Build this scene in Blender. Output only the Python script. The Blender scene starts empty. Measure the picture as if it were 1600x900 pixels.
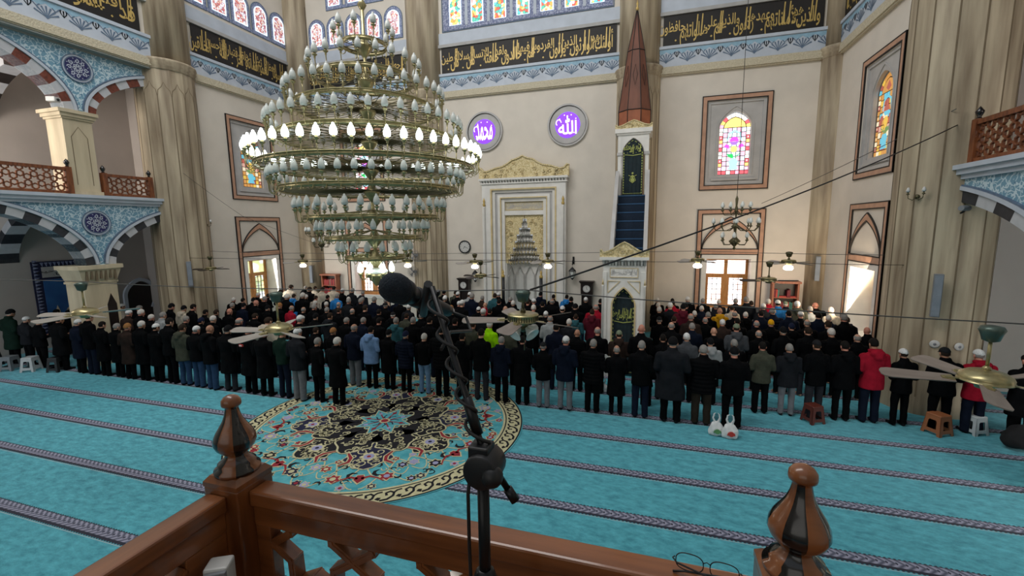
import bpy, bmesh, math, random
from mathutils import Vector, Matrix, noise as mnoise
PI = math.pi
SC = bpy.context.scene
COL = SC.collection

# ---------------------------------------------------------------- camera
def R_(d): return math.radians(d)
cam_d = bpy.data.cameras.new('camera'); cam = bpy.data.objects.new('camera', cam_d); COL.objects.link(cam)
yaw, pitch, roll = R_(-17.3), R_(-7.92), R_(-0.70)
_fw = Vector((math.sin(yaw)*math.cos(pitch), math.cos(yaw)*math.cos(pitch), math.sin(pitch)))
_rt = Vector((math.cos(yaw), -math.sin(yaw), 0)); _up = _rt.cross(_fw)
_r2 = math.cos(roll)*_rt + math.sin(roll)*_up; _u2 = -math.sin(roll)*_rt + math.cos(roll)*_up
cam.matrix_world = Matrix(((_r2.x, _u2.x, -_fw.x, 0), (_r2.y, _u2.y, -_fw.y, 0), (_r2.z, _u2.z, -_fw.z, 4.2), (0, 0, 0, 1)))
cam_d.sensor_width = 36; cam_d.lens = 690.0/1600*36; cam_d.clip_start = 0.05; cam_d.clip_end = 300
SC.camera = cam

# ---------------------------------------------------------------- world, lights, exposure
SC.view_settings.view_transform = 'Standard'; SC.view_settings.look = 'None'
SC.view_settings.gamma = 1; SC.view_settings.use_curve_mapping = False
SC.view_settings.exposure = 0.0
w = bpy.data.worlds.new('sky'); SC.world = w; w.use_nodes = True
w.node_tree.nodes['Background'].inputs[0].default_value = (0.86, 0.93, 1.0, 1)
w.node_tree.nodes['Background'].inputs[1].default_value = 0.42
def area(name, loc, target, size, power, col, sy=None):
    d = bpy.data.lights.new(name, 'AREA'); d.energy = power; d.color = col; d.size = size
    if sy: d.shape = 'RECTANGLE'; d.size_y = sy
    o = bpy.data.objects.new(name, d); COL.objects.link(o); o.location = loc
    o.rotation_euler = (Vector(target)-Vector(loc)).to_track_quat('-Z', 'Y').to_euler(); return o
area('dome_daylight', (-8.0, 3.5, 18.0), (-5.5, 18.0, 4.0), 14, 1650, (1.0, 0.975, 0.945), 5)
area('rear_fill', (-4.0, -10.0, 7.5), (-5.0, 18.0, 5.5), 12, 160, (1.0, 0.96, 0.91), 6)  # added lamp behind the camera to lift the front wall, no real source
area('window_daylight_right', (5.70, 14.98, 2.3), (2.0, 18.0, 4.6), 1.5, 120, (1.0, 0.80, 0.58), 1.9)
area('window_daylight_left', (-16.2, 15.36, 2.0), (-12.0, 17.0, 2.6), 1.5, 70, (1.0, 0.93, 0.84), 1.9)
area('gallery_fill', (-18.6, 2.5, 8.0), (-18.9, 12.0, 7.6), 2.6, 640, (1.0, 0.92, 0.84), 3.0)  # added lamp, no window stands here; brightens the upper left gallery
area('aisle_fill', (-18.6, 2.5, 3.0), (-18.9, 12.0, 2.6), 2.4, 120, (0.97, 0.97, 1.0), 3.0)  # weaker added lamp without a window, lifts the lower left aisle
area('right_aisle_fill', (8.3, 3.0, 3.0), (8.6, 12.0, 2.4), 2.4, 240, (0.98, 0.96, 0.93), 3.0)  # out-of-view lamp added to brighten the right aisle wall
area('right_gallery_fill', (8.3, 3.0, 8.0), (8.6, 12.0, 7.6), 2.4, 220, (1.0, 0.94, 0.88), 3.0)  # unseen lamp added to lighten the upper right gallery

# ---------------------------------------------------------------- materials
def lin(c):
    if isinstance(c, str): c = [int(c[i:i+2], 16) for i in (0, 2, 4)]
    r = []
    for x in c[:3]:
        x = x/255.0; r.append(x/12.92 if x <= 0.04045 else ((x+0.055)/1.055)**2.4)
    return (*r, 1.0)
_mats = {}
def nd(t, ty, **kw):
    n = t.nodes.new(ty)
    for k, v in kw.items(): setattr(n, k, v)
    return n
def mat(name, c, rough=0.6, metal=0.0, var=0.12, scale=6.0, bump=0.0, bscale=40.0, stretch=None, c2=None, sheen=0, coat=0, detail=4, spec=None):
    """principled surface whose colour drifts with object-space noise"""
    if name in _mats: return _mats[name]
    m = bpy.data.materials.new(name); m.use_nodes = True; t = m.node_tree; b = t.nodes['Principled BSDF']
    tc = nd(t, 'ShaderNodeTexCoord'); mp = nd(t, 'ShaderNodeMapping'); t.links.new(tc.outputs['Object'], mp.inputs[0])
    if stretch: mp.inputs['Scale'].default_value = stretch
    nz = nd(t, 'ShaderNodeTexNoise'); nz.inputs['Scale'].default_value = scale; nz.inputs['Detail'].default_value = detail
    t.links.new(mp.outputs[0], nz.inputs['Vector'])
    rp = nd(t, 'ShaderNodeValToRGB'); c = lin(c)
    if c2 is None:
        a = tuple(max(0, x*(1-var)) for x in c[:3])+(1,); d = tuple(min(1, x*(1+var)) for x in c[:3])+(1,)
    else: a, d = c, lin(c2)
    rp.color_ramp.elements[0].color = a; rp.color_ramp.elements[1].color = d
    rp.color_ramp.elements[0].position = 0.32; rp.color_ramp.elements[1].position = 0.68
    t.links.new(nz.outputs['Fac'], rp.inputs[0]); t.links.new(rp.outputs[0], b.inputs['Base Color'])
    b.inputs['Roughness'].default_value = rough; b.inputs['Metallic'].default_value = metal
    if spec is not None: b.inputs['Specular IOR Level'].default_value = spec
    if sheen: b.inputs['Sheen Weight'].default_value = sheen
    if coat: b.inputs['Coat Weight'].default_value = coat; b.inputs['Coat Roughness'].default_value = 0.08
    if bump:
        n2 = nd(t, 'ShaderNodeTexNoise'); n2.inputs['Scale'].default_value = bscale; t.links.new(mp.outputs[0], n2.inputs['Vector'])
        bp = nd(t, 'ShaderNodeBump'); bp.inputs['Strength'].default_value = bump; bp.inputs['Distance'].default_value = 0.02
        t.links.new(n2.outputs['Fac'], bp.inputs['Height']); t.links.new(bp.outputs[0], b.inputs['Normal'])
    _mats[name] = m; return m
def glow(name, c, s):
    if name in _mats: return _mats[name]
    m = bpy.data.materials.new(name); m.use_nodes = True; b = m.node_tree.nodes['Principled BSDF']
    b.inputs['Base Color'].default_value = lin(c); b.inputs['Emission Color'].default_value = lin(c)
    b.inputs['Emission Strength'].default_value = s; b.inputs['Roughness'].default_value = 0.3
    _mats[name] = m; return m
def math_(t, op, a, b=None, clamp=False):
    n = nd(t, 'ShaderNodeMath', operation=op); n.use_clamp = clamp
    for i, x in enumerate((a, b)):
        if x is None: continue
        if isinstance(x, (int, float)): n.inputs[i].default_value = x
        else: t.links.new(x, n.inputs[i])
    return n.outputs[0]
def mix_(t, f, a, b):
    n = nd(t, 'ShaderNodeMix', data_type='RGBA')
    for i, x in ((0, f), (6, a), (7, b)):
        if isinstance(x, (int, float)): n.inputs[i].default_value = x
        elif isinstance(x, tuple): n.inputs[i].default_value = x
        else: t.links.new(x, n.inputs[i])
    return n.outputs[2]
def arabesque(name, ca, cb, scale, thr=0.09, rough=0.5, warp=0.6, bump=0.0, cc=None):
    """scrolling tendrils: warped voronoi edges in colour cb on ground ca"""
    m = bpy.data.materials.new(name); m.use_nodes = True; t = m.node_tree; b = t.nodes['Principled BSDF']
    tc = nd(t, 'ShaderNodeTexCoord')
    nz = nd(t, 'ShaderNodeTexNoise'); nz.inputs['Scale'].default_value = scale*0.8; t.links.new(tc.outputs['Object'], nz.inputs['Vector'])
    sub = nd(t, 'ShaderNodeVectorMath', operation='MULTIPLY_ADD'); t.links.new(nz.outputs['Color'], sub.inputs[0])
    sub.inputs[1].default_value = (warp/scale*3,)*3; t.links.new(tc.outputs['Object'], sub.inputs[2])
    vo = nd(t, 'ShaderNodeTexVoronoi', feature='DISTANCE_TO_EDGE'); vo.inputs['Scale'].default_value = scale; t.links.new(sub.outputs[0], vo.inputs['Vector'])
    v2 = nd(t, 'ShaderNodeTexVoronoi', feature='F1'); v2.inputs['Scale'].default_value = scale*1.7; t.links.new(sub.outputs[0], v2.inputs['Vector'])
    e = math_(t, 'LESS_THAN', vo.outputs['Distance'], thr)
    d = math_(t, 'LESS_THAN', v2.outputs['Distance'], 0.17)
    k = math_(t, 'MAXIMUM', e, d)
    col = mix_(t, k, lin(ca), lin(cb))
    if cc:
        v3 = nd(t, 'ShaderNodeTexVoronoi', feature='F1'); v3.inputs['Scale'].default_value = scale*0.9; t.links.new(tc.outputs['Object'], v3.inputs['Vector'])
        col = mix_(t, math_(t, 'LESS_THAN', v3.outputs['Distance'], 0.16), col, lin(cc))
    t.links.new(col, b.inputs['Base Color']); b.inputs['Roughness'].default_value = rough
    if bump:
        bp = nd(t, 'ShaderNodeBump'); bp.inputs['Strength'].default_value = bump; bp.inputs['Distance'].default_value = 0.03
        t.links.new(k, bp.inputs['Height']); t.links.new(bp.outputs[0], b.inputs['Normal'])
    _mats[name] = m; return m
def leaded(name, cols, scale, s, lead=0.06):
    """backlit coloured glass set in lead: voronoi cells, each cell one colour of the list"""
    m = bpy.data.materials.new(name); m.use_nodes = True; t = m.node_tree; b = t.nodes['Principled BSDF']
    tc = nd(t, 'ShaderNodeTexCoord')
    vo = nd(t, 'ShaderNodeTexVoronoi', feature='F1'); ve = nd(t, 'ShaderNodeTexVoronoi', feature='DISTANCE_TO_EDGE')
    for v in (vo, ve): v.inputs['Scale'].default_value = scale; t.links.new(tc.outputs['Object'], v.inputs['Vector'])
    sp = nd(t, 'ShaderNodeSeparateColor'); t.links.new(vo.outputs['Color'], sp.inputs[0])
    rp = nd(t, 'ShaderNodeValToRGB'); rp.color_ramp.interpolation = 'CONSTANT'
    for i, c in enumerate(cols):
        if i < 2: e = rp.color_ramp.elements[i]; e.position = i/len(cols)
        else: e = rp.color_ramp.elements.new(i/len(cols))
        e.color = lin(c)
    t.links.new(sp.outputs[0], rp.inputs[0])
    k = math_(t, 'GREATER_THAN', ve.outputs['Distance'], lead)
    t.links.new(rp.outputs[0], b.inputs['Base Color']); t.links.new(rp.outputs[0], b.inputs['Emission Color'])
    t.links.new(math_(t, 'MULTIPLY', k, s), b.inputs['Emission Strength']); _mats[name] = m; return m
M = _mats
mat('plaster', 'd6cec2', 0.75, var=0.05, scale=1.2, bump=0.12, bscale=9)
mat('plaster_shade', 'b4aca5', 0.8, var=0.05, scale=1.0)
mat('marble', 'dfddd8', 0.35, var=0.07, scale=3.0, detail=8)
mat('grey_marble', 'b4b2b0', 0.4, var=0.10, scale=2.2, detail=8)
mat('travertine', '7f6f5a', 0.6, c2='c0b298', scale=2.6, stretch=(1.6, 1.6, 0.14), detail=8, bump=0.1, bscale=20)
mat('travertine_line', '74654f', 0.8, var=0.1)
mat('travertine_pale', 'b3a58a', 0.6, c2='cdbfa2', scale=2.5, stretch=(1.3, 1.3, 0.2), detail=8)
mat('pink_stone', 'b98f76', 0.5, var=0.12, scale=5)
mat('brown_stone', '7a5347', 0.5, var=0.15, scale=5)
mat('black_line', '1d1714', 0.6, var=0.1)
mat('cream_relief', 'b5ab93', 0.7, c2='cdc4ac', scale=26, bump=0.8, bscale=22)
mat('gold_relief', 'b8a26a', 0.55, c2='e8dab0', scale=20, bump=0.6, bscale=17, detail=2)
mat('gold', 'c2a661', 0.45, metal=0.25, var=0.12)
mat('gold_paint', 'd2ad62', 0.5, var=0.1)
mat('lime_paint', 'a3ab5c', 0.5, var=0.1)
mat('band_black', '14100e', 0.6, var=0.3)
mat('frieze_white', 'b9c1cc', 0.6, var=0.06, scale=3)
mat('frieze_blue', '5b6f86', 0.6, var=0.15, scale=10)
mat('frieze_sky', '8fb3c8', 0.6, var=0.1)
mat('cornice_grey', 'a7a6a4', 0.6, var=0.08, scale=4)
mat('cornice_shade', '8f948f', 0.7, var=0.06)
arabesque('tile_blue', '6f9ab0', 'c3d6de', 7.5, thr=0.075, cc='557f99')
arabesque('tile_navy', '1e2250', 'd7d9ea', 9.0, thr=0.12)
arabesque('tile_panel', '9aa2bb', '69739a', 10.0, thr=0.10)
arabesque('tile_panel_light', '979eb8', '5c668c', 9.0, thr=0.11)
mat('voussoir_white', 'b9bbbf', 0.5, var=0.06)
mat('voussoir_red', '6b3526', 0.55, var=0.3, scale=14, detail=6)
mat('voussoir_black', '2a2d33', 0.5, var=0.25, scale=9)
mat('wood', '5f3418', 0.3, c2='8a522b', scale=5, stretch=(0.5, 5, 5), detail=8, coat=0.4)
mat('wood_post', '5f3418', 0.3, c2='87502a', scale=5, stretch=(5, 5, 0.5), detail=8, coat=0.4)
mat('wood_black', '0d0808', 0.22, var=0.3, coat=0.5)
mat('wood_window', 'a06a36', 0.5, c2='c08a4e', scale=6, stretch=(5, 5, 0.6))
mat('wood_gallery', '5c2f18', 0.45, c2='874e2b', scale=5, stretch=(3, 3, 0.8))
mat('wood_dark', '1c1210', 0.4, var=0.3)
mat('wood_red', '96543a', 0.5, c2='ad6a4e', scale=5, stretch=(4, 4, 0.5))
mat('brass', 'a89d74', 0.3, metal=0.75, var=0.15, scale=14)
mat('brass_dark', '5a563f', 0.4, metal=0.7, var=0.2)
mat('frosted_glass', 'd9ddd9', 0.35, var=0.05)
mat('black_metal', '101114', 0.35, metal=0.3, var=0.2)
mat('black_plastic', '121418', 0.45, var=0.2)
mat('steel', '8f9192', 0.3, metal=0.9, var=0.1)
mat('cable_grey', '4b4a48', 0.6, var=0.1)
mat('cable_black', '171617', 0.5, var=0.1)
mat('white_plastic', 'c9c9c6', 0.4, var=0.05)
mat('grey_plastic', '7d8186', 0.5, var=0.06)
mat('spire_brown', '5f3a2c', 0.6, c2='7a4c3a', scale=2, stretch=(2, 2, 0.5))
mat('spire_orange', '96573a', 0.6, var=0.12)
mat('curtain_teal', '0a2027', 0.8, var=0.25, scale=8)
mat('stair_carpet', '0f2236', 0.9, var=0.15, scale=20)
mat('stair_edge', '284d70', 0.8, var=0.1)
glow('lamp_on', 'f2fff8', 5.0)
glow('lamp_warm', 'fff4e0', 6.0)
glow('neon_violet', '7a3bf0', 1.3)
glow('neon_white', 'f6e6ff', 1.8)
glow('daylight_pane', 'f4f0e8', 2.2)
glow('daylight_green', 'cfd8a8', 1.3)
leaded('glass_small', ['dfe6f2', 'b96a68', 'e0b8a8', 'a4606c', 'eef2fa', 'cf9a90', 'c0a4b0', 'd8c0b8'], 16, 0.95, 0.05)
leaded('glass_warm', ['e0b060', 'a65a40', '7a6a68', 'd8984a', 'b04a3a', 'e8d090', '6f7f8f'], 15, 0.85)
leaded('glass_tall', ['f0d070', 'd05a4a', 'ffffff', '4fae9a', 'e89a4a', 'f2e6b0', '5fb6c8'], 9, 1.25)
GC = {'red': 'e8606a', 'pink': 'ffb4cc', 'white': 'fffaf4', 'yellow': 'ffe07a', 'amber': 'f6c27a', 'cyan': '9fe2f2', 'green': '35b060', 'magenta': 'e650d6', 'violet': '9a6ae6', 'sky': 'dff3ff'}
GD = {'red': 'a35548', 'pink': 'c79a8c', 'white': 'e6d8b8', 'yellow': 'd8b04a', 'amber': 'c08a48', 'cyan': '62b4cc', 'green': '6c8a58', 'magenta': 'a84a6a', 'violet': '7a6a9a', 'sky': 'a9bcc4'}
for k_, v_ in GD.items(): glow('paneamber_'+k_, v_, 0.85)
for k_, v_ in GC.items(): glow('pane_'+k_, v_, 1.35)

# ---------------------------------------------------------------- mesh helpers
class MB:
    def __init__(s): s.v = []; s.f = []; s.m = []; s.s = []
    def add(s, vs, fs, mi=0, sm=False):
        o = len(s.v); s.v.extend([tuple(v) for v in vs])
        for f in fs: s.f.append([i+o for i in f]); s.m.append(mi); s.s.append(sm)
        return s
    def hexa(s, p, mi=0):   # 8 points: bottom ring 0-3, top ring 4-7
        return s.add(p, [(3, 2, 1, 0), (4, 5, 6, 7), (0, 1, 5, 4), (1, 2, 6, 5), (2, 3, 7, 6), (3, 0, 4, 7)], mi)
    def box(s, x0, x1, y0, y1, z0, z1, mi=0):
        return s.hexa([(x0, y0, z0), (x1, y0, z0), (x1, y1, z0), (x0, y1, z0), (x0, y0, z1), (x1, y0, z1), (x1, y1, z1), (x0, y1, z1)], mi)
    def fbox(s, F, u0, u1, v0, v1, n0, n1, mi=0):
        return s.hexa([F(u0, v0, n0), F(u1, v0, n0), F(u1, v0, n1), F(u0, v0, n1), F(u0, v1, n0), F(u1, v1, n0), F(u1, v1, n1), F(u0, v1, n1)], mi)
    def bar(s, a, b, wd, ht, mi=0, up=(0, 0, 1)):   # beam from a to b
        a = Vector(a); b = Vector(b); d = (b-a).normalized(); up = Vector(up)
        x = d.cross(up)
        if x.length < 1e-5: x = d.cross(Vector((1, 0, 0)))
        x.normalize(); y = x.cross(d)
        x *= wd/2; y *= ht/2
        return s.hexa([a-x-y, a+x-y, b+x-y, b-x-y, a-x+y, a+x+y, b+x+y, b-x+y], mi)
    def prism(s, F, pts, n0, n1, mi=0, mside=None):
        k = len(pts); vs = [F(u, v, n0) for u, v in pts]+[F(u, v, n1) for u, v in pts]
        s.add(vs, [list(range(k)), list(range(2*k-1, k-1, -1))], mi)
        return s.add(vs, [(i, (i+1) % k, k+(i+1) % k, k+i) for i in range(k)], mi if mside is None else mside)
    def flat(s, F, pts, n, mi=0): return s.add([F(u, v, n) for u, v in pts], [list(range(len(pts)))], mi)
    def ribbon(s, F, pts, wd, n, mi=0, closed=False, taper=None):
        k = len(pts); L = []
        for i in range(k):
            a = pts[i-1] if (i > 0 or closed) else pts[i]; b = pts[(i+1) % k] if (i < k-1 or closed) else pts[i]
            dx, dy = b[0]-a[0], b[1]-a[1]; l = math.hypot(dx, dy) or 1
            ww = wd/2*(taper(i/(k-1)) if taper else 1)
            L.append((pts[i][0]-dy/l*ww, pts[i][1]+dx/l*ww)); L.append((pts[i][0]+dy/l*ww, pts[i][1]-dx/l*ww))
        return s.add([F(u, v, n) for u, v in L], [(2*i, 2*i+1, (2*i+3) % (2*k), (2*i+2) % (2*k)) for i in range(k if closed else k-1)], mi)
    def solidribbon(s, F, pts, wd, n0, n1, mi=0, closed=False):
        k = len(pts); L = []
        for i in range(k):
            a = pts[i-1] if (i > 0 or closed) else pts[i]; b = pts[(i+1) % k] if (i < k-1 or closed) else pts[i]
            dx, dy = b[0]-a[0], b[1]-a[1]; l = math.hypot(dx, dy) or 1
            L.append(((pts[i][0]-dy/l*wd/2, pts[i][1]+dx/l*wd/2), (pts[i][0]+dy/l*wd/2, pts[i][1]-dx/l*wd/2)))
        vs = []
        for (p, q) in L: vs += [F(*p, n0), F(*q, n0), F(*q, n1), F(*p, n1)]
        fs = []
        for i in range(k if closed else k-1):
            j = (i+1) % k
            for e in range(4): fs.append((4*i+e, 4*i+(e+1) % 4, 4*j+(e+1) % 4, 4*j+e))
        if not closed: fs += [(0, 1, 2, 3), (4*k-4, 4*k-3, 4*k-2, 4*k-1)]
        return s.add(vs, fs, mi)
    def lathe(s, prof, c=(0, 0, 0), n=24, mi=0, sm=True, a0=0, a1=2*PI, mfun=None, caps=True, ax=None):
        full = abs(a1-a0-2*PI) < 1e-6; cols = n if full else n+1; vs = []
        for r, z in prof:
            for i in range(cols):
                a = a0+(a1-a0)*i/n; p = (r*math.cos(a), r*math.sin(a), z)
                if ax is not None: p = ax @ Vector(p)
                vs.append((c[0]+p[0], c[1]+p[1], c[2]+p[2]))
        o = len(s.v); s.v.extend(vs)
        for j in range(len(prof)-1):
            for i in range(n):
                i2 = (i+1) % cols
                s.f.append([o+j*cols+i, o+j*cols+i2, o+(j+1)*cols+i2, o+(j+1)*cols+i]); s.m.append(mfun(i, j) if mfun else mi); s.s.append(sm)
        if caps and full:
            for j in (0, len(prof)-1):
                if prof[j][0] > 1e-4: s.f.append([o+j*cols+i for i in range(cols)]); s.m.append(mfun(0, j) if mfun else mi); s.s.append(False)
        return s
    def tube(s, pts, r, n=6, mi=0, closed=False, sm=True):
        pts = [Vector(p) for p in pts]; k = len(pts); vs = []; pn = None
        for i in range(k):
            a = pts[i-1] if (i > 0 or closed) else pts[i]; b = pts[(i+1) % k] if (i < k-1 or closed) else pts[i]
            d = (b-a).normalized()
            if pn is None:
                x = d.cross(Vector((0, 0, 1)))
                if x.length < 1e-3: x = d.cross(Vector((1, 0, 0)))
            else: x = pn-d*pn.dot(d)
            x.normalize(); pn = x; y = d.cross(x); rr = r[i] if isinstance(r, (list, tuple)) else r
            for j in range(n):
                t = 2*PI*j/n; vs.append(pts[i]+x*rr*math.cos(t)+y*rr*math.sin(t))
        fs = [(i*n+j, i*n+(j+1) % n, ((i+1) % k)*n+(j+1) % n, ((i+1) % k)*n+j) for i in range(k if closed else k-1) for j in range(n)]
        if not closed: s.add(vs, [list(range(n)), list(range((k-1)*n, k*n))], mi)
        return s.add(vs, fs, mi, sm)
    def ell(s, c, r, n=14, m=9, mi=0, rot=None):
        vs = []; c = Vector(c)
        for j in range(m+1):
            t = PI*j/m
            for i in range(n):
                p = Vector((r[0]*math.sin(t)*math.cos(2*PI*i/n), r[1]*math.sin(t)*math.sin(2*PI*i/n), r[2]*math.cos(t)))
                vs.append(c+(rot @ p if rot else p))
        return s.add(vs, [(j*n+i, j*n+(i+1) % n, (j+1)*n+(i+1) % n, (j+1)*n+i) for j in range(m) for i in range(n)], mi, True)
    def cap(s, a, b, r0, r1, n=12, mi=0):   # tapered capsule
        a = Vector(a); b = Vector(b); d = b-a; L = d.length; q = d.to_track_quat('Z', 'Y').to_matrix() if L > 1e-6 else Matrix.Identity(3)
        prof = [(r0*math.sin(t), -r0*math.cos(t)) for t in [PI/2*i/4 for i in range(5)]]+[(r1*math.cos(t), L+r1*math.sin(t)) for t in [PI/2*i/4 for i in range(5)]]
        return s.lathe(prof, a, n, mi, True, ax=q, caps=False)
    def loft(s, rings, n=20, mi=0):   # rings (z, cx, cy, rx, ry)
        vs = [(cx+rx*math.cos(2*PI*i/n), cy+ry*math.sin(2*PI*i/n), z) for z, cx, cy, rx, ry in rings for i in range(n)]
        k = len(rings)
        s.add(vs, [list(range(n)), list(range((k-1)*n, k*n))], mi)
        return s.add(vs, [(j*n+i, j*n+(i+1) % n, (j+1)*n+(i+1) % n, (j+1)*n+i) for j in range(k-1) for i in range(n)], mi, True)
    def mesh(s, name, recalc=True):
        me = bpy.data.meshes.new(name); me.from_pydata(s.v, [], s.f); me.polygons.foreach_set('material_index', s.m); me.polygons.foreach_set('use_smooth', s.s)
        if recalc:
            bm = bmesh.new(); bm.from_mesh(me); bmesh.ops.remove_doubles(bm, verts=bm.verts, dist=1e-6); bmesh.ops.recalc_face_normals(bm, faces=bm.faces); bm.to_mesh(me); bm.free()
        me.update(); return me
    def build(s, name, mats, parent=None, bevel=0, loc=None, recalc=True):
        me = s.mesh(name, recalc)
        for m in (mats if isinstance(mats, (list, tuple)) else [mats]): me.materials.append(M[m] if isinstance(m, str) else m)
        o = bpy.data.objects.new(name, me); COL.objects.link(o)
        if parent: o.parent = parent
        if loc: o.location = loc
        if bevel:
            b = o.modifiers.new('bevel', 'BEVEL'); b.width = bevel; b.segments = 2; b.limit_method = 'ANGLE'
        return o
def tag(o, label=None, cat=None, group=None, kind=None):
    if label: o['label'] = label
    if cat: o['category'] = cat
    if group: o['group'] = group
    if kind: o['kind'] = kind
    return o
def thing(name, label, cat, loc=(0, 0, 0), rz=0, group=None):
    o = bpy.data.objects.new(name, None); COL.objects.link(o); o.location = loc; o.rotation_euler = (0, 0, rz); o.empty_display_size = 0.1
    return tag(o, label, cat, group)
def struct(o): o['kind'] = 'structure'; return o
def dup(o, loc=None, rz=None, parent=None):
    c = o.copy(); COL.objects.link(c)
    if parent: c.parent = parent
    if loc is not None: c.location = loc
    if rz is not None: c.rotation_euler = (0, 0, rz)
    for ch in o.children: dup(ch, parent=c)
    return c
def frame(O, U, V, N):
    O = Vector(O); U = Vector(U); V = Vector(V); N = Vector(N)
    return lambda u, v, n=0: O+U*u+V*v+N*n
ZV = (0, 0, 1)
QY, LX, RX, GX = 18.3, -16.35, 5.85, -17.0
FQ = frame((0, QY, 0), (1, 0, 0), ZV, (0, -1, 0))
FL = frame((LX, 0, 0), (0, 1, 0), ZV, (1, 0, 0))
FR = frame((RX, 0, 0), (0, 1, 0), ZV, (-1, 0, 0))
FG = frame((GX, 0, 0), (0, 1, 0), ZV, (1, 0, 0))
GRX = 6.55
FGR = frame((GRX, 0, 0), (0, 1, 0), ZV, (-1, 0, 0))
def arch_pts(uc, w, vs, vt, n=24, k=0.75, u0=None, u1=None):
    L = []
    for i in range(n+1):
        x = -math.cos(PI*i/n); q = abs(x); v = vs+(vt-vs)*(k*math.sqrt(max(0, 1-q*q))+(1-k)*(1-q)); L.append((uc+w*x, v))
    return L
def arch_fill(mb, F, u0, u1, v0, v1, arch, n0, n1, mi=0):
    """rectangle with an arch-shaped opening that is open down to v0; arch = points left to right"""
    a0, aN = arch[0], arch[-1]
    if a0[0] > u0+1e-4: mb.fbox(F, u0, a0[0], v0, v1, n0, n1, mi)
    if aN[0] < u1-1e-4: mb.fbox(F, aN[0], u1, v0, v1, n0, n1, mi)
    for (p, q) in zip(arch[:-1], arch[1:]):
        mb.hexa([F(p[0], p[1], n0), F(q[0], q[1], n0), F(q[0], q[1], n1), F(p[0], p[1], n1), F(p[0], v1, n0), F(q[0], v1, n0), F(q[0], v1, n1), F(p[0], v1, n1)], mi)
def wall_grid(mb, F, u0, u1, v0, v1, holes, n0, n1, mi=0):
    us = sorted({u0, u1, *[h[0] for h in holes], *[h[1] for h in holes]}); vs = sorted({v0, v1, *[h[2] for h in holes], *[h[3] for h in holes]})
    us = [u for u in us if u0 <= u <= u1]; vs = [v for v in vs if v0 <= v <= v1]
    for a, b in zip(us[:-1], us[1:]):
        run = None
        for c, d in zip(vs[:-1], vs[1:]):
            um, vm = (a+b)/2, (c+d)/2
            hole = any(h[0] < um < h[1] and h[2] < vm < h[3] for h in holes)
            if hole:
                if run: mb.fbox(F, a, b, run[0], run[1], n0, n1, mi); run = None
            else: run = (run[0], d) if run else (c, d)
        if run: mb.fbox(F, a, b, run[0], run[1], n0, n1, mi)
def rect_ring(mb, F, u0, u1, v0, v1, w, n0, n1, mi=0):
    mb.fbox(F, u0, u0+w, v0, v1, n0, n1, mi); mb.fbox(F, u1-w, u1, v0, v1, n0, n1, mi)
    mb.fbox(F, u0+w, u1-w, v0, v0+w, n0, n1, mi); mb.fbox(F, u0+w, u1-w, v1-w, v1, n0, n1, mi)
def circ(u, v, r, n=32, a0=0): return [(u+r*math.cos(a0+2*PI*i/n), v+r*math.sin(a0+2*PI*i/n)) for i in range(n)]

# ---------------------------------------------------------------- arabic lettering
AR = {'ا': (0xFE8D, 2), 'أ': (0xFE83, 2), 'إ': (0xFE87, 2), 'آ': (0xFE81, 2), 'ب': (0xFE8F, 4), 'ة': (0xFE93, 2), 'ت': (0xFE95, 4), 'ث': (0xFE99, 4), 'ج': (0xFE9D, 4), 'ح': (0xFEA1, 4), 'خ': (0xFEA5, 4),
      'د': (0xFEA9, 2), 'ذ': (0xFEAB, 2), 'ر': (0xFEAD, 2), 'ز': (0xFEAF, 2), 'س': (0xFEB1, 4), 'ش': (0xFEB5, 4), 'ص': (0xFEB9, 4), 'ض': (0xFEBD, 4), 'ط': (0xFEC1, 4), 'ظ': (0xFEC5, 4), 'ع': (0xFEC9, 4), 'غ': (0xFECD, 4),
      'ف': (0xFED1, 4), 'ق': (0xFED5, 4), 'ك': (0xFED9, 4), 'ل': (0xFEDD, 4), 'م': (0xFEE1, 4), 'ن': (0xFEE5, 4), 'ه': (0xFEE9, 4), 'و': (0xFEED, 2), 'ى': (0xFEEF, 2), 'ي': (0xFEF1, 4), 'ئ': (0xFE89, 4), 'ؤ': (0xFE85, 2), 'ء': (0xFE80, 1)}
LAM = {'ا': 0xFEFB, 'أ': 0xFEF7, 'إ': 0xFEF9, 'آ': 0xFEF5}
def shape_ar(wd):
    if wd == 'الله': return chr(0xFDF2)
    out = []; i = 0; prev = False
    while i < len(wd):
        c = wd[i]
        if c == 'ل' and i+1 < len(wd) and wd[i+1] in LAM:
            out.append(chr(LAM[wd[i+1]]+(1 if prev else 0))); prev = False; i += 2; continue
        b, k = AR[c]; nx = i+1 < len(wd) and AR[wd[i+1]][1] > 1
        if k == 1: f = 0
        elif k == 2: f = 1 if prev else 0
        else: f = (3 if nx else 1) if prev else (2 if nx else 0)
        out.append(chr(b+f)); prev = (k == 4); i += 1
    return ''.join(reversed(out))
_words = {}
def word_mesh(wd, bold=0.012):
    if wd in _words: return _words[wd]
    c = bpy.data.curves.new('tmp', 'FONT'); c.body = shape_ar(wd); c.offset = bold; c.resolution_u = 3
    o = bpy.data.objects.new('tmp', c); COL.objects.link(o)
    bpy.context.view_layer.update()
    me = bpy.data.meshes.new_from_object(o.evaluated_get(bpy.context.evaluated_depsgraph_get()))
    vs = [(v.co.x, v.co.y) for v in me.vertices]; fs = [list(p.vertices) for p in me.polygons]
    bpy.data.objects.remove(o); bpy.data.curves.remove(c); bpy.data.meshes.remove(me)
    x0 = min(v[0] for v in vs); x1 = max(v[0] for v in vs)
    _words[wd] = ([(v[0]-x0, v[1]) for v in vs], fs, x1-x0); return _words[wd]
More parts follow.
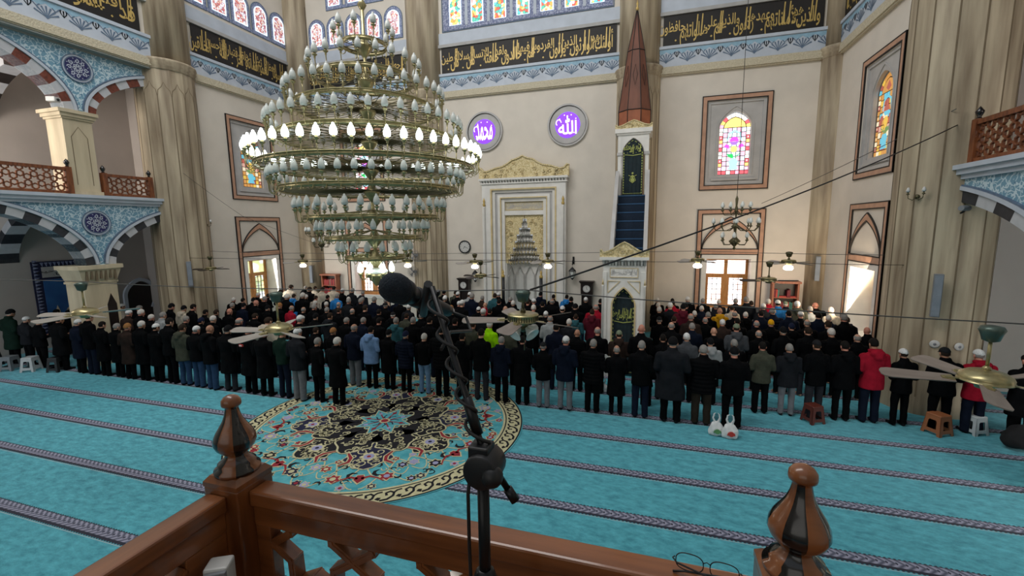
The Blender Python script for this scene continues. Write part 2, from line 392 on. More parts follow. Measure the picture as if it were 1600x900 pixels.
def put_word(mb, F, wd, u_right, vb, sx, sy, n, mi=0, flip=1):
    vs, fs, wdt = word_mesh(wd)
    mb.add([F(u_right+flip*(x-wdt)*sx, vb+y*sy, n) for x, y in vs], fs, mi); return wdt*sx
def letter_band(mb, F, words, ul, ur, v0, v1, n, mi=0, flip=1):
    """two staggered, overlapping registers of tall letters filling the band; reading from ur to ul"""
    H = v1-v0; tot = sum(word_mesh(x)[2] for x in words); L = abs(ur-ul)
    sx = L/(tot*0.70); sy = H*0.74; u = ur
    for i, x in enumerate(words):
        wdt = word_mesh(x)[2]*sx*0.98
        vb = v0+H*(0.21 if i % 2 == 0 else 0.46)
        put_word(mb, F, x, u, vb, sx*0.98, sy*(0.92 if i % 2 == 0 else 0.68), n, mi, flip)
        u -= flip*wdt*0.712
        if i % 2 == 0:   # tall strokes of the script crossing both registers
            for q in (0.32, 0.5):
                uu = u+flip*wdt*q
                mb.ribbon(F, [(uu+flip*0.02, v1-H*0.05), (uu, v0+H*0.55), (uu-flip*0.015, v0+H*0.2)], H*0.04, n+0.001, mi)
        else:
            uu = u+flip*wdt*0.3
            mb.flat(F, [(uu, v0+H*0.1), (uu+H*0.04, v0+H*0.14), (uu, v0+H*0.18), (uu-H*0.04, v0+H*0.14)], n+0.001, mi)
# ================================================================ the setting
def carpet_material():
    m = bpy.data.materials.new('carpet'); m.use_nodes = True; t = m.node_tree; b = t.nodes['Principled BSDF']
    tc = nd(t, 'ShaderNodeTexCoord'); sx = nd(t, 'ShaderNodeSeparateXYZ'); t.links.new(tc.outputs['Object'], sx.inputs[0])
    mp = nd(t, 'ShaderNodeMapping'); mp.inputs['Scale'].default_value = (1.0, 1.9, 1); mp.inputs['Rotation'].default_value = (0, 0, 0.5); t.links.new(tc.outputs['Object'], mp.inputs[0])
    n1 = nd(t, 'ShaderNodeTexNoise'); n1.inputs['Scale'].default_value = 5.0; n1.inputs['Detail'].default_value = 8; n1.inputs['Roughness'].default_value = 0.7; t.links.new(mp.outputs[0], n1.inputs['Vector'])
    r1 = nd(t, 'ShaderNodeValToRGB'); r1.color_ramp.elements[0].color = lin('2e8192'); r1.color_ramp.elements[1].color = lin('59b7c6')
    r1.color_ramp.elements[0].position = 0.3; r1.color_ramp.elements[1].position = 0.66; t.links.new(n1.outputs['Fac'], r1.inputs[0])
    # woven stripes every 1.2 m across the hall: navy edge, lilac-grey plait
    q = math_(t, 'FRACT', math_(t, 'DIVIDE', math_(t, 'ADD', sx.outputs[1], 100*1.2-3.71+0.6), 1.2))
    d = math_(t, 'MULTIPLY', math_(t, 'SUBTRACT', q, 0.5), 1.2)          # metres from the stripe's middle
    ad = math_(t, 'ABSOLUTE', d)
    inside = math_(t, 'LESS_THAN', ad, 0.098); rim = math_(t, 'LESS_THAN', ad, 0.112)
    dc = math_(t, 'SUBTRACT', d, 0.018); ac = math_(t, 'ABSOLUTE', dc); core = math_(t, 'LESS_THAN', ac, 0.070)
    k = math_(t, 'MULTIPLY', sx.outputs[0], 2*PI/0.105)
    plait = math_(t, 'SINE', math_(t, 'ADD', k, math_(t, 'MULTIPLY', ac, 62.0)))
    plait = math_(t, 'MULTIPLY', math_(t, 'ADD', plait, 1.0), 0.5)
    wv = mix_(t, plait, lin('4a4e62'), lin('9c9db2'))
    eye = math_(t, 'LESS_THAN', math_(t, 'ADD', ac, math_(t, 'MULTIPLY', math_(t, 'ABSOLUTE', math_(t, 'SINE', math_(t, 'MULTIPLY', k, 0.5))), 0.055)), 0.027)
    wv = mix_(t, eye, wv, lin('1f2338'))
    teeth = math_(t, 'GREATER_THAN', math_(t, 'SINE', math_(t, 'MULTIPLY', k, 2.0)), -0.1)
    c = mix_(t, math_(t, 'LESS_THAN', math_(t, 'ABSOLUTE', math_(t, 'ADD', d, 0.122)), 0.006), r1.outputs[0], lin('9ab0b6'))
    c = mix_(t, math_(t, 'MULTIPLY', rim, teeth), c, lin('1b2234'))
    c = mix_(t, inside, c, lin('191d31')); c = mix_(t, core, c, wv)
    t.links.new(c, b.inputs['Base Color']); b.inputs['Roughness'].default_value = 0.95; b.inputs['Sheen Weight'].default_value = 0.15
    n2 = nd(t, 'ShaderNodeTexNoise'); n2.inputs['Scale'].default_value = 55; t.links.new(mp.outputs[0], n2.inputs['Vector'])
    bp = nd(t, 'ShaderNodeBump'); bp.inputs['Strength'].default_value = 0.35; bp.inputs['Distance'].default_value = 0.02
    t.links.new(n2.outputs['Fac'], bp.inputs['Height']); t.links.new(bp.outputs[0], b.inputs['Normal']); _mats['carpet'] = m
carpet_material()
mb = MB(); mb.box(-24, 14, -13.2, 19.2, -0.1, 0); struct(mb.build('floor', 'carpet'))

# ---- walls of the hall: openings first
WQ = [2.86, -12.99]                                   # window axes on the prayer wall
LOWH = [(u-0.86, u+0.86, 0.9, 3.0) for u in WQ]; UPH = [(u-0.96, u+0.96, 5.66, 8.62) for u in WQ]
mb = MB(); wall_grid(mb, FQ, LX-0.6, RX+0.6, 0, 17, LOWH+UPH+[(-5.93, -4.23, 0, 4.56)], -0.9, 0); wf = struct(mb.build('wall_front', 'plaster'))
WL, WR = 15.36, 14.98
mb = MB(); wall_grid(mb, FL, 11.6, QY, 0, 17, [(WL-0.86, WL+0.86, 0.9, 3.0), (WL-0.96, WL+0.96, 5.66, 8.62)], -0.75, 0); wl = struct(mb.build('wall_left', 'plaster'))
mb = MB(); wall_grid(mb, FR, 11.6, QY, 0, 17, [(WR-0.86, WR+0.86, 0.9, 3.0), (WR-0.96, WR+0.96, 5.66, 8.62)], -0.75, 0); wr = struct(mb.build('wall_right', 'plaster'))

mb = MB(); mb.box(-24, 14, -13.2, -13, 0, 17); struct(mb.build('wall_back', 'plaster'))
mb = MB(); mb.box(-17.0, -16.45, -13, 2.2, 0, 17); struct(mb.build('wall_rear_left', 'plaster'))
mb = MB(); mb.box(5.98, 6.5, -13, 2.2, 0, 17); struct(mb.build('wall_rear_right', 'plaster'))

# ---- lambrequin frieze, relief moulding, cornice on each run of wall
def lambrequin(mb, F, u, vt, w, h, n, navy, sky):
    sc = [(u-w/2, vt)]+[(u-w/2+w*i/16, vt-h*(0.16+0.20*abs(math.sin(PI*2*i/16))*(1 if 4 <= i <= 12 else 0.6))) for i in range(17)]+[(u+w/2, vt)]
    mb.flat(F, sc, n, sky)
    for i in range(-3, 4):
        a = i*0.33; pts = [(u, vt-h*0.96)]+[(u+math.sin(a)*h*0.62*q+i*0.012*q*q, vt-h*0.96+math.cos(a)*h*0.62*q*(1.05-0.15*abs(i)/3)) for q in (0.35, 0.7, 1)]
        mb.ribbon(F, pts, 0.036, n+0.004, navy, taper=lambda q: 0.35+0.9*q)
    for sg in (-1, 1):
        for i in (0, 1, 2):
            x = u+sg*w*(0.5-0.09*(i-1)); mb.ribbon(F, [(u+sg*w*0.5, vt-h*0.62), (x, vt-h*0.40), (x+sg*0.0, vt-h*0.24)], 0.03, n+0.004, navy, taper=lambda q: 0.5+0.7*q)
        mb.ribbon(F, [(u+sg*w*0.17, vt-h*0.30), (u+sg*w*0.27, vt-h*0.46), (u+sg*w*0.36, vt-h*0.30), (u+sg*w*0.44, vt-h*0.2)], 0.03, n+0.004, navy)
    mb.flat(F, [(u, vt-h*1.04), (u+0.05, vt-h*0.93), (u, vt-h*0.82), (u-0.05, vt-h*0.93)], n+0.005, navy)
TRIMN = [0]
def trim_name(): TRIMN[0] += 1; return 'trim_%d' % TRIMN[0]
def frieze(F, u0, u1):
    mb = MB(); mb.fbox(F, u0, u1, 9.70, 9.95, -0.02, 0.14); mb.fbox(F, u0, u1, 9.66, 9.70, -0.02, 0.10)
    struct(mb.build(trim_name(), 'cream_relief'))
    mb = MB(); mb.fbox(F, u0, u1, 9.95, 10.58, -0.02, 0.08, 0)
    k = max(1, round((u1-u0)/0.76)); w_ = (u1-u0)/k
    for i in range(k): lambrequin(mb, F, u0+w_*(i+0.5), 10.56, w_, 0.46, 0.084, 1, 2)
    struct(mb.build(trim_name(), ['frieze_white', 'frieze_blue', 'frieze_sky'], recalc=False))
    mb = MB(); mb.fbox(F, u0, u1, 10.58, 10.68, -0.02, 0.13); mb.fbox(F, u0, u1, 11.73, 11.85, -0.02, 0.12, 1); mb.fbox(F, u0, u1, 11.85, 12.32, -0.02, 0.05, 2)
    struct(mb.build(trim_name(), ['frieze_white', 'cornice_grey', 'frieze_white']))
def band(F, u0, u1, words, label, flip=1, rev=False):
    t = thing('calligraphy_band', label, 'calligraphy')
    mb = MB(); mb.fbox(F, u0, u1, 10.69, 11.72, 0.03, 0.06, 0); mb.build('panel', 'band_black', t)
    mb = MB(); a, b_ = (u0+0.12, u1-0.12) if not rev else (u1-0.12, u0+0.12)
    letter_band(mb, F, words, a, b_, 10.72, 11.70, 0.066, 0, flip); mb.build('lettering', 'gold', t, recalc=False); return t
S1 = 'أولئك هم الوارثون الذين يرثون الفردوس هم فيها خالدون ولقد خلقنا الإنسان من سلالة من طين'.split()
S2 = 'والذين هم لأماناتهم وعهدهم راعون والذين هم على صلواتهم يحافظون'.split()
S3 = 'فكسونا العظام لحما ثم أنشأناه خلقا آخر فتبارك الله أحسن الخالقين'.split()
S4 = 'ثم جعلناه نطفة في قرار مكين ثم خلقنا النطفة علقة فخلقنا العلقة مضغة'.split()
S5 = 'قد أفلح المؤمنون الذين هم في صلاتهم خاشعون والذين هم عن اللغو معرضون'.split()
CXL, CXR = -9.56, -0.58                                # half columns on the prayer wall
for u0, u1 in ((LX, CXL-0.6), (CXL+0.6, CXR-0.6), (CXR+0.6, RX)): frieze(FQ, u0, u1)
frieze(FL, 12.6, QY); frieze(FR, 12.6, QY)
band(FQ, CXL+0.86, CXR-0.84, S1, 'black band of gold calligraphy high above the prayer niche, between the two wall columns')
band(FQ, CXR+0.84, RX-0.5, S2, 'black band of gold calligraphy above the stained window, to the right of the pointed spire')
band(FQ, LX+0.82, CXL-0.86, S4, 'black band of gold calligraphy partly hidden behind the large chandelier')
band(FL, 13.1, QY-0.68, S3, 'black band of gold calligraphy on the left side wall, beside the thick left pillar')
band(FR, 13.1, QY-0.5, S5, 'black band of gold calligraphy on the right side wall, cut off by the picture top')

# ---- columns
def column(name, x, y, r, z1=17, n=20, ring=True, grooves=False, label=None, a0=0):
    mb = MB(); mb.lathe([(r+0.03, 0), (r+0.03, 9.72)], (x, y, 0), n, 0, not grooves, a0=a0, a1=a0+2*PI); mb.lathe([(r-0.02, 9.9), (r-0.04, z1)], (x, y, 0), n, 0, True, a0=a0, a1=a0+2*PI)
    if ring: mb.lathe([(r, 9.62), (r+0.07, 9.66), (r+0.05, 9.74), (r+0.10, 9.78), (r+0.08, 9.86), (r+0.13, 9.92), (r+0.11, 9.99), (r, 10.02)], (x, y, 0), 32, 0, True, caps=False)
    if grooves:
        for i in range(n):
            a = a0+2*PI*(i+0.5)/n; rr = (r+0.03)*math.cos(PI/n)
            F = frame((x+rr*math.cos(a), y+rr*math.sin(a), 0), (-math.sin(a), math.cos(a), 0), ZV, (math.cos(a), math.sin(a), 0))
            hw = (r+0.03)*math.sin(PI/n)*0.98
            mb.ribbon(F, [(-hw, 0.4), (-hw, 8.75), (-hw*0.85, 8.95), (-hw*0.35, 9.06), (0, 9.22), (hw*0.35, 9.06), (hw*0.85, 8.95), (hw, 8.75), (hw, 0.4)], 0.022, 0.004, 1)
    return tag(struct(mb.build(name, ['travertine', 'travertine_line'], recalc=True)), label)
column('pillar', -16.67, 12.2, 0.86, n=14, grooves=True, label='massive fluted travertine pillar beside the left gallery arches')
column('pillar', 6.13, 12.2, 0.86, n=14, grooves=True, label='massive fluted travertine pillar beside the right gallery arch', a0=0.11)
column('pillar', CXL, QY+0.1, 0.80, n=22, grooves=True, label='half-round stone column on the prayer wall behind the chandelier')
column('pillar', CXR, QY+0.1, 0.78, n=22, grooves=True, label='half-round stone column on the prayer wall behind the pulpit spire')
column('pillar', -16.2, QY, 0.66, n=18, grooves=False, label='stone corner column left of the chandelier')
column('pillar', RX+0.02, QY, 0.46, n=18, grooves=False, label='stone corner column right of the bookcase with red books')

# ---- window surrounds
def pink_frame(F, uc, v0, v1, arch=False):
    mb = MB(); h = 1.155; w_ = 0.19
    rect_ring(mb, F, uc-h, uc+h, v0, v1, w_, -0.01, 0.035, 0)
    for (a, b_, c, d) in ((uc-h, uc+h, v0, v1), (uc-h+w_-0.03, uc+h-w_+0.03, v0+w_-0.03, v1-w_+0.03)): rect_ring(mb, F, a, b_, c, d, 0.032, 0.0, 0.042, 1)
    if arch:
        mb.fbox(F, uc-h+w_, uc+h-w_, 3.07, 3.27, -0.01, 0.035, 0)
        for v in (3.05, 3.25): mb.fbox(F, uc-h+w_-0.02, uc+h-w_+0.02, v, v+0.032, 0, 0.042, 1)
        o = arch_pts(uc, h-w_, 3.27, 4.46, 26, 0.62); i_ = arch_pts(uc, h-w_-0.02, 3.27, 4.24, 26, 0.62)
        for k in range(26):
            mb.hexa([F(*i_[k], -0.01), F(*i_[k+1], -0.01), F(*i_[k+1], 0.035), F(*i_[k], 0.035), F(*o[k], -0.01), F(*o[k+1], -0.01), F(*o[k+1], 0.035), F(*o[k], 0.035)], 0)
        mb.solidribbon(F, o, 0.032, 0, 0.042, 1); mb.solidribbon(F, i_, 0.032, 0, 0.042, 1)
    struct(mb.build(trim_name(), ['pink_stone', 'black_line']))
WINN = [0]
def win_name(): WINN[0] += 1; return 'window_%d' % WINN[0]
PANES = list(GC); PI_ = {k: i for i, k in enumerate(PANES)}
def stained(F, uc, w_, vb, vt, depth, parent, rich=True):
    n = -depth; vs = vb+(vt-vb)*0.76; A = arch_pts(uc, w_, vs, vt, 20, 0.8)
    mb = MB(); mb.prism(F, [(uc-w_, vb)]+A+[(uc+w_, vb)], n-0.04, n, 0); mb.build('leading', 'black_line', parent)
    mb = MB(); bw = w_*0.26; g = 0.012; nn = n+0.004
    cyc = ['red', 'white', 'pink', 'white', 'amber', 'white', 'red', 'yellow', 'white', 'pink', 'white', 'yellow'] if rich else ['amber', 'yellow', 'red', 'amber', 'white', 'yellow', 'amber', 'cyan']
    kk = 12; hh = (vs-vb)/kk
    for sg in (-1, 1):
        for i in range(kk):
            u1 = uc+sg*w_; u2 = uc+sg*(w_-bw); a, b_ = sorted((u1, u2)); y0 = vb+hh*i
            mb.prism(F, [(a+g, y0+g), (b_-g, y0+g), (b_-g, y0+hh-g), (a+g, y0+hh-g)], nn, nn+0.01, PI_[cyc[(i*2) % len(cyc)]])
            if i % 2: mb.prism(F, [(a+g+bw*0.3, y0+hh*0.3), (b_-g-bw*0.3, y0+hh*0.3), (b_-g-bw*0.3, y0+hh*0.7), (a+g+bw*0.3, y0+hh*0.7)], nn+0.01, nn+0.014, PI_['white'])
    iw = w_-bw
    for i in range(5):
        a = uc-iw+2*iw*i/5; mb.prism(F, [(a+g, vb+g), (a+2*iw/5-g, vb+g), (a+2*iw/5-g, vb+hh-g), (a+g, vb+hh-g)], nn, nn+0.01, PI_[cyc[(i*3) % len(cyc)]])
    B = arch_pts(uc, iw, vs, vs+(vt-vs)*0.72, 20, 0.8)
    for i in range(10):
        a, b_, c, d = A[2*i], A[2*i+2], B[2*i+2], B[2*i]
        mx = ((a[0]+b_[0]+c[0]+d[0])/4, (a[1]+b_[1]+c[1]+d[1])/4)
        mb.prism(F, [(mx[0]+(p[0]-mx[0])*0.9, mx[1]+(p[1]-mx[1])*0.9) for p in (a, b_, c, d)], nn, nn+0.01, PI_[cyc[(i*5+2) % len(cyc)]])
    mb.prism(F, [(uc+(p[0]-uc)*0.93, vs+g+(p[1]-vs)*0.9) for p in B], nn, nn+0.008, PI_['amber' if not rich else 'yellow'])
    mb.prism(F, [(uc, vs+0.03), (uc+iw*0.35, vs+0.12), (uc, vs+0.30), (uc-iw*0.35, vs+0.12)], nn+0.008, nn+0.012, PI_['red' if not rich else 'amber'])
    v0 = vb+hh; Hh = vs-v0; fld = 'sky' if rich else 'amber'
    rows, cols = 9, 5
    for r in range(rows):
        for c in range(cols):
            u0 = uc-iw+2*iw*c/cols; y0 = v0+Hh*r/rows
            k = ([fld, 'white', fld, 'pink', 'white', 'sky'] if rich else ['amber', 'red', 'white', 'yellow', 'cyan', 'pink', 'amber'])[(r*3+c*2+(c*c)) % (6 if rich else 7)]
            mb.prism(F, [(u0+g, y0+g), (u0+2*iw/cols-g, y0+g), (u0+2*iw/cols-g, y0+Hh/rows-g), (u0+g, y0+Hh/rows-g)], nn, nn+0.006, PI_[k])
    m1 = nn+0.012
    def P(px, py): return (uc+px*iw, v0+py*Hh)
    mb.prism(F, [P(-0.45, 0.02), P(0.45, 0.02), P(0.3, 0.12), P(0.42, 0.2), P(0.25, 0.28), P(-0.25, 0.28), P(-0.42, 0.2), P(-0.3, 0.12)], nn, m1, PI_['cyan'])
    for a in (-1, -0.45, 0.45, 1): mb.prism(F, [P(0, 0.28), P(a*0.35-0.1, 0.32), P(a*0.6, 0.40), P(a*0.3+0.1, 0.38)], nn, m1, PI_['green'])
    mb.prism(F, [(uc+iw*0.3*math.cos(t), v0+Hh*0.5+Hh*0.08*math.sin(t)) for t in [2*PI*i/10 for i in range(10)]], nn, m1, PI_['yellow'])
    for a in (-1, 1): mb.prism(F, [P(a*0.45, 0.52), P(a*0.9, 0.56), P(a*0.7, 0.62), P(a*0.4, 0.6)], nn, m1, PI_['magenta' if rich else 'red'])
    mb.prism(F, [(uc+iw*0.38*math.cos(t), v0+Hh*0.68+Hh*0.11*math.sin(t)) for t in [PI*i/10 for i in range(11)]], nn, m1, PI_['magenta' if rich else 'red'])
    mb.prism(F, [(uc+iw*0.36*math.cos(t), v0+Hh*0.675-Hh*0.08*math.sin(t)) for t in [PI*i/10 for i in range(11)]], nn, m1, PI_['violet' if rich else 'cyan'])
    for sg in (-1, 1): mb.prism(F, [P(sg*0.55, 0.70), P(sg*0.62, 0.70), P(sg*0.5, 0.88), P(0, 0.95), P(0, 0.91), P(sg*0.42, 0.85)], nn, m1, PI_['cyan'])
    mb.build('stained_pane', [('pane_' if rich else 'paneamber_')+k for k in PANES], parent)
def stained_window(F, uc, rich, label):
    pink_frame(F, uc, 5.45, 8.82)
    t = struct(thing(win_name(), label, None))
    mb = MB(); h = 0.965; a = arch_pts(uc, 0.52, 7.70, 8.24, 24, 0.8)
    arch_fill(mb, F, uc-h, uc+h, 6.0, 8.63, a, -0.16, -0.06); mb.fbox(F, uc-h, uc+h, 5.64, 6.0, -0.16, -0.06); mb.fbox(F, uc-0.75, uc+0.75, 5.80, 5.86, -0.06, 0.0)
    a2 = arch_pts(uc, 0.60, 7.68, 8.42, 24, 0.6); mb.solidribbon(F, [(uc-0.60, 6.0)]+a2+[(uc+0.60, 6.0)], 0.04, -0.06, -0.035)
    rect_ring(mb, F, uc-h, uc+h, 5.65, 8.63, 0.1, -0.1, -0.02)
    mb.build('window_frame', 'grey_marble', t)
    stained(F, uc, 0.52, 6.02, 8.22, 0.2, t, rich); return t
def low_window(F, uc, label, depth=0.5, green=False):
    pink_frame(F, uc, 0.0, 4.75, True)
    t = struct(thing(win_name(), label, None))
    mb = MB(); rect_ring(mb, F, uc-0.93, uc+0.93, 0.82, 3.06, 0.17, -0.03, 0.03)      # marble jamb
    for sg in (-1, 1): mb.fbox(F, min(uc+sg*0.78, uc+sg*0.86), max(uc+sg*0.78, uc+sg*0.86), 0.9, 3.0, -depth-0.1, 0)
    mb.fbox(F, uc-0.86, uc+0.86, 2.9, 3.0, -depth-0.1, 0); mb.fbox(F, uc-0.86, uc+0.86, 0.82, 0.92, -depth-0.1, 0)
    mb.build('surround', 'marble', t)
    n0, n1 = -depth-0.06, -depth; mb = MB(); W_ = 0.78; vb, vt = 0.92, 2.9
    rect_ring(mb, F, uc-W_, uc+W_, vb, vt, 0.09, n0, n1); mb.fbox(F, uc-W_, uc+W_, 2.18, 2.28, n0, n1+0.01); mb.fbox(F, uc-0.06, uc+0.06, vb, vt, n0, n1+0.015)
    for sg in (-1, 1):
        a, b_ = sorted((uc+sg*0.06, uc+sg*0.69)); rect_ring(mb, F, a, b_, vb+0.08, 2.2, 0.075, n0, n1+0.008)
    mb.build('window_frame', 'wood_window', t)
    mb = MB()
    for sg in (-1, 1):
        a, b_ = sorted((uc+sg*0.135, uc+sg*0.62))
        for k in (1, 2): mb.fbox(F, a+(b_-a)*k/3-0.008, a+(b_-a)*k/3+0.008, vb+0.15, 2.13, n0+0.02, n1-0.01)
        for k in range(1, 6): mb.fbox(F, a, b_, vb+0.15+k*0.2-0.008, vb+0.15+k*0.2+0.008, n0+0.02, n1-0.01)
    mb.build('muntin', 'wood_dark', t)
    mb = MB(); mb.fbox(F, uc-W_+0.05, uc+W_-0.05, vb+0.05, vt-0.05, n0-0.03, n0-0.01); mb.build('pane', 'outdoor_pane_green' if green else 'outdoor_pane', t); return t
def outdoor(name, cols, s):
    m = leaded(name, cols, 2.6, s, lead=-1)
    t = m.node_tree
    for n_ in t.nodes:
        if n_.type == 'VALTORGB': n_.color_ramp.interpolation = 'EASE'
        if n_.type == 'TEX_VORONOI' and n_.feature == 'F1': n_.feature = 'SMOOTH_F1'
outdoor('outdoor_pane', ['ffffff', 'f4f0f6', 'f6d8cc', 'ffffff', 'eadfe6'], 2.2)
outdoor('outdoor_pane_green', ['f4ecd0', 'b6c08a', 'e8f0f8', '9fae84', 'f8e8b8'], 1.5)
for u in WQ:
    lf = u < -5
    stained_window(FQ, u, True, 'arched stained-glass window %s on the prayer wall' % ('half hidden behind the chandelier' if lf else 'with magenta flower and cyan vase'))
    low_window(FQ, u, 'wooden casement window %s' % ('behind the foot of the big chandelier' if lf else 'below the right stained-glass window of the prayer wall'))
stained_window(FL, WL, False, 'arched amber stained-glass window on the left side wall'); low_window(FL, WL, 'wooden casement window with green view on the left side wall', 0.62, True)
stained_window(FR, WR, False, 'arched amber stained-glass window on the right side wall'); low_window(FR, WR, 'wooden casement window lit gold beside the right pillar', 0.62, True)

# ---- clerestory windows above the bands
def clere(F, us, w_, vb, vs, vt, pal, arch_top, group):
    t = struct(thing(win_name(), group, None)); mb = MB(); gb = MB(); ed = MB()
    for u in us:
        A = arch_pts(u, w_, vs, vt, 12, 0.95) if arch_top else [(u-w_, vt), (u+w_, vt)]
        P = [(u-w_, vb)]+A+[(u+w_, vb)]
        gb.prism(F, P, 0.01, 0.045)
        if arch_top:
            O = [(u-w_*1.55, vb-0.16)]+arch_pts(u, w_*1.55, vs, vt+w_*0.62, 12, 0.95)+[(u+w_*1.55, vb-0.16)]
            mb.prism(F, O, 0.0, 0.03); ed.solidribbon(F, O, 0.025, 0.0, 0.036, 0, True)
        ed.solidribbon(F, P, 0.035, 0.02, 0.055, 1, True)
    if not arch_top:
        u0, u1 = min(us)-0.58, max(us)+0.58; mb.fbox(F, u0, u1, vb-0.17, vt, 0.0, 0.03); rect_ring(ed, F, u0-0.05, u1+0.05, vb-0.22, vt+0.02, 0.03, 0.0, 0.036, 0)
        for a, b_ in zip(us[:-1], us[1:]): ed.fbox(F, (a+b_)/2-0.06, (a+b_)/2+0.06, vb-0.05, vt, 0.0, 0.04, 2)
    else:
        mb.fbox(F, min(us)-w_*1.55, max(us)+w_*1.55, vb-0.16, vb-0.03, 0.0, 0.031)
    mb.build('surround', 'tile_panel' if arch_top else 'tile_panel_light', t); ed.build('window_frame', ['frieze_blue', 'pane_sky', 'frieze_white'], t); gb.build('stained_pane', pal, t); return t
clere(FQ, [-8.02+0.977*k for k in range(7)], 0.25, 12.58, 15, 16.4, 'glass_tall', False, 'row of tall coloured windows above the gold band over the prayer niche')
clere(FQ, [-15.02+1.01*k for k in range(5)], 0.285, 12.60, 13.30, 13.58, 'glass_small', True, 'row of five small arched windows behind the chandelier top')
clere(FQ, [-13.98+1.05*k for k in range(3)], 0.285, 14.22, 15.2, 15.5, 'glass_small', True, 'upper row of arched windows cut off above the chandelier')
clere(FL, [13.4+0.985*k for k in range(5)], 0.285, 12.62, 13.38, 13.66, 'glass_small', True, 'row of small arched windows high on the left side wall')

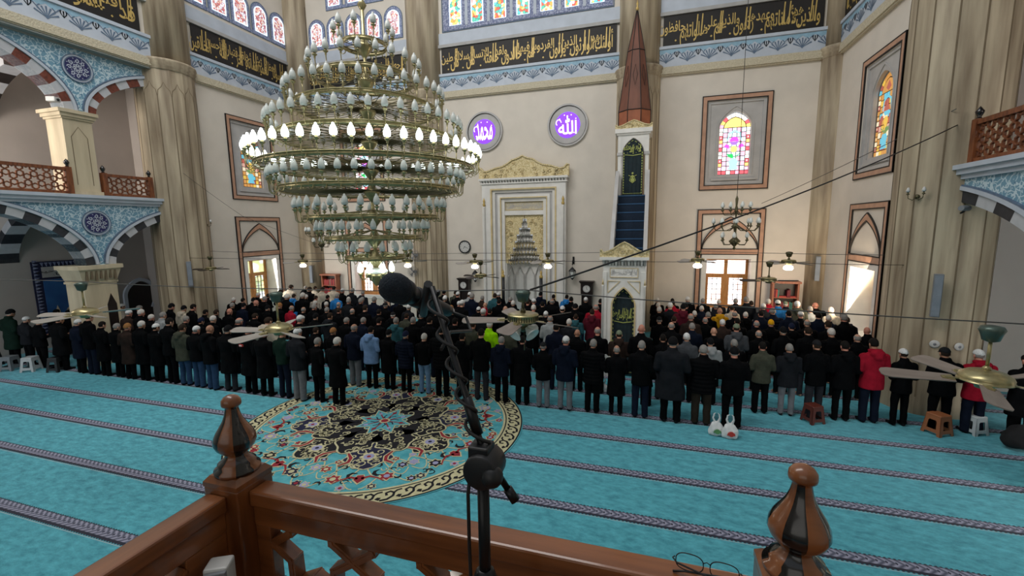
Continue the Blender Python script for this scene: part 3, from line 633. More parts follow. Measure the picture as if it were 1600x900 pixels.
# ---- galleries on both sides
def gallery(F, sg, X, c0=9.30, hw2=2.12):
    N = Vector((sg, 0, 0)); T0 = -0.55
    t = struct(thing('wall_arcade_left' if sg > 0 else 'wall_arcade_right', 'two storeys of striped arches under blue tile spandrels on the %s' % ('left' if sg > 0 else 'right'), None))
    UC, HW = c0-2.24, 1.98                          # wide arch axis and inner half width
    for lvl, (vs, vi, vtop, colr) in enumerate(((3.17, 4.78, 5.03, 'voussoir_black'), (7.76, 9.28, 9.56, 'voussoir_red'))):
        arches = [arch_pts(UC, HW, vs, vi, 36), arch_pts(11.95, hw2, vs, vi-0.1, 36), arch_pts(UC-4.9, HW, vs, vi, 36)]
        sp = MB(); vo = MB(); ml = MB()
        for A in arches:
            uc = (A[0][0]+A[-1][0])/2
            O = []
            for i, p in enumerate(A):
                a = A[max(0, i-1)]; b_ = A[min(len(A)-1, i+1)]; dx, dy = b_[0]-a[0], b_[1]-a[1]; l = math.hypot(dx, dy); O.append((p[0]-dy/l*0.27, p[1]+dx/l*0.27))
            k = 0
            for i in range(0, 36, 2):
                for j in (0, 1):
                    q = [A[i+j], A[i+j+1], O[i+j+1], O[i+j]]
                    if min(x[0] for x in q) > 11.7 or max(x[0] for x in q) < 2.25: continue
                    vo.prism(F, q, T0, 0.0, (i//2) % 2)
            cut = [p for p in O if 2.25 < p[0] < 11.6]
            if len(cut) < 3: continue
            ml.solidribbon(F, cut, 0.075, -0.05, 0.045, 0); ml.solidribbon(F, [(p[0]+(p[0]-uc)*0.025, p[1]+0.05) for p in cut], 0.03, -0.05, 0.03, 1)
        # spandrel wall: above extrados up to the cornice
        outs = []
        for A in arches: outs.append((A, [(a[0], a[1]+0.0) for a in A]))
        vt = vtop+0.02
        def spandrel(A, u0, u1):
            pts = [p for p in A if u0-1e-6 <= p[0] <= u1+1e-6]
            for p, q in zip(pts[:-1], pts[1:]):
                sp.hexa([F(p[0], p[1], T0+0.02), F(q[0], q[1], T0+0.02), F(q[0], q[1], -0.012), F(p[0], p[1], -0.012), F(p[0], vt, T0+0.02), F(q[0], vt, T0+0.02), F(q[0], vt, -0.012), F(p[0], vt, -0.012)], 0)
        spandrel(arches[0], 2.2, 20); spandrel(arches[1], 0, 11.6); spandrel(arches[2], 2.2, 20)
        for a, b_ in ((UC+HW, 11.95-hw2), (UC-4.9+HW, UC-HW)): sp.fbox(F, a, b_, vs, vt, T0+0.02, -0.012, 0)
        sp.build('spandrel', 'tile_blue', t); vo.build('voussoir', ['voussoir_white', colr] if lvl == 0 else [colr, 'voussoir_white'], t); ml.build('arch_moulding', ['frieze_white', 'frieze_blue'], t)
        # columns between the arches
        cb = MB()
        for c in (c0, c0-4.68):
            if lvl == 0:
                cb.fbox(F, c-0.44, c+0.44, 0, 2.6, -0.78, 0.05)
                for (h, v0, v1) in ((0.48, 2.60, 2.66), (0.60, 3.05, 3.17)): cb.fbox(F, c-h, c+h, v0, v1, T0-0.25-(h-0.48), 0.07+(h-0.48))
                a, b_ = 0.45, 0.56
                cb.hexa([F(c-a, 2.66, -0.78), F(c+a, 2.66, -0.78), F(c+a, 2.66, 0.06), F(c-a, 2.66, 0.06), F(c-b_, 3.05, -0.88), F(c+b_, 3.05, -0.88), F(c+b_, 3.05, 0.15), F(c-b_, 3.05, 0.15)])
                for i in range(7): cb.fbox(F, c-0.40+i*0.125, c-0.35+i*0.125, 2.70+0.05*(i % 2), 3.0, 0.05, 0.15, 1)
                cb.prism(F, [(c+0.1, 0.6), (c+0.36, 0.6), (c+0.36, 1.9), (c+0.23, 2.25), (c+0.1, 1.9)], 0.05, 0.056, 2)
            else:
                cb.fbox(F, c-0.36, c+0.36, 5.30, 7.5, -0.72, 0.02)
                for (h, v0, v1) in ((0.40, 7.5, 7.56), (0.44, 7.56, 7.66), (0.49, 7.66, 7.76)): cb.fbox(F, c-h, c+h, v0, v1, -0.72-(h-0.36), 0.02+(h-0.36))
                cb.fbox(F, c-0.42, c+0.42, 5.30, 5.42, -0.78, 0.06)
                cb.ribbon(F, [(c-0.2, 5.6), (c-0.2, 7.0), (c, 7.3), (c+0.2, 7.0), (c+0.2, 5.6)], 0.02, 0.024, 1)
        cb.build('column', ['travertine_pale', 'travertine_line', 'wood_dark'], t)
        md = thing('wall_medallion', 'round navy medallion with white scrolls on the %s blue spandrel of the %s gallery' % (('lower', 'upper')[lvl], 'left' if sg > 0 else 'right'), 'medallion')
        uc, vc = (c0+0.14, 4.47) if lvl == 0 else (c0+0.20, 9.02); r = 0.30 if lvl == 0 else 0.31
        m1 = MB(); m1.prism(F, circ(uc, vc, r+0.08, 40), -0.01, 0.018); m1.solidribbon(F, circ(uc, vc, r+0.075, 40), 0.02, 0, 0.03, 1, True); m1.solidribbon(F, circ(uc, vc, r+0.015, 40), 0.02, 0, 0.03, 1, True); m1.build('rim', ['frieze_white', 'frieze_blue'], md)
        m2 = MB(); m2.prism(F, circ(uc, vc, r, 40), 0.0, 0.024, 0)
        for k in range(8):
            a = 2*PI*k/8; ca, sa = math.cos(a), math.sin(a)
            def rot(x, y): return (uc+r*(x*ca-y*sa), vc+r*(x*sa+y*ca))
            sw = [rot(0.66+0.19*math.cos(t)*(1-t/9), 0.02+0.19*math.sin(t)*(1-t/9)*(1 if k % 2 else -1)) for t in [i*0.55 for i in range(13)]]
            m2.ribbon(F, sw, r*0.085, 0.028, 1); m2.ribbon(F, [rot(0.12, 0), rot(0.3, 0.1), rot(0.42, 0), rot(0.3, -0.1)], r*0.08, 0.028, 1, True)
            m2.flat(F, [rot(0.78, 0.30), rot(0.9, 0.36), rot(0.84, 0.22)], 0.028, 1); m2.flat(F, [rot(0.48, 0.14), rot(0.56, 0.24), rot(0.46, 0.26)], 0.028, 1)
        m2.build('disc', ['tile_navy_ground', 'frieze_white'], md, recalc=False)
    # floor slab, cornices, back wall, ceilings
    mb = MB(); mb.fbox(F, 2.2, 13.6, 5.03, 5.12, -4.4, 0.05, 0); mb.fbox(F, 2.2, 11.6, 5.12, 5.22, -4.4, 0.12, 0); mb.fbox(F, 2.2, 11.6, 5.22, 5.31, -4.4, 0.18, 0); mb.build('gallery_floor', 'frieze_white', t)
    mb = MB(); mb.fbox(F, 2.2, 11.6, 9.56, 9.61, -0.5, 0.02, 0); mb.fbox(F, 2.2, 11.6, 9.61, 9.655, -0.5, 0.24, 1); mb.build('cornice', ['cornice_shade', 'cornice_shade'], t)
    frieze(frame((X+sg*0.16, 0, 0), (0, 1, 0), ZV, (sg, 0, 0)), 2.2, 11.55)
    mb = MB(); mb.fbox(F, 2.2, 11.6, 9.7, 17, -0.5, 0.14); mb.build('upper_wall', 'plaster', t)
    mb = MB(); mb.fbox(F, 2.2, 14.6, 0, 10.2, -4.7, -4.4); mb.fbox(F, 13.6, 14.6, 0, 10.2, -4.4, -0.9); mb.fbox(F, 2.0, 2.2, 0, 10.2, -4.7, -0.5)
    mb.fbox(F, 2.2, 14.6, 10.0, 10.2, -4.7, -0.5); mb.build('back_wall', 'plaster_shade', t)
    mb = MB(); 
    for lvl, (vs, vi) in enumerate(((3.17, 4.78), (7.76, 9.28))):        # striped ribs spanning the aisle behind each column
        for c in (c0, c0-4.68):
            Fx = frame((X-sg*0.55, c, 0), (-sg, 0, 0), ZV, (0, 1, 0)); A = arch_pts(1.92, 1.92, vs, vi, 24); O = [(1.92+(p[0]-1.92)*1.12, vs+(p[1]-vs)*1.16+0.0) for p in A]
            for i in range(24): mb.prism(Fx, [A[i], A[i+1], (min(max(O[i+1][0], 0), 3.84), O[i+1][1]), (min(max(O[i][0], 0), 3.84), O[i][1])], -0.25, 0.25, (i//2) % 2+(2*lvl if lvl else 0))
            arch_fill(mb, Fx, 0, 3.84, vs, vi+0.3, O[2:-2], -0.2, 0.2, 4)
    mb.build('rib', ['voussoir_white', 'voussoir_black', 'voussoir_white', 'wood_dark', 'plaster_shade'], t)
    return t
mat('tile_navy_ground', '20245a', 0.4, var=0.15)
FGL = frame((-16.45, 0, 0), (0, 1, 0), ZV, (1, 0, 0)); FGRR = frame((5.98, 0, 0), (0, 1, 0), ZV, (-1, 0, 0))
gallery(FGL, 1, -16.45); gallery(FGRR, -1, 5.98, 8.35, 3.05)
band(frame((-16.29, 0, 0), (0, 1, 0), ZV, (1, 0, 0)), 2.4, 11.28, S5[:9]+S3[:2], 'black band of gold calligraphy over the left gallery, at the top left corner')
# ================================================================ prayer niche
mat('marble_line', 'cdb98a', 0.5, var=0.1)
mat('muqarnas_grey', 'b3b0ab', 0.6, var=0.15)
def mihrab():
    t = thing('mihrab', 'tall carved white marble prayer niche with gilded crest in the middle of the front wall', 'prayer niche')
    F = FQ; c = -5.08
    mb = MB()
    def ring3(h0, z0, h1, z1, n0, n1, mi=0):
        mb.fbox(F, c-h0, c-h1, 0, z0, n0, n1, mi); mb.fbox(F, c+h1, c+h0, 0, z0, n0, n1, mi); mb.fbox(F, c-h1, c+h1, z1, z0, n0, n1, mi)
    ring3(1.80, 5.97, 1.42, 5.78, 0.01, 0.36); ring3(1.42, 5.78, 1.36, 5.72, 0.01, 0.39, 1); ring3(1.36, 5.72, 1.24, 5.62, 0.01, 0.30); ring3(1.24, 5.62, 1.13, 5.52, 0.01, 0.24, 2)
    ring3(1.13, 5.52, 1.02, 5.42, 0.01, 0.28); ring3(1.02, 5.42, 0.98, 5.38, 0.01, 0.30, 1); ring3(0.98, 5.38, 0.84, 5.30, 0.01, 0.22)
    mb.fbox(F, c-0.84, c+0.84, 4.68, 4.86, 0.01, 0.2); mb.fbox(F, c-0.86, c+0.86, 5.24, 5.32, 0.01, 0.2)
    for sg in (-1, 1): mb.lathe([(0.07, 0), (0.05, 0.25), (0.045, 5.0), (0.06, 5.05)], tuple(F(c+sg*1.70, 0, 0.40)), 10, 0)
    mb.build('frame', ['marble', 'marble_line', 'grey_marble'], t)
    mb = MB()
    for sg in (-1, 1): mb.lathe([(0.03, 5.05), (0.07, 5.12), (0.03, 5.2), (0.055, 5.28), (0.0, 5.42)], tuple(F(c+sg*1.70, 0, 0.40)), 10, 0)
    mb.build('colonnette_finial', 'gold', t)
    mb = MB(); mb.fbox(F, c-1.86, c+1.86, 5.97, 6.02, 0.01, 0.42); mb.fbox(F, c-1.9, c+1.9, 6.12, 6.2, 0.01, 0.5)
    for i in range(30): u = c-1.86+3.72*(i+0.5)/30; mb.hexa([F(u-0.03, 6.02, 0.2), F(u+0.03, 6.02, 0.2), F(u+0.03, 6.02, 0.40), F(u-0.03, 6.02, 0.40), F(u-0.05, 6.12, 0.2), F(u+0.05, 6.12, 0.2), F(u+0.05, 6.12, 0.48), F(u-0.05, 6.12, 0.48)], 0)
    mb.fbox(F, c-1.84, c+1.84, 6.02, 6.12, 0.01, 0.3, 1); mb.build('cornice', ['marble', 'grey_marble'], t)
    mb = MB(); top = [(-1.92, 6.2), (-1.92, 6.62), (-1.86, 6.66), (-1.72, 6.52), (-1.55, 6.50), (-1.2, 6.62), (-0.85, 6.68), (-0.62, 6.80), (-0.45, 6.92), (-0.25, 6.96), (-0.1, 7.02), (0, 7.08)]
    pts = [(c+a, b) for a, b in top]+[(c-a, b) for a, b in reversed(top[:-1])]
    mb.prism(F, pts, 0.2, 0.36); mb.solidribbon(F, pts[1:-1], 0.05, 0.2, 0.41)
    rng = random.Random(4)
    for i in range(46):
        a = rng.uniform(-1.75, 1.75); zt = 6.45+0.5*max(0, 1-abs(a)/1.1); z = rng.uniform(6.26, zt); r = rng.uniform(0.05, 0.09); s0 = rng.uniform(0, 6)
        mb.solidribbon(F, [(c+a+r*(1-k/14)*math.cos(s0+k*0.6), z+r*(1-k/14)*math.sin(s0+k*0.6)) for k in range(11)], 0.022, 0.35, 0.39)
    mb.build('crest', 'gold_relief', t, recalc=True)
    mb = MB(); mb.fbox(F, c-0.86, c+0.86, 4.86, 5.26, 0.01, 0.12, 0); rect_ring(mb, F, c-0.82, c+0.82, 4.89, 5.22, 0.02, 0.11, 0.14, 1)
    mb.build('inscription_panel', ['cream_relief', 'marble_line'], t)
    mb = MB(); letter_band(mb, F, 'فول وجهك شطر المسجد الحرام'.split(), c-0.76, c+0.76, 4.90, 5.21, 0.125, 0); mb.build('lettering', 'grey_marble', t, recalc=False)
    # gilded field with stepped opening
    mb = MB(); st = [(0.74, 2.62), (0.74, 2.80), (0.66, 2.80), (0.66, 3.02), (0.54, 3.02), (0.54, 3.30), (0.45, 3.30), (0.45, 3.58), (0.36, 3.58), (0.36, 3.86), (0.25, 3.86), (0.25, 4.14), (0.13, 4.14), (0.13, 4.36), (0.05, 4.52)]
    lv = sorted({z for _, z in st} | {4.68})
    def hw(z):
        h = 0
        for (a, z0), (b, z1) in zip(st[:-1], st[1:]):
            if z0 <= z < z1: h = a if a == b else a+(b-a)*(z-z0)/(z1-z0)
        return h
    for a, b in zip(lv[:-1], lv[1:]):
        h = hw((a+b)/2)
        mb.fbox(F, c-0.86, c-h, a, b, 0.01, 0.10); mb.fbox(F, c+h, c+0.86, a, b, 0.01, 0.10)
        if h == 0: mb.fbox(F, c-0.01, c+0.01, a, b, 0.01, 0.10)
    for i in range(60):
        a = rng.uniform(0.12, 0.80)*rng.choice((-1, 1)); z = rng.uniform(2.7, 4.6)
        if abs(a) < hw(z)+0.1: continue
        r = rng.uniform(0.05, 0.09); s0 = rng.uniform(0, 6)
        mb.solidribbon(F, [(c+a+r*(1-k/14)*math.cos(s0+k*0.6), z+r*(1-k/14)*math.sin(s0+k*0.6)) for k in range(11)], 0.02, 0.09, 0.13)
    mb.build('gilded_field', 'gold_relief', t)
    # stalactite tiers
    mb = MB(); tiers = [(0.74, 2.62), (0.66, 2.84), (0.54, 3.05), (0.45, 3.33), (0.36, 3.60), (0.25, 3.88), (0.13, 4.15), (0.04, 4.50)]
    for k in range(7):
        r0, z0 = tiers[k]; r1, z1 = tiers[k+1]; nn = max(4, int(12*r0/0.74)+2)
        prof = [(r0*0.86, z0), (r0*0.99, z0+0.3*(z1-z0)), (r0, z0+0.62*(z1-z0)), (r1*0.98, z0+0.8*(z1-z0)), (r1, z1)]
        mb.lathe(prof, tuple(F(c, 0, 0.06)), nn*2, 0, False, 0, PI, mfun=lambda i, j: (1 if i % 2 else 0))
        for i in range(nn+1):
            a = PI*i/nn; p = F(c, 0, 0.06)+Vector((r0*0.9*math.cos(a), r0*0.9*math.sin(a), z0))
            mb.lathe([(0.0, -0.09), (0.028, -0.04), (0.03, 0.02), (0.045, 0.07), (0.0, 0.075)], tuple(p), 6, 2 if k in (0, 2, 3) else 0)
            if i < nn:
                a2 = PI*(i+0.5)/nn; fr = frame(F(c, 0, 0.06)+Vector((r0*0.97*math.cos(a2), r0*0.97*math.sin(a2), z0)), (-math.sin(a2), math.cos(a2), 0), ZV, (-math.cos(a2), -math.sin(a2), 0))
                wv = r0*PI/nn*0.42; mb.solidribbon(fr, [(-wv, 0.0), (-wv*0.9, (z1-z0)*0.4), (0, (z1-z0)*0.7), (wv*0.9, (z1-z0)*0.4), (wv, 0.0)], 0.018, -0.005, 0.03, 2 if k in (1, 3) else 1)
    mb.build('stalactite_vault', ['marble', 'muqarnas_grey', 'gold_relief'], t)
    mb = MB(); mb.lathe([(0.80, 0), (0.80, 2.66)], tuple(F(c, 0, 0.0)), 10, 0, False, 0, PI)
    for i in range(6):
        a = PI*(i)/5; p = F(c, 0, 0)+Vector((0.77*math.cos(a), 0.77*math.sin(a), 0)); mb.lathe([(0.035, 0), (0.028, 0.1), (0.028, 2.0), (0.05, 2.1)], tuple(p), 8, 1)
        if i < 5:
            a2 = PI*(i+0.5)/5; fr = frame(F(c, 0, 0)+Vector((0.74*math.cos(a2), 0.74*math.sin(a2), 0)), (-math.sin(a2), math.cos(a2), 0), ZV, (-math.cos(a2), -math.sin(a2), 0))
            mb.solidribbon(fr, [(-0.2, 0.1), (-0.2, 2.05), (-0.1, 2.25), (-0.07, 2.33), (0, 2.45), (0.07, 2.33), (0.1, 2.25), (0.2, 2.05), (0.2, 0.1)], 0.03, -0.01, 0.03, 2)
    for sg in (-1, 1): mb.fbox(F, min(c+sg*0.79, c+sg*0.86), max(c+sg*0.79, c+sg*0.86), 0, 2.64, 0.01, 0.14)
    mb.build('niche', ['marble', 'grey_marble', 'muqarnas_grey'], t); return t
mihrab()

def roundel(u, v, word, label):
    t = thing('calligraphy_roundel', label, 'roundel')
    mb = MB(); mb.prism(FQ, circ(u, v, 0.80, 48), 0.02, 0.05, 0); mb.solidribbon(FQ, circ(u, v, 0.78, 48), 0.07, 0.02, 0.09, 0, True); mb.solidribbon(FQ, circ(u, v, 0.74, 48), 0.015, 0.02, 0.095, 1, True); mb.build('rim', ['grey_marble', 'black_line'], t)
    mb = MB(); mb.prism(FQ, circ(u, v, 0.50, 40), 0.05, 0.06); mb.build('disc', 'neon_violet', t)
    mb = MB(); vs, fs, wd = word_mesh(word); ys = [y for _, y in vs]; s_ = 0.80/max(wd, (max(ys)-min(ys))*1.0)
    y0 = (max(ys)+min(ys))/2; sy = 0.72/(max(ys)-min(ys)); sx = 0.74/wd
    mb.add([FQ(u+(x-wd/2)*sx, v+(y-y0)*sy, 0.068) for x, y in vs], fs, 0)
    for a in (0.6, 1.2, 1.9, 2.5, 3.6, 5.4): mb.flat(FQ, circ(u+0.40*math.cos(a), v+0.40*math.sin(a), 0.022, 8), 0.068, 0)
    mb.ribbon(FQ, [(u-0.36+0.1*math.cos(k*0.5), v+0.1+0.12*math.sin(k*0.5)) for k in range(9)], 0.03, 0.068, 0)
    mb.build('lettering', 'neon_white', t, recalc=False)
roundel(-6.83, 8.2, 'محمد', 'round violet neon calligraphy disc beside the chandelier')
roundel(-3.27, 8.2, 'الله', 'round violet neon calligraphy disc beside the pointed spire')

# ================================================================ pulpit
def minbar():
    t = thing('minbar', 'tall white marble pulpit with blue stairs, curtained door and brown pointed spire', 'pulpit', (-0.635, 12.2, 0))
    F = frame((0, 0, 0), (1, 0, 0), ZV, (0, -1, 0))       # local, n towards the hall
    p = MB(); A = arch_pts(0, 0.29, 2.02, 2.50, 16, 0.6)
    arch_fill(p, F, -0.55, 0.55, 0, 3.12, A, -0.28, 0.0)
    for sg in (-1, 1):
        p.fbox(F, min(sg*0.45, sg*0.56), max(sg*0.45, sg*0.56), 0, 2.95, 0, 0.035); p.lathe([(0.03, 0.1), (0.025, 2.55), (0.04, 2.6)], (sg*0.55, -0.05, 0), 8, 0); p.lathe([(0.03, 2.6), (0.0, 2.78)], (sg*0.55, -0.05, 0), 8, 1)
        p.solidribbon(F, [(sg*0.42, 2.70), (sg*0.10, 2.70), (sg*0.42, 2.38), (sg*0.42, 2.70)], 0.022, 0, 0.02, 1)
    p.solidribbon(F, [(-0.31, 0.1)]+arch_pts(0, 0.31, 2.02, 2.53, 16, 0.6)+[(0.31, 0.1)], 0.035, 0, 0.025, 1)
    p.fbox(F, -0.37, 0.37, 2.80, 3.06, 0, 0.02); rect_ring(p, F, -0.37, 0.37, 2.80, 3.06, 0.015, 0, 0.03, 1)
    p.build('portal', ['marble', 'marble_line'], t)
    mb = MB(); letter_band(mb, F, 'لا إله إلا الله محمد رسول الله'.split(), -0.34, 0.34, 2.83, 3.04, 0.024, 0); mb.build('lettering', 'grey_marble', t, recalc=False)
    mb = MB()
    for i in range(14):
        u = -0.58+1.16*(i+0.5)/14; mb.hexa([F(u-0.02, 3.12, -0.2), F(u+0.02, 3.12, -0.2), F(u+0.02, 3.12, 0.03), F(u-0.02, 3.12, 0.03), F(u-0.038, 3.28, -0.2), F(u+0.038, 3.28, -0.2), F(u+0.038, 3.28, 0.11), F(u-0.038, 3.28, 0.11)], i % 2)
    mb.fbox(F, -0.64, 0.64, 3.28, 3.36, -0.3, 0.13, 0); mb.fbox(F, -0.57, 0.57, 3.12, 3.28, -0.28, 0.0, 1); mb.build('cornice', ['marble', 'muqarnas_grey'], t)
    def crest(z, h, w_, n0, n1, par):
        mb = MB(); top = [(-w_, 0), (-w_, 0.44*h), (-w_*0.95, 0.5*h), (-w_*0.85, 0.30*h), (-w_*0.62, 0.40*h), (-w_*0.4, 0.62*h), (-w_*0.2, 0.84*h), (0, h)]
        pts = [(a, z+b) for a, b in top]+[(-a, z+b) for a, b in reversed(top[:-1])]
        mb.prism(F, pts, n0, n1); mb.solidribbon(F, pts[1:-1], 0.03, n0, n1+0.03); rng = random.Random(2)
        for i in range(22):
            a = rng.uniform(-0.75, 0.75)*w_; zz = z+rng.uniform(0.08, 0.3+0.5*max(0, 1-abs(a)/w_/0.6))*h; r = 0.035*w_/0.6; s0 = rng.uniform(0, 6)
            mb.solidribbon(F, [(a+r*(1-k/14)*math.cos(s0+k*0.6), zz+r*(1-k/14)*math.sin(s0+k*0.6)) for k in range(10)], 0.012, n1, n1+0.02)
        mb.build('crest', 'gold_relief', par)
    crest(3.36, 0.40, 0.64, 0.02, 0.1, t)
    def curtain(F, w_, z0, zs, zt, n, words, lz, big):
        cu = MB(); A = arch_pts(0, w_, zs, zt, 16, 0.6); nn = 24
        def top(u):
            for (a, b) in zip(A[:-1], A[1:]):
                if a[0]-1e-9 <= u <= b[0]+1e-9: return a[1]+(b[1]-a[1])*(u-a[0])/max(1e-9, b[0]-a[0])
            return zs
        vs = []
        for j in range(9):
            for i in range(nn+1):
                u = -w_+2*w_*i/nn; vs.append(F(u, z0+(top(u)-z0)*j/8, n+0.016*math.sin(i*1.35)*(1-0.55*j/8)))
        cu.add(vs, [(j*(nn+1)+i, j*(nn+1)+i+1, (j+1)*(nn+1)+i+1, (j+1)*(nn+1)+i) for j in range(8) for i in range(nn)], 0, True)
        cu.add([v-Vector(F(0, 0, 0.02))+Vector(F(0, 0, 0)) for v in vs], [(j*(nn+1)+i, (j+1)*(nn+1)+i, (j+1)*(nn+1)+i+1, j*(nn+1)+i+1) for j in range(8) for i in range(nn)], 0, True)
        c = cu.build('curtain', 'curtain_teal', t, recalc=False)
        le = MB(); q = n+0.03
        letter_band(le, F, words, -w_*0.78, w_*0.78, lz-big, lz+big, q, 0)
        o = le.build('lettering', 'lime_paint', None, recalc=False); o.parent = c; le = MB()
        le.ribbon(F, [(-w_*0.8, lz-big*1.05), (0, lz-big*1.25), (w_*0.8, lz-big*1.05)], 0.022, q)
        for sg in (-1, 1):
            for i in range(16): z = z0+0.1+(zs-z0-0.1)*i/16; le.flat(F, [(sg*w_*0.90, z), (sg*w_*0.96, z+0.04), (sg*w_*0.90, z+0.08), (sg*w_*0.84, z+0.04)], q)
        for (a, b) in zip(A[1:-1:2], A[2:-1:2]): le.ribbon(F, [(a[0]*0.88, zs+(a[1]-zs)*0.86), (b[0]*0.88, zs+(b[1]-zs)*0.86)], 0.02, q)
        zc = z0+(lz-z0)*0.36
        for k in range(3): le.flat(F, circ(0, zc+0.1*k*w_/0.3, (0.06-0.014*k)*w_/0.3, 10), q)
        for sg in (-1, 1): le.ribbon(F, [(0, zc-0.1), (sg*0.09*w_/0.3, zc-0.02), (sg*0.05, zc+0.12), (sg*0.12*w_/0.3, zc+0.16)], 0.02, q)
        for z in (z0+0.06, z0+0.12): le.ribbon(F, [(-w_*0.85, z), (w_*0.85, z)], 0.012, q)
        o = le.build('border_pattern', 'lime_paint', None, recalc=False); o.parent = c
    curtain(F, 0.30, 0.08, 2.02, 2.50, -0.10, 'بسم الله الرحمن الرحيم'.split(), 1.78, 0.19)
    # flanks, stairs and tower
    FS = frame((0, 0, 0), (0, 1, 0), ZV, (1, 0, 0)); mb = MB()
    for sg in (-1, 1):
        a, b_ = sorted((sg*0.47, sg*0.55))
        mb.prism(FS, [(0.28, 0), (0.28, 1.15), (0.5, 1.25), (4.1, 6.0), (5.28, 6.0), (5.28, 0)], a, b_)
        mb.solidribbon(FS, [(0.4, 1.22), (4.1, 6.05)], 0.10, a-0.02, b_+0.02, 1)
        for i in range(9): y = 0.8+i*0.36; mb.prism(FS, [(y, 1.0+(y-0.5)*1.32-0.45), (y+0.22, 1.0+(y-0.28)*1.32-0.45), (y+0.22, 1.0+(y-0.28)*1.32-0.15), (y, 1.0+(y-0.5)*1.32-0.15)], a-0.012, b_+0.012, 1)
    mb.build('side_wall', ['marble', 'grey_marble'], t)
    mb = MB(); N_ = 18
    for i in range(N_):
        y0 = 0.35+3.7*i/N_; z1 = 0.29*(i+1); mb.box(-0.47, 0.47, y0, 4.2, max(0, z1-0.29), z1, 0); mb.box(-0.46, 0.46, y0-0.015, y0+0.02, z1-0.035, z1+0.006, 1)
    mb.build('stair', ['stair_carpet', 'stair_edge'], t)
    mb = MB(); zf = 5.22
    mb.box(-0.50, 0.50, 4.2, 5.25, 5.05, zf)
    for x in (-1, 1):
        for y in (4.22, 5.1): mb.box(min(x*0.40, x*0.52), max(x*0.40, x*0.52), y, y+0.12, zf, 6.80)
        mb.box(min(x*0.46, x*0.54), max(x*0.46, x*0.54), 4.2, 5.25, zf, 5.95)
        mb.box(min(x*0.36, x*0.55), max(x*0.36, x*0.55), 4.18, 4.36, 6.62, 6.72, 1)
    FT = frame((0, 4.2, 0), (1, 0, 0), ZV, (0, -1, 0)); FB = frame((0, 5.24, 0), (1, 0, 0), ZV, (0, 1, 0))
    arch_fill(mb, FT, -0.52, 0.52, 6.72, 7.36, arch_pts(0, 0.36, 6.72, 7.2, 16, 0.65), -0.14, 0.0); arch_fill(mb, FB, -0.52, 0.52, 6.72, 7.36, arch_pts(0, 0.36, 6.72, 7.2, 16, 0.65), -0.14, 0.0)
    for x in (-1, 1):
        FX = frame((x*0.52, 4.72, 0), (0, 1, 0), ZV, (x, 0, 0)); arch_fill(mb, FX, -0.53, 0.53, 6.72, 7.36, arch_pts(0, 0.36, 6.72, 7.2, 16, 0.65), -0.12, 0.0)
    mb.box(-0.62, 0.62, 4.1, 5.3, 7.36, 7.50); mb.box(-0.56, 0.56, 4.15, 5.28, 7.30, 7.36); mb.build('tower', ['marble', 'grey_marble'], t)
    old = F; F = frame((0, 4.12, 0), (1, 0, 0), ZV, (0, -1, 0))
    crest(7.50, 0.27, 0.62, -0.06, 0.0, t); curtain(F, 0.34, 5.18, 6.72, 7.16, -0.02, 'لا إله إلا الله'.split(), 6.80, 0.17)
    sp = MB(); o0 = PI/8; ax = (0, 4.72, 0)
    sp.lathe([(0.58, 7.5), (0.58, 8.14)], ax, 8, 1, False, o0, o0+2*PI); sp.lathe([(0.585, 8.14), (0.30, 10.16), (0.02, 11.5)], ax, 8, 0, False, o0, o0+2*PI)
    for i in range(8):
        a = o0+2*PI*i/8; sp.tube([(0.58*math.cos(a), 4.72+0.58*math.sin(a), 7.5), (0.588*math.cos(a), 4.72+0.588*math.sin(a), 8.14), (0.303*math.cos(a), 4.72+0.303*math.sin(a), 10.16), (0.02*math.cos(a), 4.72+0.02*math.sin(a), 11.5)], 0.014, 5, 2)
        b_ = o0+2*PI*(i+1)/8
        for r, z in ((0.588, 8.14), (0.303, 10.16)): sp.tube([(r*math.cos(a), 4.72+r*math.sin(a), z), (r*math.cos(b_), 4.72+r*math.sin(b_), z)], 0.016, 5, 2)
        am = (a+b_)/2; cs = math.cos(PI/8)
        def q(z, off): r = (0.585+(0.30-0.585)*(z-8.14)/2.02)*cs+0.012; return (r*math.cos(am)-off*math.sin(am), 4.72+r*math.sin(am)+off*math.cos(am), z)
        sp.tube([q(8.95, 0), q(9.3, 0.075), q(9.66, 0), q(9.3, -0.075)], 0.007, 4, 2, True)
    sp.build('spire', ['spire_brown', 'spire_orange', 'black_line'], t)
    fi = MB(); fi.lathe([(0.02, 11.48), (0.06, 11.56), (0.02, 11.64), (0.045, 11.72), (0.015, 11.78), (0.0, 12.0)], ax, 12, 0); fi.build('finial', 'gold', t); return t
minbar()

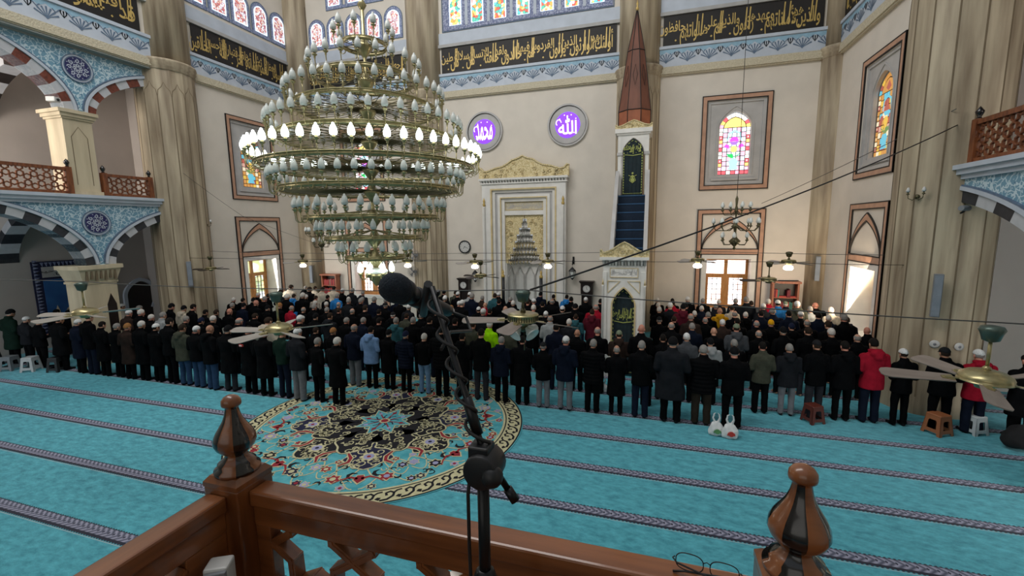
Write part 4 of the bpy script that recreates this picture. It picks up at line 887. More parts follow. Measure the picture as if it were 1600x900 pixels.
# ================================================================ round rug
def rug():
    t = MB(); cx, cy, R = -5.42, 7.92, 3.03
    names = ['rug_teal', 'rug_cream', 'rug_black', 'rug_red', 'rug_lilac', 'rug_navy', 'rug_pile_edge']
    mat('rug_teal', '3f9aa8', 0.95, c2='62b3bd', scale=6, bump=0.3, bscale=60); mat('rug_cream', 'c4bf98', 0.95, var=0.1, scale=9); mat('rug_black', '101018', 0.95, var=0.3, scale=9)
    mat('rug_red', '8d2430', 0.95, var=0.15); mat('rug_lilac', '9a9cc0', 0.95, var=0.12); mat('rug_navy', '1b1e3c', 0.95, var=0.2); mat('rug_pile_edge', '4d8c96', 0.95)
    F = frame((cx, cy, 0), (1, 0, 0), (0, 1, 0), (0, 0, 1)); T, CR, BK, RD, LI, NV = range(6)
    t.lathe([(R, 0), (R, 0.012)], (cx, cy, 0), 96, 6, False, caps=False); t.flat(F, circ(0, 0, R, 96), 0.012, T)
    lv = [0.012]
    def up(): lv[0] += 0.0007; return lv[0]
    def ringf(r0, r1, mi):
        n = up(); a = circ(0, 0, r0, 96); b = circ(0, 0, r1, 96)
        for i in range(96): j = (i+1) % 96; t.flat(F, [a[i], a[j], b[j], b[i]], n, mi)
    ringf(R-0.02, R-0.05, BK); ringf(R-0.05, R-0.36, CR); ringf(R-0.36, R-0.385, BK); ringf(R-0.385, R-0.43, CR)
    n = up(); K = 56; rm = R-0.205; n2 = n+0.0008; n3 = n+0.0016
    for k in range(K):                        # running scroll of the border
        a0 = 2*PI*k/K
        def P(da, dr): a = a0+da*2*PI/K; return ((rm+dr)*math.cos(a), (rm+dr)*math.sin(a))
        t.ribbon(F, [P(-0.1, 0.11), P(0.25, 0.10), P(0.55, 0.03), P(0.62, -0.05), P(0.45, -0.10), P(0.22, -0.07), P(0.25, 0.0)], 0.045, n, BK)
        t.ribbon(F, [P(0.62, -0.05), P(0.8, -0.10), P(1.05, -0.11)], 0.035, n2, BK); t.flat(F, [P(0.66, 0.06), P(0.85, 0.11), P(0.98, 0.04), P(0.8, 0.02)], n3, BK)
    rng = random.Random(11)
    def pol(r, a): return (r*math.cos(a), r*math.sin(a))
    # outer field: vines, rosettes, red palmettes, eightfold
    nv = up(); nf = nv+0.0008; ng = nv+0.0016; nh = nv+0.0024
    for k in range(8):
        b = 2*PI*k/8+PI/8
        for sg in (-1, 1):
            t.ribbon(F, [pol(1.85+0.32*math.sin(q*6.0)+0.3*q, b+sg*(0.02+0.40*q)) for q in [i/16 for i in range(17)]], 0.028, nv, CR)
            t.ribbon(F, [pol(2.35+0.20*math.cos(q*7.0), b+sg*(0.02+0.38*q)) for q in [i/16 for i in range(17)]], 0.024, nv, CR)
            t.ribbon(F, [pol(2.1-0.3*q*q+0.2*math.sin(q*5), b+sg*(0.38-0.25*q)) for q in [i/12 for i in range(13)]], 0.022, nv, CR)
            for (r, da, s) in ((2.25, 0.20, 0.13), (1.98, 0.34, 0.10), (2.48, 0.36, 0.09), (2.50, 0.10, 0.08), (1.72, 0.30, 0.07)):
                c = pol(r, b+sg*da); j = [BK, RD, LI, NV][rng.randrange(4)]
                t.flat(F, [(c[0]+s*(1+0.22*math.cos(6*q))*math.cos(q), c[1]+s*(1+0.22*math.cos(6*q))*math.sin(q)) for q in [2*PI*i/24 for i in range(24)]], nf, CR)
                t.flat(F, [(c[0]+s*0.8*(1+0.22*math.cos(6*q))*math.cos(q), c[1]+s*0.8*(1+0.22*math.cos(6*q))*math.sin(q)) for q in [2*PI*i/24 for i in range(24)]], ng, j)
                t.flat(F, circ(c[0], c[1], s*0.42, 8), nh, [LI, CR, RD, CR][rng.randrange(4)])
            for (r, da, s, rot_) in ((2.12, 0.10, 0.15, 0.4), (2.36, 0.28, 0.10, 2.0), (1.86, 0.16, 0.09, 3.0)):   # black leaves
                c = pol(r, b+sg*da); a = b+rot_*sg
                t.ribbon(F, [(c[0]+s*q*math.cos(a+0.9*q), c[1]+s*q*math.sin(a+0.9*q)) for q in (-1, -0.5, 0, 0.5, 1)], s*0.42, ng, BK, taper=lambda q: 0.15+math.sin(PI*q))
            for _ in range(5):
                c = pol(rng.uniform(1.75, 2.55), b+sg*rng.uniform(0, 0.4)); s0 = rng.uniform(0, 6); s = rng.uniform(0.05, 0.09)
                t.ribbon(F, [(c[0]+s*(1-i/12)*math.cos(s0+i*0.6), c[1]+s*(1-i/12)*math.sin(s0+i*0.6)) for i in range(9)], 0.02, nf, rng.choice((CR, BK, CR)))
        c = pol(2.22, b); dx, dy = pol(1, b); ex, ey = -dy, dx                 # red palmette on each axis
        def Q(x, y): return (c[0]+dx*x+ex*y, c[1]+dy*x+ey*y)
        for n_, g, mi in ((ng, 1.25, CR), (nh, 1.0, RD)):
            t.flat(F, [Q(0.16*g, 0), Q(0.05*g, 0.09*g), Q(-0.08*g, 0.05*g), Q(-0.08*g, -0.05*g), Q(0.05*g, -0.09*g)], n_, mi)
            for sg in (-1, 1): t.ribbon(F, [Q(0.02, sg*0.03), Q(-0.04, sg*0.16), Q(0.02, sg*0.30), Q(0.12, sg*0.42)], 0.06*g, n_, mi, taper=lambda q: 1-0.7*q)
    # central medallion: black lobes outlined in cream, full of cream scrolls
    n = up()+0.004; lv[0] = n
    def lobe(b, r0, r1, hw, mi, n, grow=0):
        P = []
        for i in range(21):
            q = i/20; P.append((r0+(r1-r0)*q, hw*(math.sin(PI*q**0.8)**0.7)*(1+0.16*math.cos(6*PI*q))))
        P = [(x+(grow if i > 10 else -grow)*0.5, y+grow) for i, (x, y) in enumerate(P)]
        pts = [(x*math.cos(b)-y*math.sin(b), x*math.sin(b)+y*math.cos(b)) for x, y in P]+[(x*math.cos(b)+y*math.sin(b), x*math.sin(b)-y*math.cos(b)) for x, y in reversed(P)]
        t.flat(F, pts, n, mi)
    for k in range(8):
        b = 2*PI*k/8+PI/8; lobe(b, 0.95, 1.95, 0.46, CR, n, 0.035); lobe(b, 0.95, 1.95, 0.46, BK if k % 2 else NV, n+0.0008)
    for k in range(8):
        b = 2*PI*k/8; lobe(b, 0.42, 1.45, 0.40, CR, n+0.0016, 0.035); lobe(b, 0.42, 1.45, 0.40, BK, n+0.0024)
    m = n+0.0034
    for k in range(8):
        for (b, r0, r1, hw) in ((2*PI*k/8+PI/8, 1.15, 1.85, 0.30), (2*PI*k/8, 0.55, 1.35, 0.26)):
            for _ in range(17):
                r = rng.uniform(r0, r1); y = rng.uniform(-hw, hw)*math.sin(PI*(r-r0+0.15)/(r1-r0+0.3)); s0 = rng.uniform(0, 6); s = rng.uniform(0.06, 0.11); c = (r*math.cos(b)-y*math.sin(b), r*math.sin(b)+y*math.cos(b))
                t.ribbon(F, [(c[0]+s*(1-i/13)*math.cos(s0+i*0.6), c[1]+s*(1-i/13)*math.sin(s0+i*0.6)) for i in range(10)], 0.024, m, CR)
                t.flat(F, [(c[0]+s*math.cos(s0), c[1]+s*math.sin(s0)), (c[0]+1.7*s*math.cos(s0-0.3), c[1]+1.7*s*math.sin(s0-0.3)), (c[0]+1.2*s*math.cos(s0-0.7), c[1]+1.2*s*math.sin(s0-0.7))], m, CR)
        b = 2*PI*k/8+PI/8; c = pol(1.52, b)
        t.flat(F, [(c[0]+0.15*(1+0.2*math.cos(7*q))*math.cos(q), c[1]+0.15*(1+0.2*math.cos(7*q))*math.sin(q)) for q in [2*PI*i/28 for i in range(28)]], m+0.0008, CR); t.flat(F, circ(*c, 0.10, 10), m+0.0012, LI); t.flat(F, circ(*c, 0.04, 8), m+0.0016, NV if k % 2 else RD)
        b = 2*PI*k/8
        for sg in (-1, 1):
            for n_, wd, mi in ((m+0.0004, 0.12, CR), (m+0.0010, 0.07, RD)): t.ribbon(F, [pol(1.42, b+sg*0.10), pol(1.58, b+sg*0.19), pol(1.72, b+sg*0.20), pol(1.86, b+sg*0.13)], wd, n_, mi, taper=lambda q: 0.5+0.5*math.sin(PI*q))
    st = [pol(0.62 if i % 2 == 0 else 0.36, 2*PI*i/16) for i in range(16)]; m2 = m+0.003
    t.flat(F, [(x*1.08, y*1.08) for x, y in st], m2, CR); t.flat(F, st, m2+0.0006, T)
    for k in range(8):
        b = 2*PI*k/8; t.ribbon(F, [pol(0.05, b), pol(0.3, b), pol(0.5, b)], 0.03, m2+0.0012, RD); c = pol(0.40, b); t.flat(F, circ(*c, 0.05, 8), m2+0.0018, LI if k % 2 else RD)
        b += PI/8; t.ribbon(F, [pol(0.1, b), pol(0.2, b+0.25), pol(0.3, b)], 0.03, m2+0.0012, NV)
    t.flat(F, circ(0, 0, 0.12, 12), m2+0.0020, CR); t.flat(F, circ(0, 0, 0.08, 12), m2+0.0026, RD)
    o = t.build('round_rug', names, recalc=False); tag(o, 'large round turquoise rug with dark floral medallion and cream scroll border on the carpet', 'rug')
rug()
# ================================================================ great chandelier above the rug
def chandelier():
    cx, cy = -5.48, 8.0
    t = thing('chandelier', 'huge tiered brass chandelier with rings of white glass lamps hanging above the round rug', 'chandelier', (cx, cy, 3.2))
    Z0 = 3.2
    #        lamp z, lamp radius, count, lit, drop of ring below lamp
    T = [(8.05, 0.55, 10, 0, .30), (7.40, 1.05, 22, 0, .30), (6.83, 1.49, 36, 0, .30), (6.24, 1.84, 44, 0, .30), (5.69, 2.21, 52, 1, .30), (5.23, 1.87, 44, 0, .28), (4.67, 1.46, 34, 0, .26), (4.24, 1.10, 24, 0, .24), (3.81, 0.73, 16, 0, .22), (3.36, 0.34, 8, 1, .14)]
    mb = MB(); mb.lathe([(0.0, 0.02), (0.05, 0.05), (0.035, 0.12), (0.035, 14.0-Z0)], (0, 0, 0), 12)
    for z, r, n_, lit, dr in T: zz = z-dr-Z0; mb.lathe([(0.035, zz-0.22), (0.06, zz-0.18), (0.16, zz-0.05), (0.17, zz), (0.10, zz+0.05), (0.05, zz+0.16), (0.035, zz+0.2)], (0, 0, 0), 14, caps=False)
    for z in (8.5, 8.9, 9.2): mb.lathe([(0.03, z-Z0-0.1), (0.09, z-Z0), (0.03, z-Z0+0.1)], (0, 0, 0), 12, caps=False)
    mb.build('pole', 'brass', t)
    mb = MB(); mb.lathe([(0.02, -0.12), (0.05, -0.06), (0.17, 0.0), (0.24, 0.10), (0.20, 0.16), (0.05, 0.18)], (0, 0, 0), 20); mb.build('bowl', 'frosted_glass', t)
    for z, r, n_, lit, dr in T:
        zr = z-dr-Z0; R = r-0.13; mb = MB(); N_ = 64
        for (rr, a, b_) in ((R, zr-0.035, zr+0.035),):
            mb.lathe([(rr, a), (rr+0.012, a), (rr+0.012, b_), (rr, b_), (rr, a)], (0, 0, 0), N_, 0, True, caps=False)
        mb.tube([(1.006*R*math.cos(2*PI*i/N_), 1.006*R*math.sin(2*PI*i/N_), zr+0.04) for i in range(N_)], 0.012, 5, 0, True)
        k = n_ if n_ < 30 else n_
        for i in range(k):
            a = 2*PI*(i+0.5)/k; ca, sa = math.cos(a), math.sin(a)
            mb.tube([(0.10*ca, 0.10*sa, zr+0.01), (R*0.5*ca, R*0.5*sa, zr-0.02), (R*ca, R*sa, zr)], 0.0075, 4, 1)
        for i in range(0, k, 2):
            a = 2*PI*i/k; ca, sa = math.cos(a), math.sin(a); mb.tube([(0.05*ca, 0.05*sa, zr+0.16), (R*0.75*ca, R*0.75*sa, zr+0.05), (R*ca, R*sa, zr+0.03)], 0.009, 4, 0)
        mb.build('ring', ['brass', 'brass_dark'], t)
    # one lamp: arm with drip cup (mesh at the ring, x outwards), glass on top
    def arm_mesh(dr):
        mb = MB(); mb.tube([(0, 0, 0), (0.03, 0, -0.07), (0.08, 0, -0.085), (0.12, 0, -0.04), (0.13, 0, dr-0.16)], [0.010, 0.009, 0.008, 0.008, 0.010], 6)
        mb.lathe([(0.010, dr-0.17), (0.02, dr-0.15), (0.014, dr-0.13), (0.045, dr-0.10), (0.048, dr-0.09), (0.022, dr-0.085), (0.026, dr-0.055), (0.0, dr-0.05)], (0.13, 0, 0), 10); return mb
    def glass_mb(dr):
        mb = MB(); mb.lathe([(0.030, dr-0.06), (0.052, dr-0.050), (0.060, dr-0.01), (0.053, dr+0.04), (0.036, dr+0.085), (0.019, dr+0.105), (0.022, dr+0.118), (0.0, dr+0.135)], (0.13, 0, 0), 10); return mb
    cache = {}
    view = math.atan2(-cy, -cx)
    lamps = []
    for ti, (z, r, n_, lit, dr) in enumerate(T):
        for i in range(n_):
            a = 2*PI*(i+0.25*(ti % 2))/n_; R = r-0.13
            near = math.cos(a-view); d = math.hypot(cx+r*math.cos(a), cy+r*math.sin(a), z-4.2)
            lamps.append((d-(0.8 if lit else 0), ti, a, R, z-dr-Z0, dr, lit))
    lamps.sort()
    rest_a = MB(); rest_g = [MB(), MB()]
    for k, (d, ti, a, R, zr, dr, lit) in enumerate(lamps):
        if k < 100:
            if dr not in cache:
                ma = arm_mesh(dr).mesh('arm'); ma.materials.append(M['brass']); mg = glass_mb(dr).mesh('glass'); mg2 = mg.copy()
                mg.materials.append(M['frosted_glass']); mg2.materials.append(M['lamp_on']); cache[dr] = (ma, mg, mg2)
            ma, mg, mg2 = cache[dr]
            o = bpy.data.objects.new('lamp_arm', ma); COL.objects.link(o); o.parent = t; o.location = (R*math.cos(a), R*math.sin(a), zr); o.rotation_euler = (0, 0, a)
            g = bpy.data.objects.new('glass_shade', mg2 if lit else mg); COL.objects.link(g); g.parent = o
            if lit: g['label'] = 'glowing white glass shade'
        else:
            m = Matrix.Translation((R*math.cos(a), R*math.sin(a), zr)) @ Matrix.Rotation(a, 4, 'Z')
            for src, dst in ((arm_mesh(dr), rest_a), (glass_mb(dr), rest_g[lit])):
                for f, mi, sm in zip(src.f, src.m, src.s): dst.f.append([i+len(dst.v) for i in f]); dst.m.append(0); dst.s.append(sm)
                dst.v.extend([tuple(m @ Vector(v)) for v in src.v])
    ra = MB()
    for src, mi in ((rest_a, 0), (rest_g[0], 1), (rest_g[1], 2)):
        for f, sm in zip(src.f, src.s): ra.f.append([i+len(ra.v) for i in f]); ra.m.append(mi); ra.s.append(sm)
        ra.v.extend(src.v)
    o = ra.build('far_lamps', ['brass', 'frosted_glass', 'lamp_on'], t, recalc=False); o['kind'] = 'stuff'
    return t
chandelier()

def small_chandelier(x, y, z, s, ztop, label):
    t = thing('small_chandelier', label, 'chandelier', (x, y, z))
    mb = MB(); mb.lathe([(0.0, 0), (0.05*s, 0.05), (0.02*s, 0.10), (0.10*s, 0.18), (0.16*s, 0.26), (0.06*s, 0.36), (0.03*s, 0.5), (0.05*s, 0.62), (0.12*s, 0.68), (0.04*s, 0.74), (0.02*s, 0.95), (0.05*s, 1.15), (0.025*s, 1.25), (0.04*s, 1.45), (0.006, 1.55)], (0, 0, 0), 12)
    mb.build('stem', 'brass_dark', t)
    mb = MB(); mb.tube([(0, 0, 1.5), (0, 0, ztop-z)], 0.008, 5); mb.build('chain', 'cable_black', t)
    for (zz, r, n_) in ((0.26, 0.36*s, 6), (0.66, 0.60*s, 10), (1.10, 0.38*s, 8)):
        for i in range(n_):
            a = 2*PI*(i+0.3)/n_; ca, sa = math.cos(a), math.sin(a); mb = MB()
            mb.tube([(0.04*ca, 0.04*sa, zz), (r*0.4*ca, r*0.4*sa, zz-0.10), (r*0.85*ca, r*0.85*sa, zz-0.10), (r*ca, r*sa, zz)], 0.012, 5)
            mb.lathe([(0.012, 0), (0.05, 0.03), (0.02, 0.05), (0.022, 0.12)], (r*ca, r*sa, zz), 8); o = mb.build('lamp_arm', 'brass_dark', t)
            g = MB(); g.lathe([(0.025, 0.10), (0.055, 0.13), (0.05, 0.19), (0.02, 0.25), (0.0, 0.27)], (r*ca, r*sa, zz), 8); g.build('glass_shade', 'frosted_glass', o)
small_chandelier(2.32, 14.0, 3.45, 1.0, 12.0, 'small brass chandelier hanging on a long chain before the right stained-glass window')
small_chandelier(-11.95, 14.0, 3.35, 0.85, 12.0, 'small brass chandelier with white shades hanging left of the great chandelier foot')

# ================================================================ balcony rail in the foreground
RZ = 3.50
def finial_mesh(mb, c):
    prof = [(0.056, 0), (0.057, .010), (.046, .016), (.047, .026), (.036, .034), (.028, .044), (.026, .050), (.036, .058), (.047, .070), (.0525, .084), (.051, .098), (.044, .114), (.034, .130), (.025, .146), (.0195, .162), (.0165, .178), (.0165, .184), (.0235, .187), (.0245, .192), (.0235, .202), (.018, .210), (.009, .215), (0, .2165)]
    nn = 48
    def mf(i, j): return 1 if (i*8//nn) % 2 and j < 16 else 0
    mb.lathe(prof, c, nn, 0, True, mfun=mf)
def lattice(mb, F, L, H, cell, w_, d, mi=0):
    """interlaced star lattice: rays from the edge midpoints of a hexagon tiling meeting inside each hexagon"""
    segs = []; th = R_(57)
    s3 = math.sqrt(3)
    rows = int(H/(1.5*cell))+3; cols = int(L/(s3*cell))+3
    for r in range(-1, rows):
        for c in range(-1, cols):
            hx = c*s3*cell+(s3*cell/2 if r % 2 else 0); hy = r*1.5*cell
            V = [(hx+cell*math.cos(PI/6+PI/3*k), hy+cell*math.sin(PI/6+PI/3*k)) for k in range(6)]
            rays = []
            for k in range(6):
                a, b_ = V[k], V[(k+1) % 6]; m = ((a[0]+b_[0])/2, (a[1]+b_[1])/2); e = math.atan2(b_[1]-a[1], b_[0]-a[0])
                rays.append((m, e+th, e+PI-th))
            for k in range(6):
                m1, _, b1 = rays[k]; m0, a0, _ = rays[(k+5) % 6][0], rays[(k+5) % 6][1], 0
                m0 = rays[(k+5) % 6][0]; a0 = rays[(k+5) % 6][1]
                d0 = (math.cos(a0), math.sin(a0)); d1 = (math.cos(b1), math.sin(b1)); den = d0[0]*d1[1]-d0[1]*d1[0]
                if abs(den) < 1e-6: continue
                t_ = ((m1[0]-m0[0])*d1[1]-(m1[1]-m0[1])*d1[0])/den; X = (m0[0]+d0[0]*t_, m0[1]+d0[1]*t_); segs += [(m0, X), (X, m1)]
    def clip(p, q):
        t0, t1 = 0.0, 1.0; dx, dy = q[0]-p[0], q[1]-p[1]
        for pp, qq in ((-dx, p[0]), (dx, L-p[0]), (-dy, p[1]), (dy, H-p[1])):
            if abs(pp) < 1e-9:
                if qq < 0: return None
            else:
                r = qq/pp
                if pp < 0: t0 = max(t0, r)
                else: t1 = min(t1, r)
        return None if t0 >= t1-1e-4 else ((p[0]+dx*t0, p[1]+dy*t0), (p[0]+dx*t1, p[1]+dy*t1))
    for si, (p, q) in enumerate(segs):
        so = (si % 5)*0.0005
        dx, dy = q[0]-p[0], q[1]-p[1]; l = math.hypot(dx, dy)
        if l < 1e-6: continue
        e = w_*0.35/l; c = clip((p[0]-dx*e, p[1]-dy*e), (q[0]+dx*e, q[1]+dy*e))
        if c:
            mb.solidribbon(F, list(c), w_, -d/2-so, d/2+so, mi); mb.solidribbon(F, list(c), w_*0.4, -d/2-so-0.002*(w_/0.02), d/2+so+0.002*(w_/0.02), mi)
def balcony():
    t = thing('balcony_railing', 'polished wooden balcony railing with star lattice in the foreground', 'railing', (0, 0, 0))
    zb = 2.55
    def post(x, y):
        mb = MB(); h = 0.058
        mb.box(x-h, x+h, y-h, y+h, zb, 3.515); o = mb.build('post', 'wood_post', t, 0.004)
        c = MB(); c.lathe([(0.083, 3.515), (0.083, 3.528), (0.066, 3.542)], (x, y, 0), 4, 0, False, PI/4, PI/4+2*PI); c.build('cap', 'wood_post', o)
        k = MB(); c2 = MB(); k.lathe([(0.0835, 3.5275), (0.0665, 3.5425)], (x, y, 0), 4, 0, False, PI/4, PI/4+2*PI, caps=False)
        f = MB(); finial_mesh(f, (x, y, 3.541)); f.build('finial', ['wood', 'wood_black'], o)
    PX, PY, QX = -1.075, 0.868, 0.285
    post(PX, PY); post(QX, PY+0.02)
    mb = MB(); mb.box(PX+0.058, QX-0.058, 0.843, 0.905, RZ-0.045, RZ); mb.build('handrail', 'wood', t, 0.006)
    mb = MB(); mb.box(PX+0.058, QX-0.058, 0.854, 0.894, RZ-0.105, RZ-0.045); mb.box(PX+0.058, QX-0.058, 0.854, 0.894, zb, zb+0.12)
    for x in (PX+0.058, QX-0.11): mb.box(x, x+0.05, 0.856, 0.892, zb+0.12, RZ-0.105)
    mb.build('panel_frame', 'wood', t, 0.003)
    F = frame((PX+0.108, 0.874, zb+0.12), (1, 0, 0), ZV, (0, -1, 0)); mb = MB(); lattice(mb, F, QX-PX-0.218, RZ-0.105-zb-0.12, 0.150, 0.022, 0.032); mb.build('lattice', 'wood', t, recalc=False)
    # the side run goes back past the camera
    mb = MB(); mb.box(PX-0.042, PX+0.022, -0.9, PY-0.058, RZ-0.045, RZ); mb.build('handrail', 'wood_y', t, 0.006)
    mb = MB(); mb.box(PX-0.03, PX+0.01, -0.9, PY-0.058, RZ-0.105, RZ-0.045); mb.box(PX-0.03, PX+0.01, -0.9, PY-0.058, zb, zb+0.12)
    mb.box(PX-0.028, PX+0.008, PY-0.17, PY-0.058, zb+0.12, RZ-0.105); mb.build('panel_frame', 'wood_y', t, 0.003)
    F = frame((PX-0.01, -0.9, zb+0.12), (0, 1, 0), ZV, (1, 0, 0)); mb = MB(); lattice(mb, F, PY-0.17+0.9, RZ-0.105-zb-0.12, 0.150, 0.022, 0.032); mb.build('lattice', 'wood_y', t, recalc=False)
    mb = MB(); mb.box(QX+0.058, 2.6, 0.863, 0.925, RZ-0.045, RZ); mb.build('handrail', 'wood', t, 0.006)
    mb = MB(); mb.box(QX+0.058, 2.6, 0.874, 0.914, RZ-0.105, RZ-0.045); mb.box(QX+0.058, 2.6, 0.874, 0.914, zb, zb+0.12); mb.build('panel_frame', 'wood', t, 0.003)
    F = frame((QX+0.06, 0.894, zb+0.12), (1, 0, 0), ZV, (0, -1, 0)); mb = MB(); lattice(mb, F, 2.2, RZ-0.105-zb-0.12, 0.150, 0.022, 0.032); mb.build('lattice', 'wood', t, recalc=False)
    return t
mat('wood_y', '5f3418', 0.3, c2='8a522b', scale=5, stretch=(5, 0.5, 5), detail=8, coat=0.4)
balcony()
mb = MB(); mb.box(-1.16, 2.7, -1.6, 0.95, 2.35, 2.55); mb.box(-1.10, -0.95, 0.72, 0.88, 0, 2.35); mb.box(2.4, 2.55, 0.72, 0.88, 0, 2.35); mb.box(-1.10, -0.95, -1.5, -1.35, 0, 2.35); mb.box(2.4, 2.55, -1.5, -1.35, 0, 2.35)
o = struct(mb.build('floor_balcony', 'wood'))
# socket box on the corner post
t = thing('socket_box', 'grey and white power socket box fixed under the handrail beside the corner post', 'socket', (-1.01, 0.74, 3.335), 0.5)
mb = MB(); mb.box(-0.030, 0.026, -0.025, 0.025, -0.038, 0.038); mb.build('housing', 'white_plastic', t, 0.006)
mb = MB(); mb.prism(frame((0, 0, 0), (1, 0, 0), ZV, (0, -1, 0)), [(-0.024, -0.03), (0.026, -0.034), (0.026, 0.034), (-0.024, 0.03)], 0.025, 0.036); mb.build('cover', 'grey_plastic', t, 0.003)
mb = MB(); mb.box(-0.010, 0.020, -0.041, -0.036, -0.022, 0.016); mb.build('label_plate', 'white_plastic', t)
mb = MB(); mb.tube([(0.0, -0.02, -0.036), (0.01, -0.03, -0.07), (0.03, -0.03, -0.16), (0.03, -0.02, -0.4), (0.02, 0.0, -0.78)], 0.006, 6); mb.build('cord', 'white_plastic', t)

# ================================================================ microphone and stand
mat('foam', '16202b', 0.95, var=0.2, scale=60, bump=0.4, bscale=300)
def micstand():
    t = thing('microphone_stand', 'black boom microphone stand in front of the wooden balcony rail', 'microphone stand', (-0.262, 0.66, 2.55))
    Z0 = 2.55; mb = MB(); mb.tube([(0, 0, 0.02), (0, 0, 0.98)], 0.0155, 12); mb.tube([(0, 0, 0.96), (0, 0, 1.22)], 0.0105, 10); mb.lathe([(0.0155, 0.94), (0.021, 0.95), (0.022, 1.03), (0.017, 1.045), (0.011, 1.05)], (0, 0, 0), 14); mb.build('pole', 'black_metal', t)
    for k in range(3):
        a = 2*PI*k/3+0.5; mb = MB(); mb.tube([(0.02*math.cos(a), 0.02*math.sin(a), 0.16), (0.27*math.cos(a), 0.27*math.sin(a), 0.012)], 0.008, 8); mb.ell((0.27*math.cos(a), 0.27*math.sin(a), 0.012), (0.014, 0.014, 0.012), 8, 6); mb.build('leg', 'black_metal', t)
    mb = MB(); mb.lathe([(0.0, -0.03), (0.03, -0.028), (0.032, 0), (0.03, 0.028), (0.0, 0.03)], (0.004, 0, 1.245), 18, ax=Matrix.Rotation(PI/2, 3, 'X')); mb.ell((0.024, -0.02, 1.24), (0.019, 0.019, 0.019)); mb.box(-0.02, 0.016, -0.018, 0.018, 1.24, 1.285); mb.build('clamp', 'black_plastic', t, 0.003)
    A = Vector((0.058, 0.0, 1.19)); B = Vector((0.002, 0.0, 1.27)); E = Vector((-0.108, 0.045, 1.545)); mb = MB()
    mb.tube([A, A+(B-A)*0.25], 0.0085, 10); mb.tube([A+(B-A)*0.2, B, E], 0.0058, 10); mb.tube([B+(E-B)*0.10, B+(E-B)*0.32], 0.0095, 10); mb.build('boom', 'black_metal', t)
    cb = MB(); pts = []
    for i in range(90):
        q = i/89; p = E+(B-E)*q; a = q*2*PI*5.5; w_ = 0.014 if q < 0.9 else 0.02
        pts.append(p+Vector((w_*math.cos(a), -0.004+w_*math.sin(a)*0.6, -0.006)))
    pts += [Vector((-0.02, -0.02, 1.20)), Vector((-0.022, -0.016, 1.1)), Vector((-0.018, -0.016, 0.9)), Vector((-0.02, -0.014, 0.5)), Vector((-0.03, 0, 0.02))]
    cb.tube(pts, 0.0032, 6); cb.build('microphone_cable', 'cable_black', t)
    m = thing('microphone', 'black handheld microphone with round head clipped on the boom stand', 'microphone', (-0.443, 0.70, 4.092))
    d = (Vector((-0.411, 0.866, 4.017))-Vector((-0.443, 0.70, 4.092))).normalized(); q = d.to_track_quat('Z', 'Y').to_matrix()
    h = MB(); h.lathe([(0.0, -0.029), (0.014, -0.026), (0.024, -0.016), (0.0285, 0.0), (0.0275, 0.014), (0.022, 0.026)], (0, 0, 0), 24, ax=q); h.build('grille', 'foam', m)
    h = MB(); h.lathe([(0.0235, 0.022), (0.0255, 0.026), (0.0245, 0.034), (0.020, 0.040), (0.0165, 0.06), (0.0135, 0.16), (0.012, 0.178), (0.0, 0.18)], (0, 0, 0), 20, ax=q); h.build('handle', 'black_plastic', m)
    c = MB(); c.lathe([(0.0185, 0.055), (0.0205, 0.06), (0.0205, 0.092), (0.0185, 0.096)], (0, 0, 0), 18, ax=q); bp = d*0.075; c.tube([bp+Vector((0, 0, -0.014)), bp+Vector((0.008, -0.002, -0.03)), Vector((0.067, 0.004, 0.008))], 0.008, 8); c.build('clip', 'black_plastic', m)
    c = MB(); e = d*0.18; c.tube([e, e+Vector((0.03, 0.02, -0.015)), e+Vector((0.05, 0.0, -0.04)), Vector((0.085, 0.05, -0.09)), Vector((0.09, 0.0, -0.11))], 0.0035, 6); c.build('plug_cable', 'cable_black', m)
micstand()

# ================================================================ spectacles on the handrail
def glasses():
    t = thing('spectacles', 'thin black-framed eyeglasses lying folded on the wooden handrail', 'glasses', (0.128, 0.874, RZ+0.001), -0.12)
    for sg in (-1, 1):
        mb = MB(); c = sg*0.032
        L = [(c+0.026*math.copysign(abs(math.cos(a))**0.75, math.cos(a)), 0.0, 0.020+0.019*math.copysign(abs(math.sin(a))**0.75, math.sin(a))) for a in [2*PI*i/24 for i in range(24)]]
        mb.tube(L, 0.0011, 6, 0, True); mb.build('rim', 'black_plastic', t)
    mb = MB(); mb.tube([(-0.007, 0, 0.026), (0, 0, 0.030), (0.007, 0, 0.026)], 0.001, 6); mb.build('bridge', 'black_plastic', t)
    for sg in (-1, 1):
        mb = MB(); mb.tube([(sg*0.060, 0, 0.026), (sg*0.064, -0.004, 0.025), (sg*0.055, -0.010, 0.020), (-sg*0.04, -0.017+0.004*sg, 0.008), (-sg*0.062, -0.018+0.004*sg, 0.002)], [0.0016, 0.0018, 0.002, 0.002, 0.0026], 6); mb.build('temple', 'black_plastic', t)
glasses()

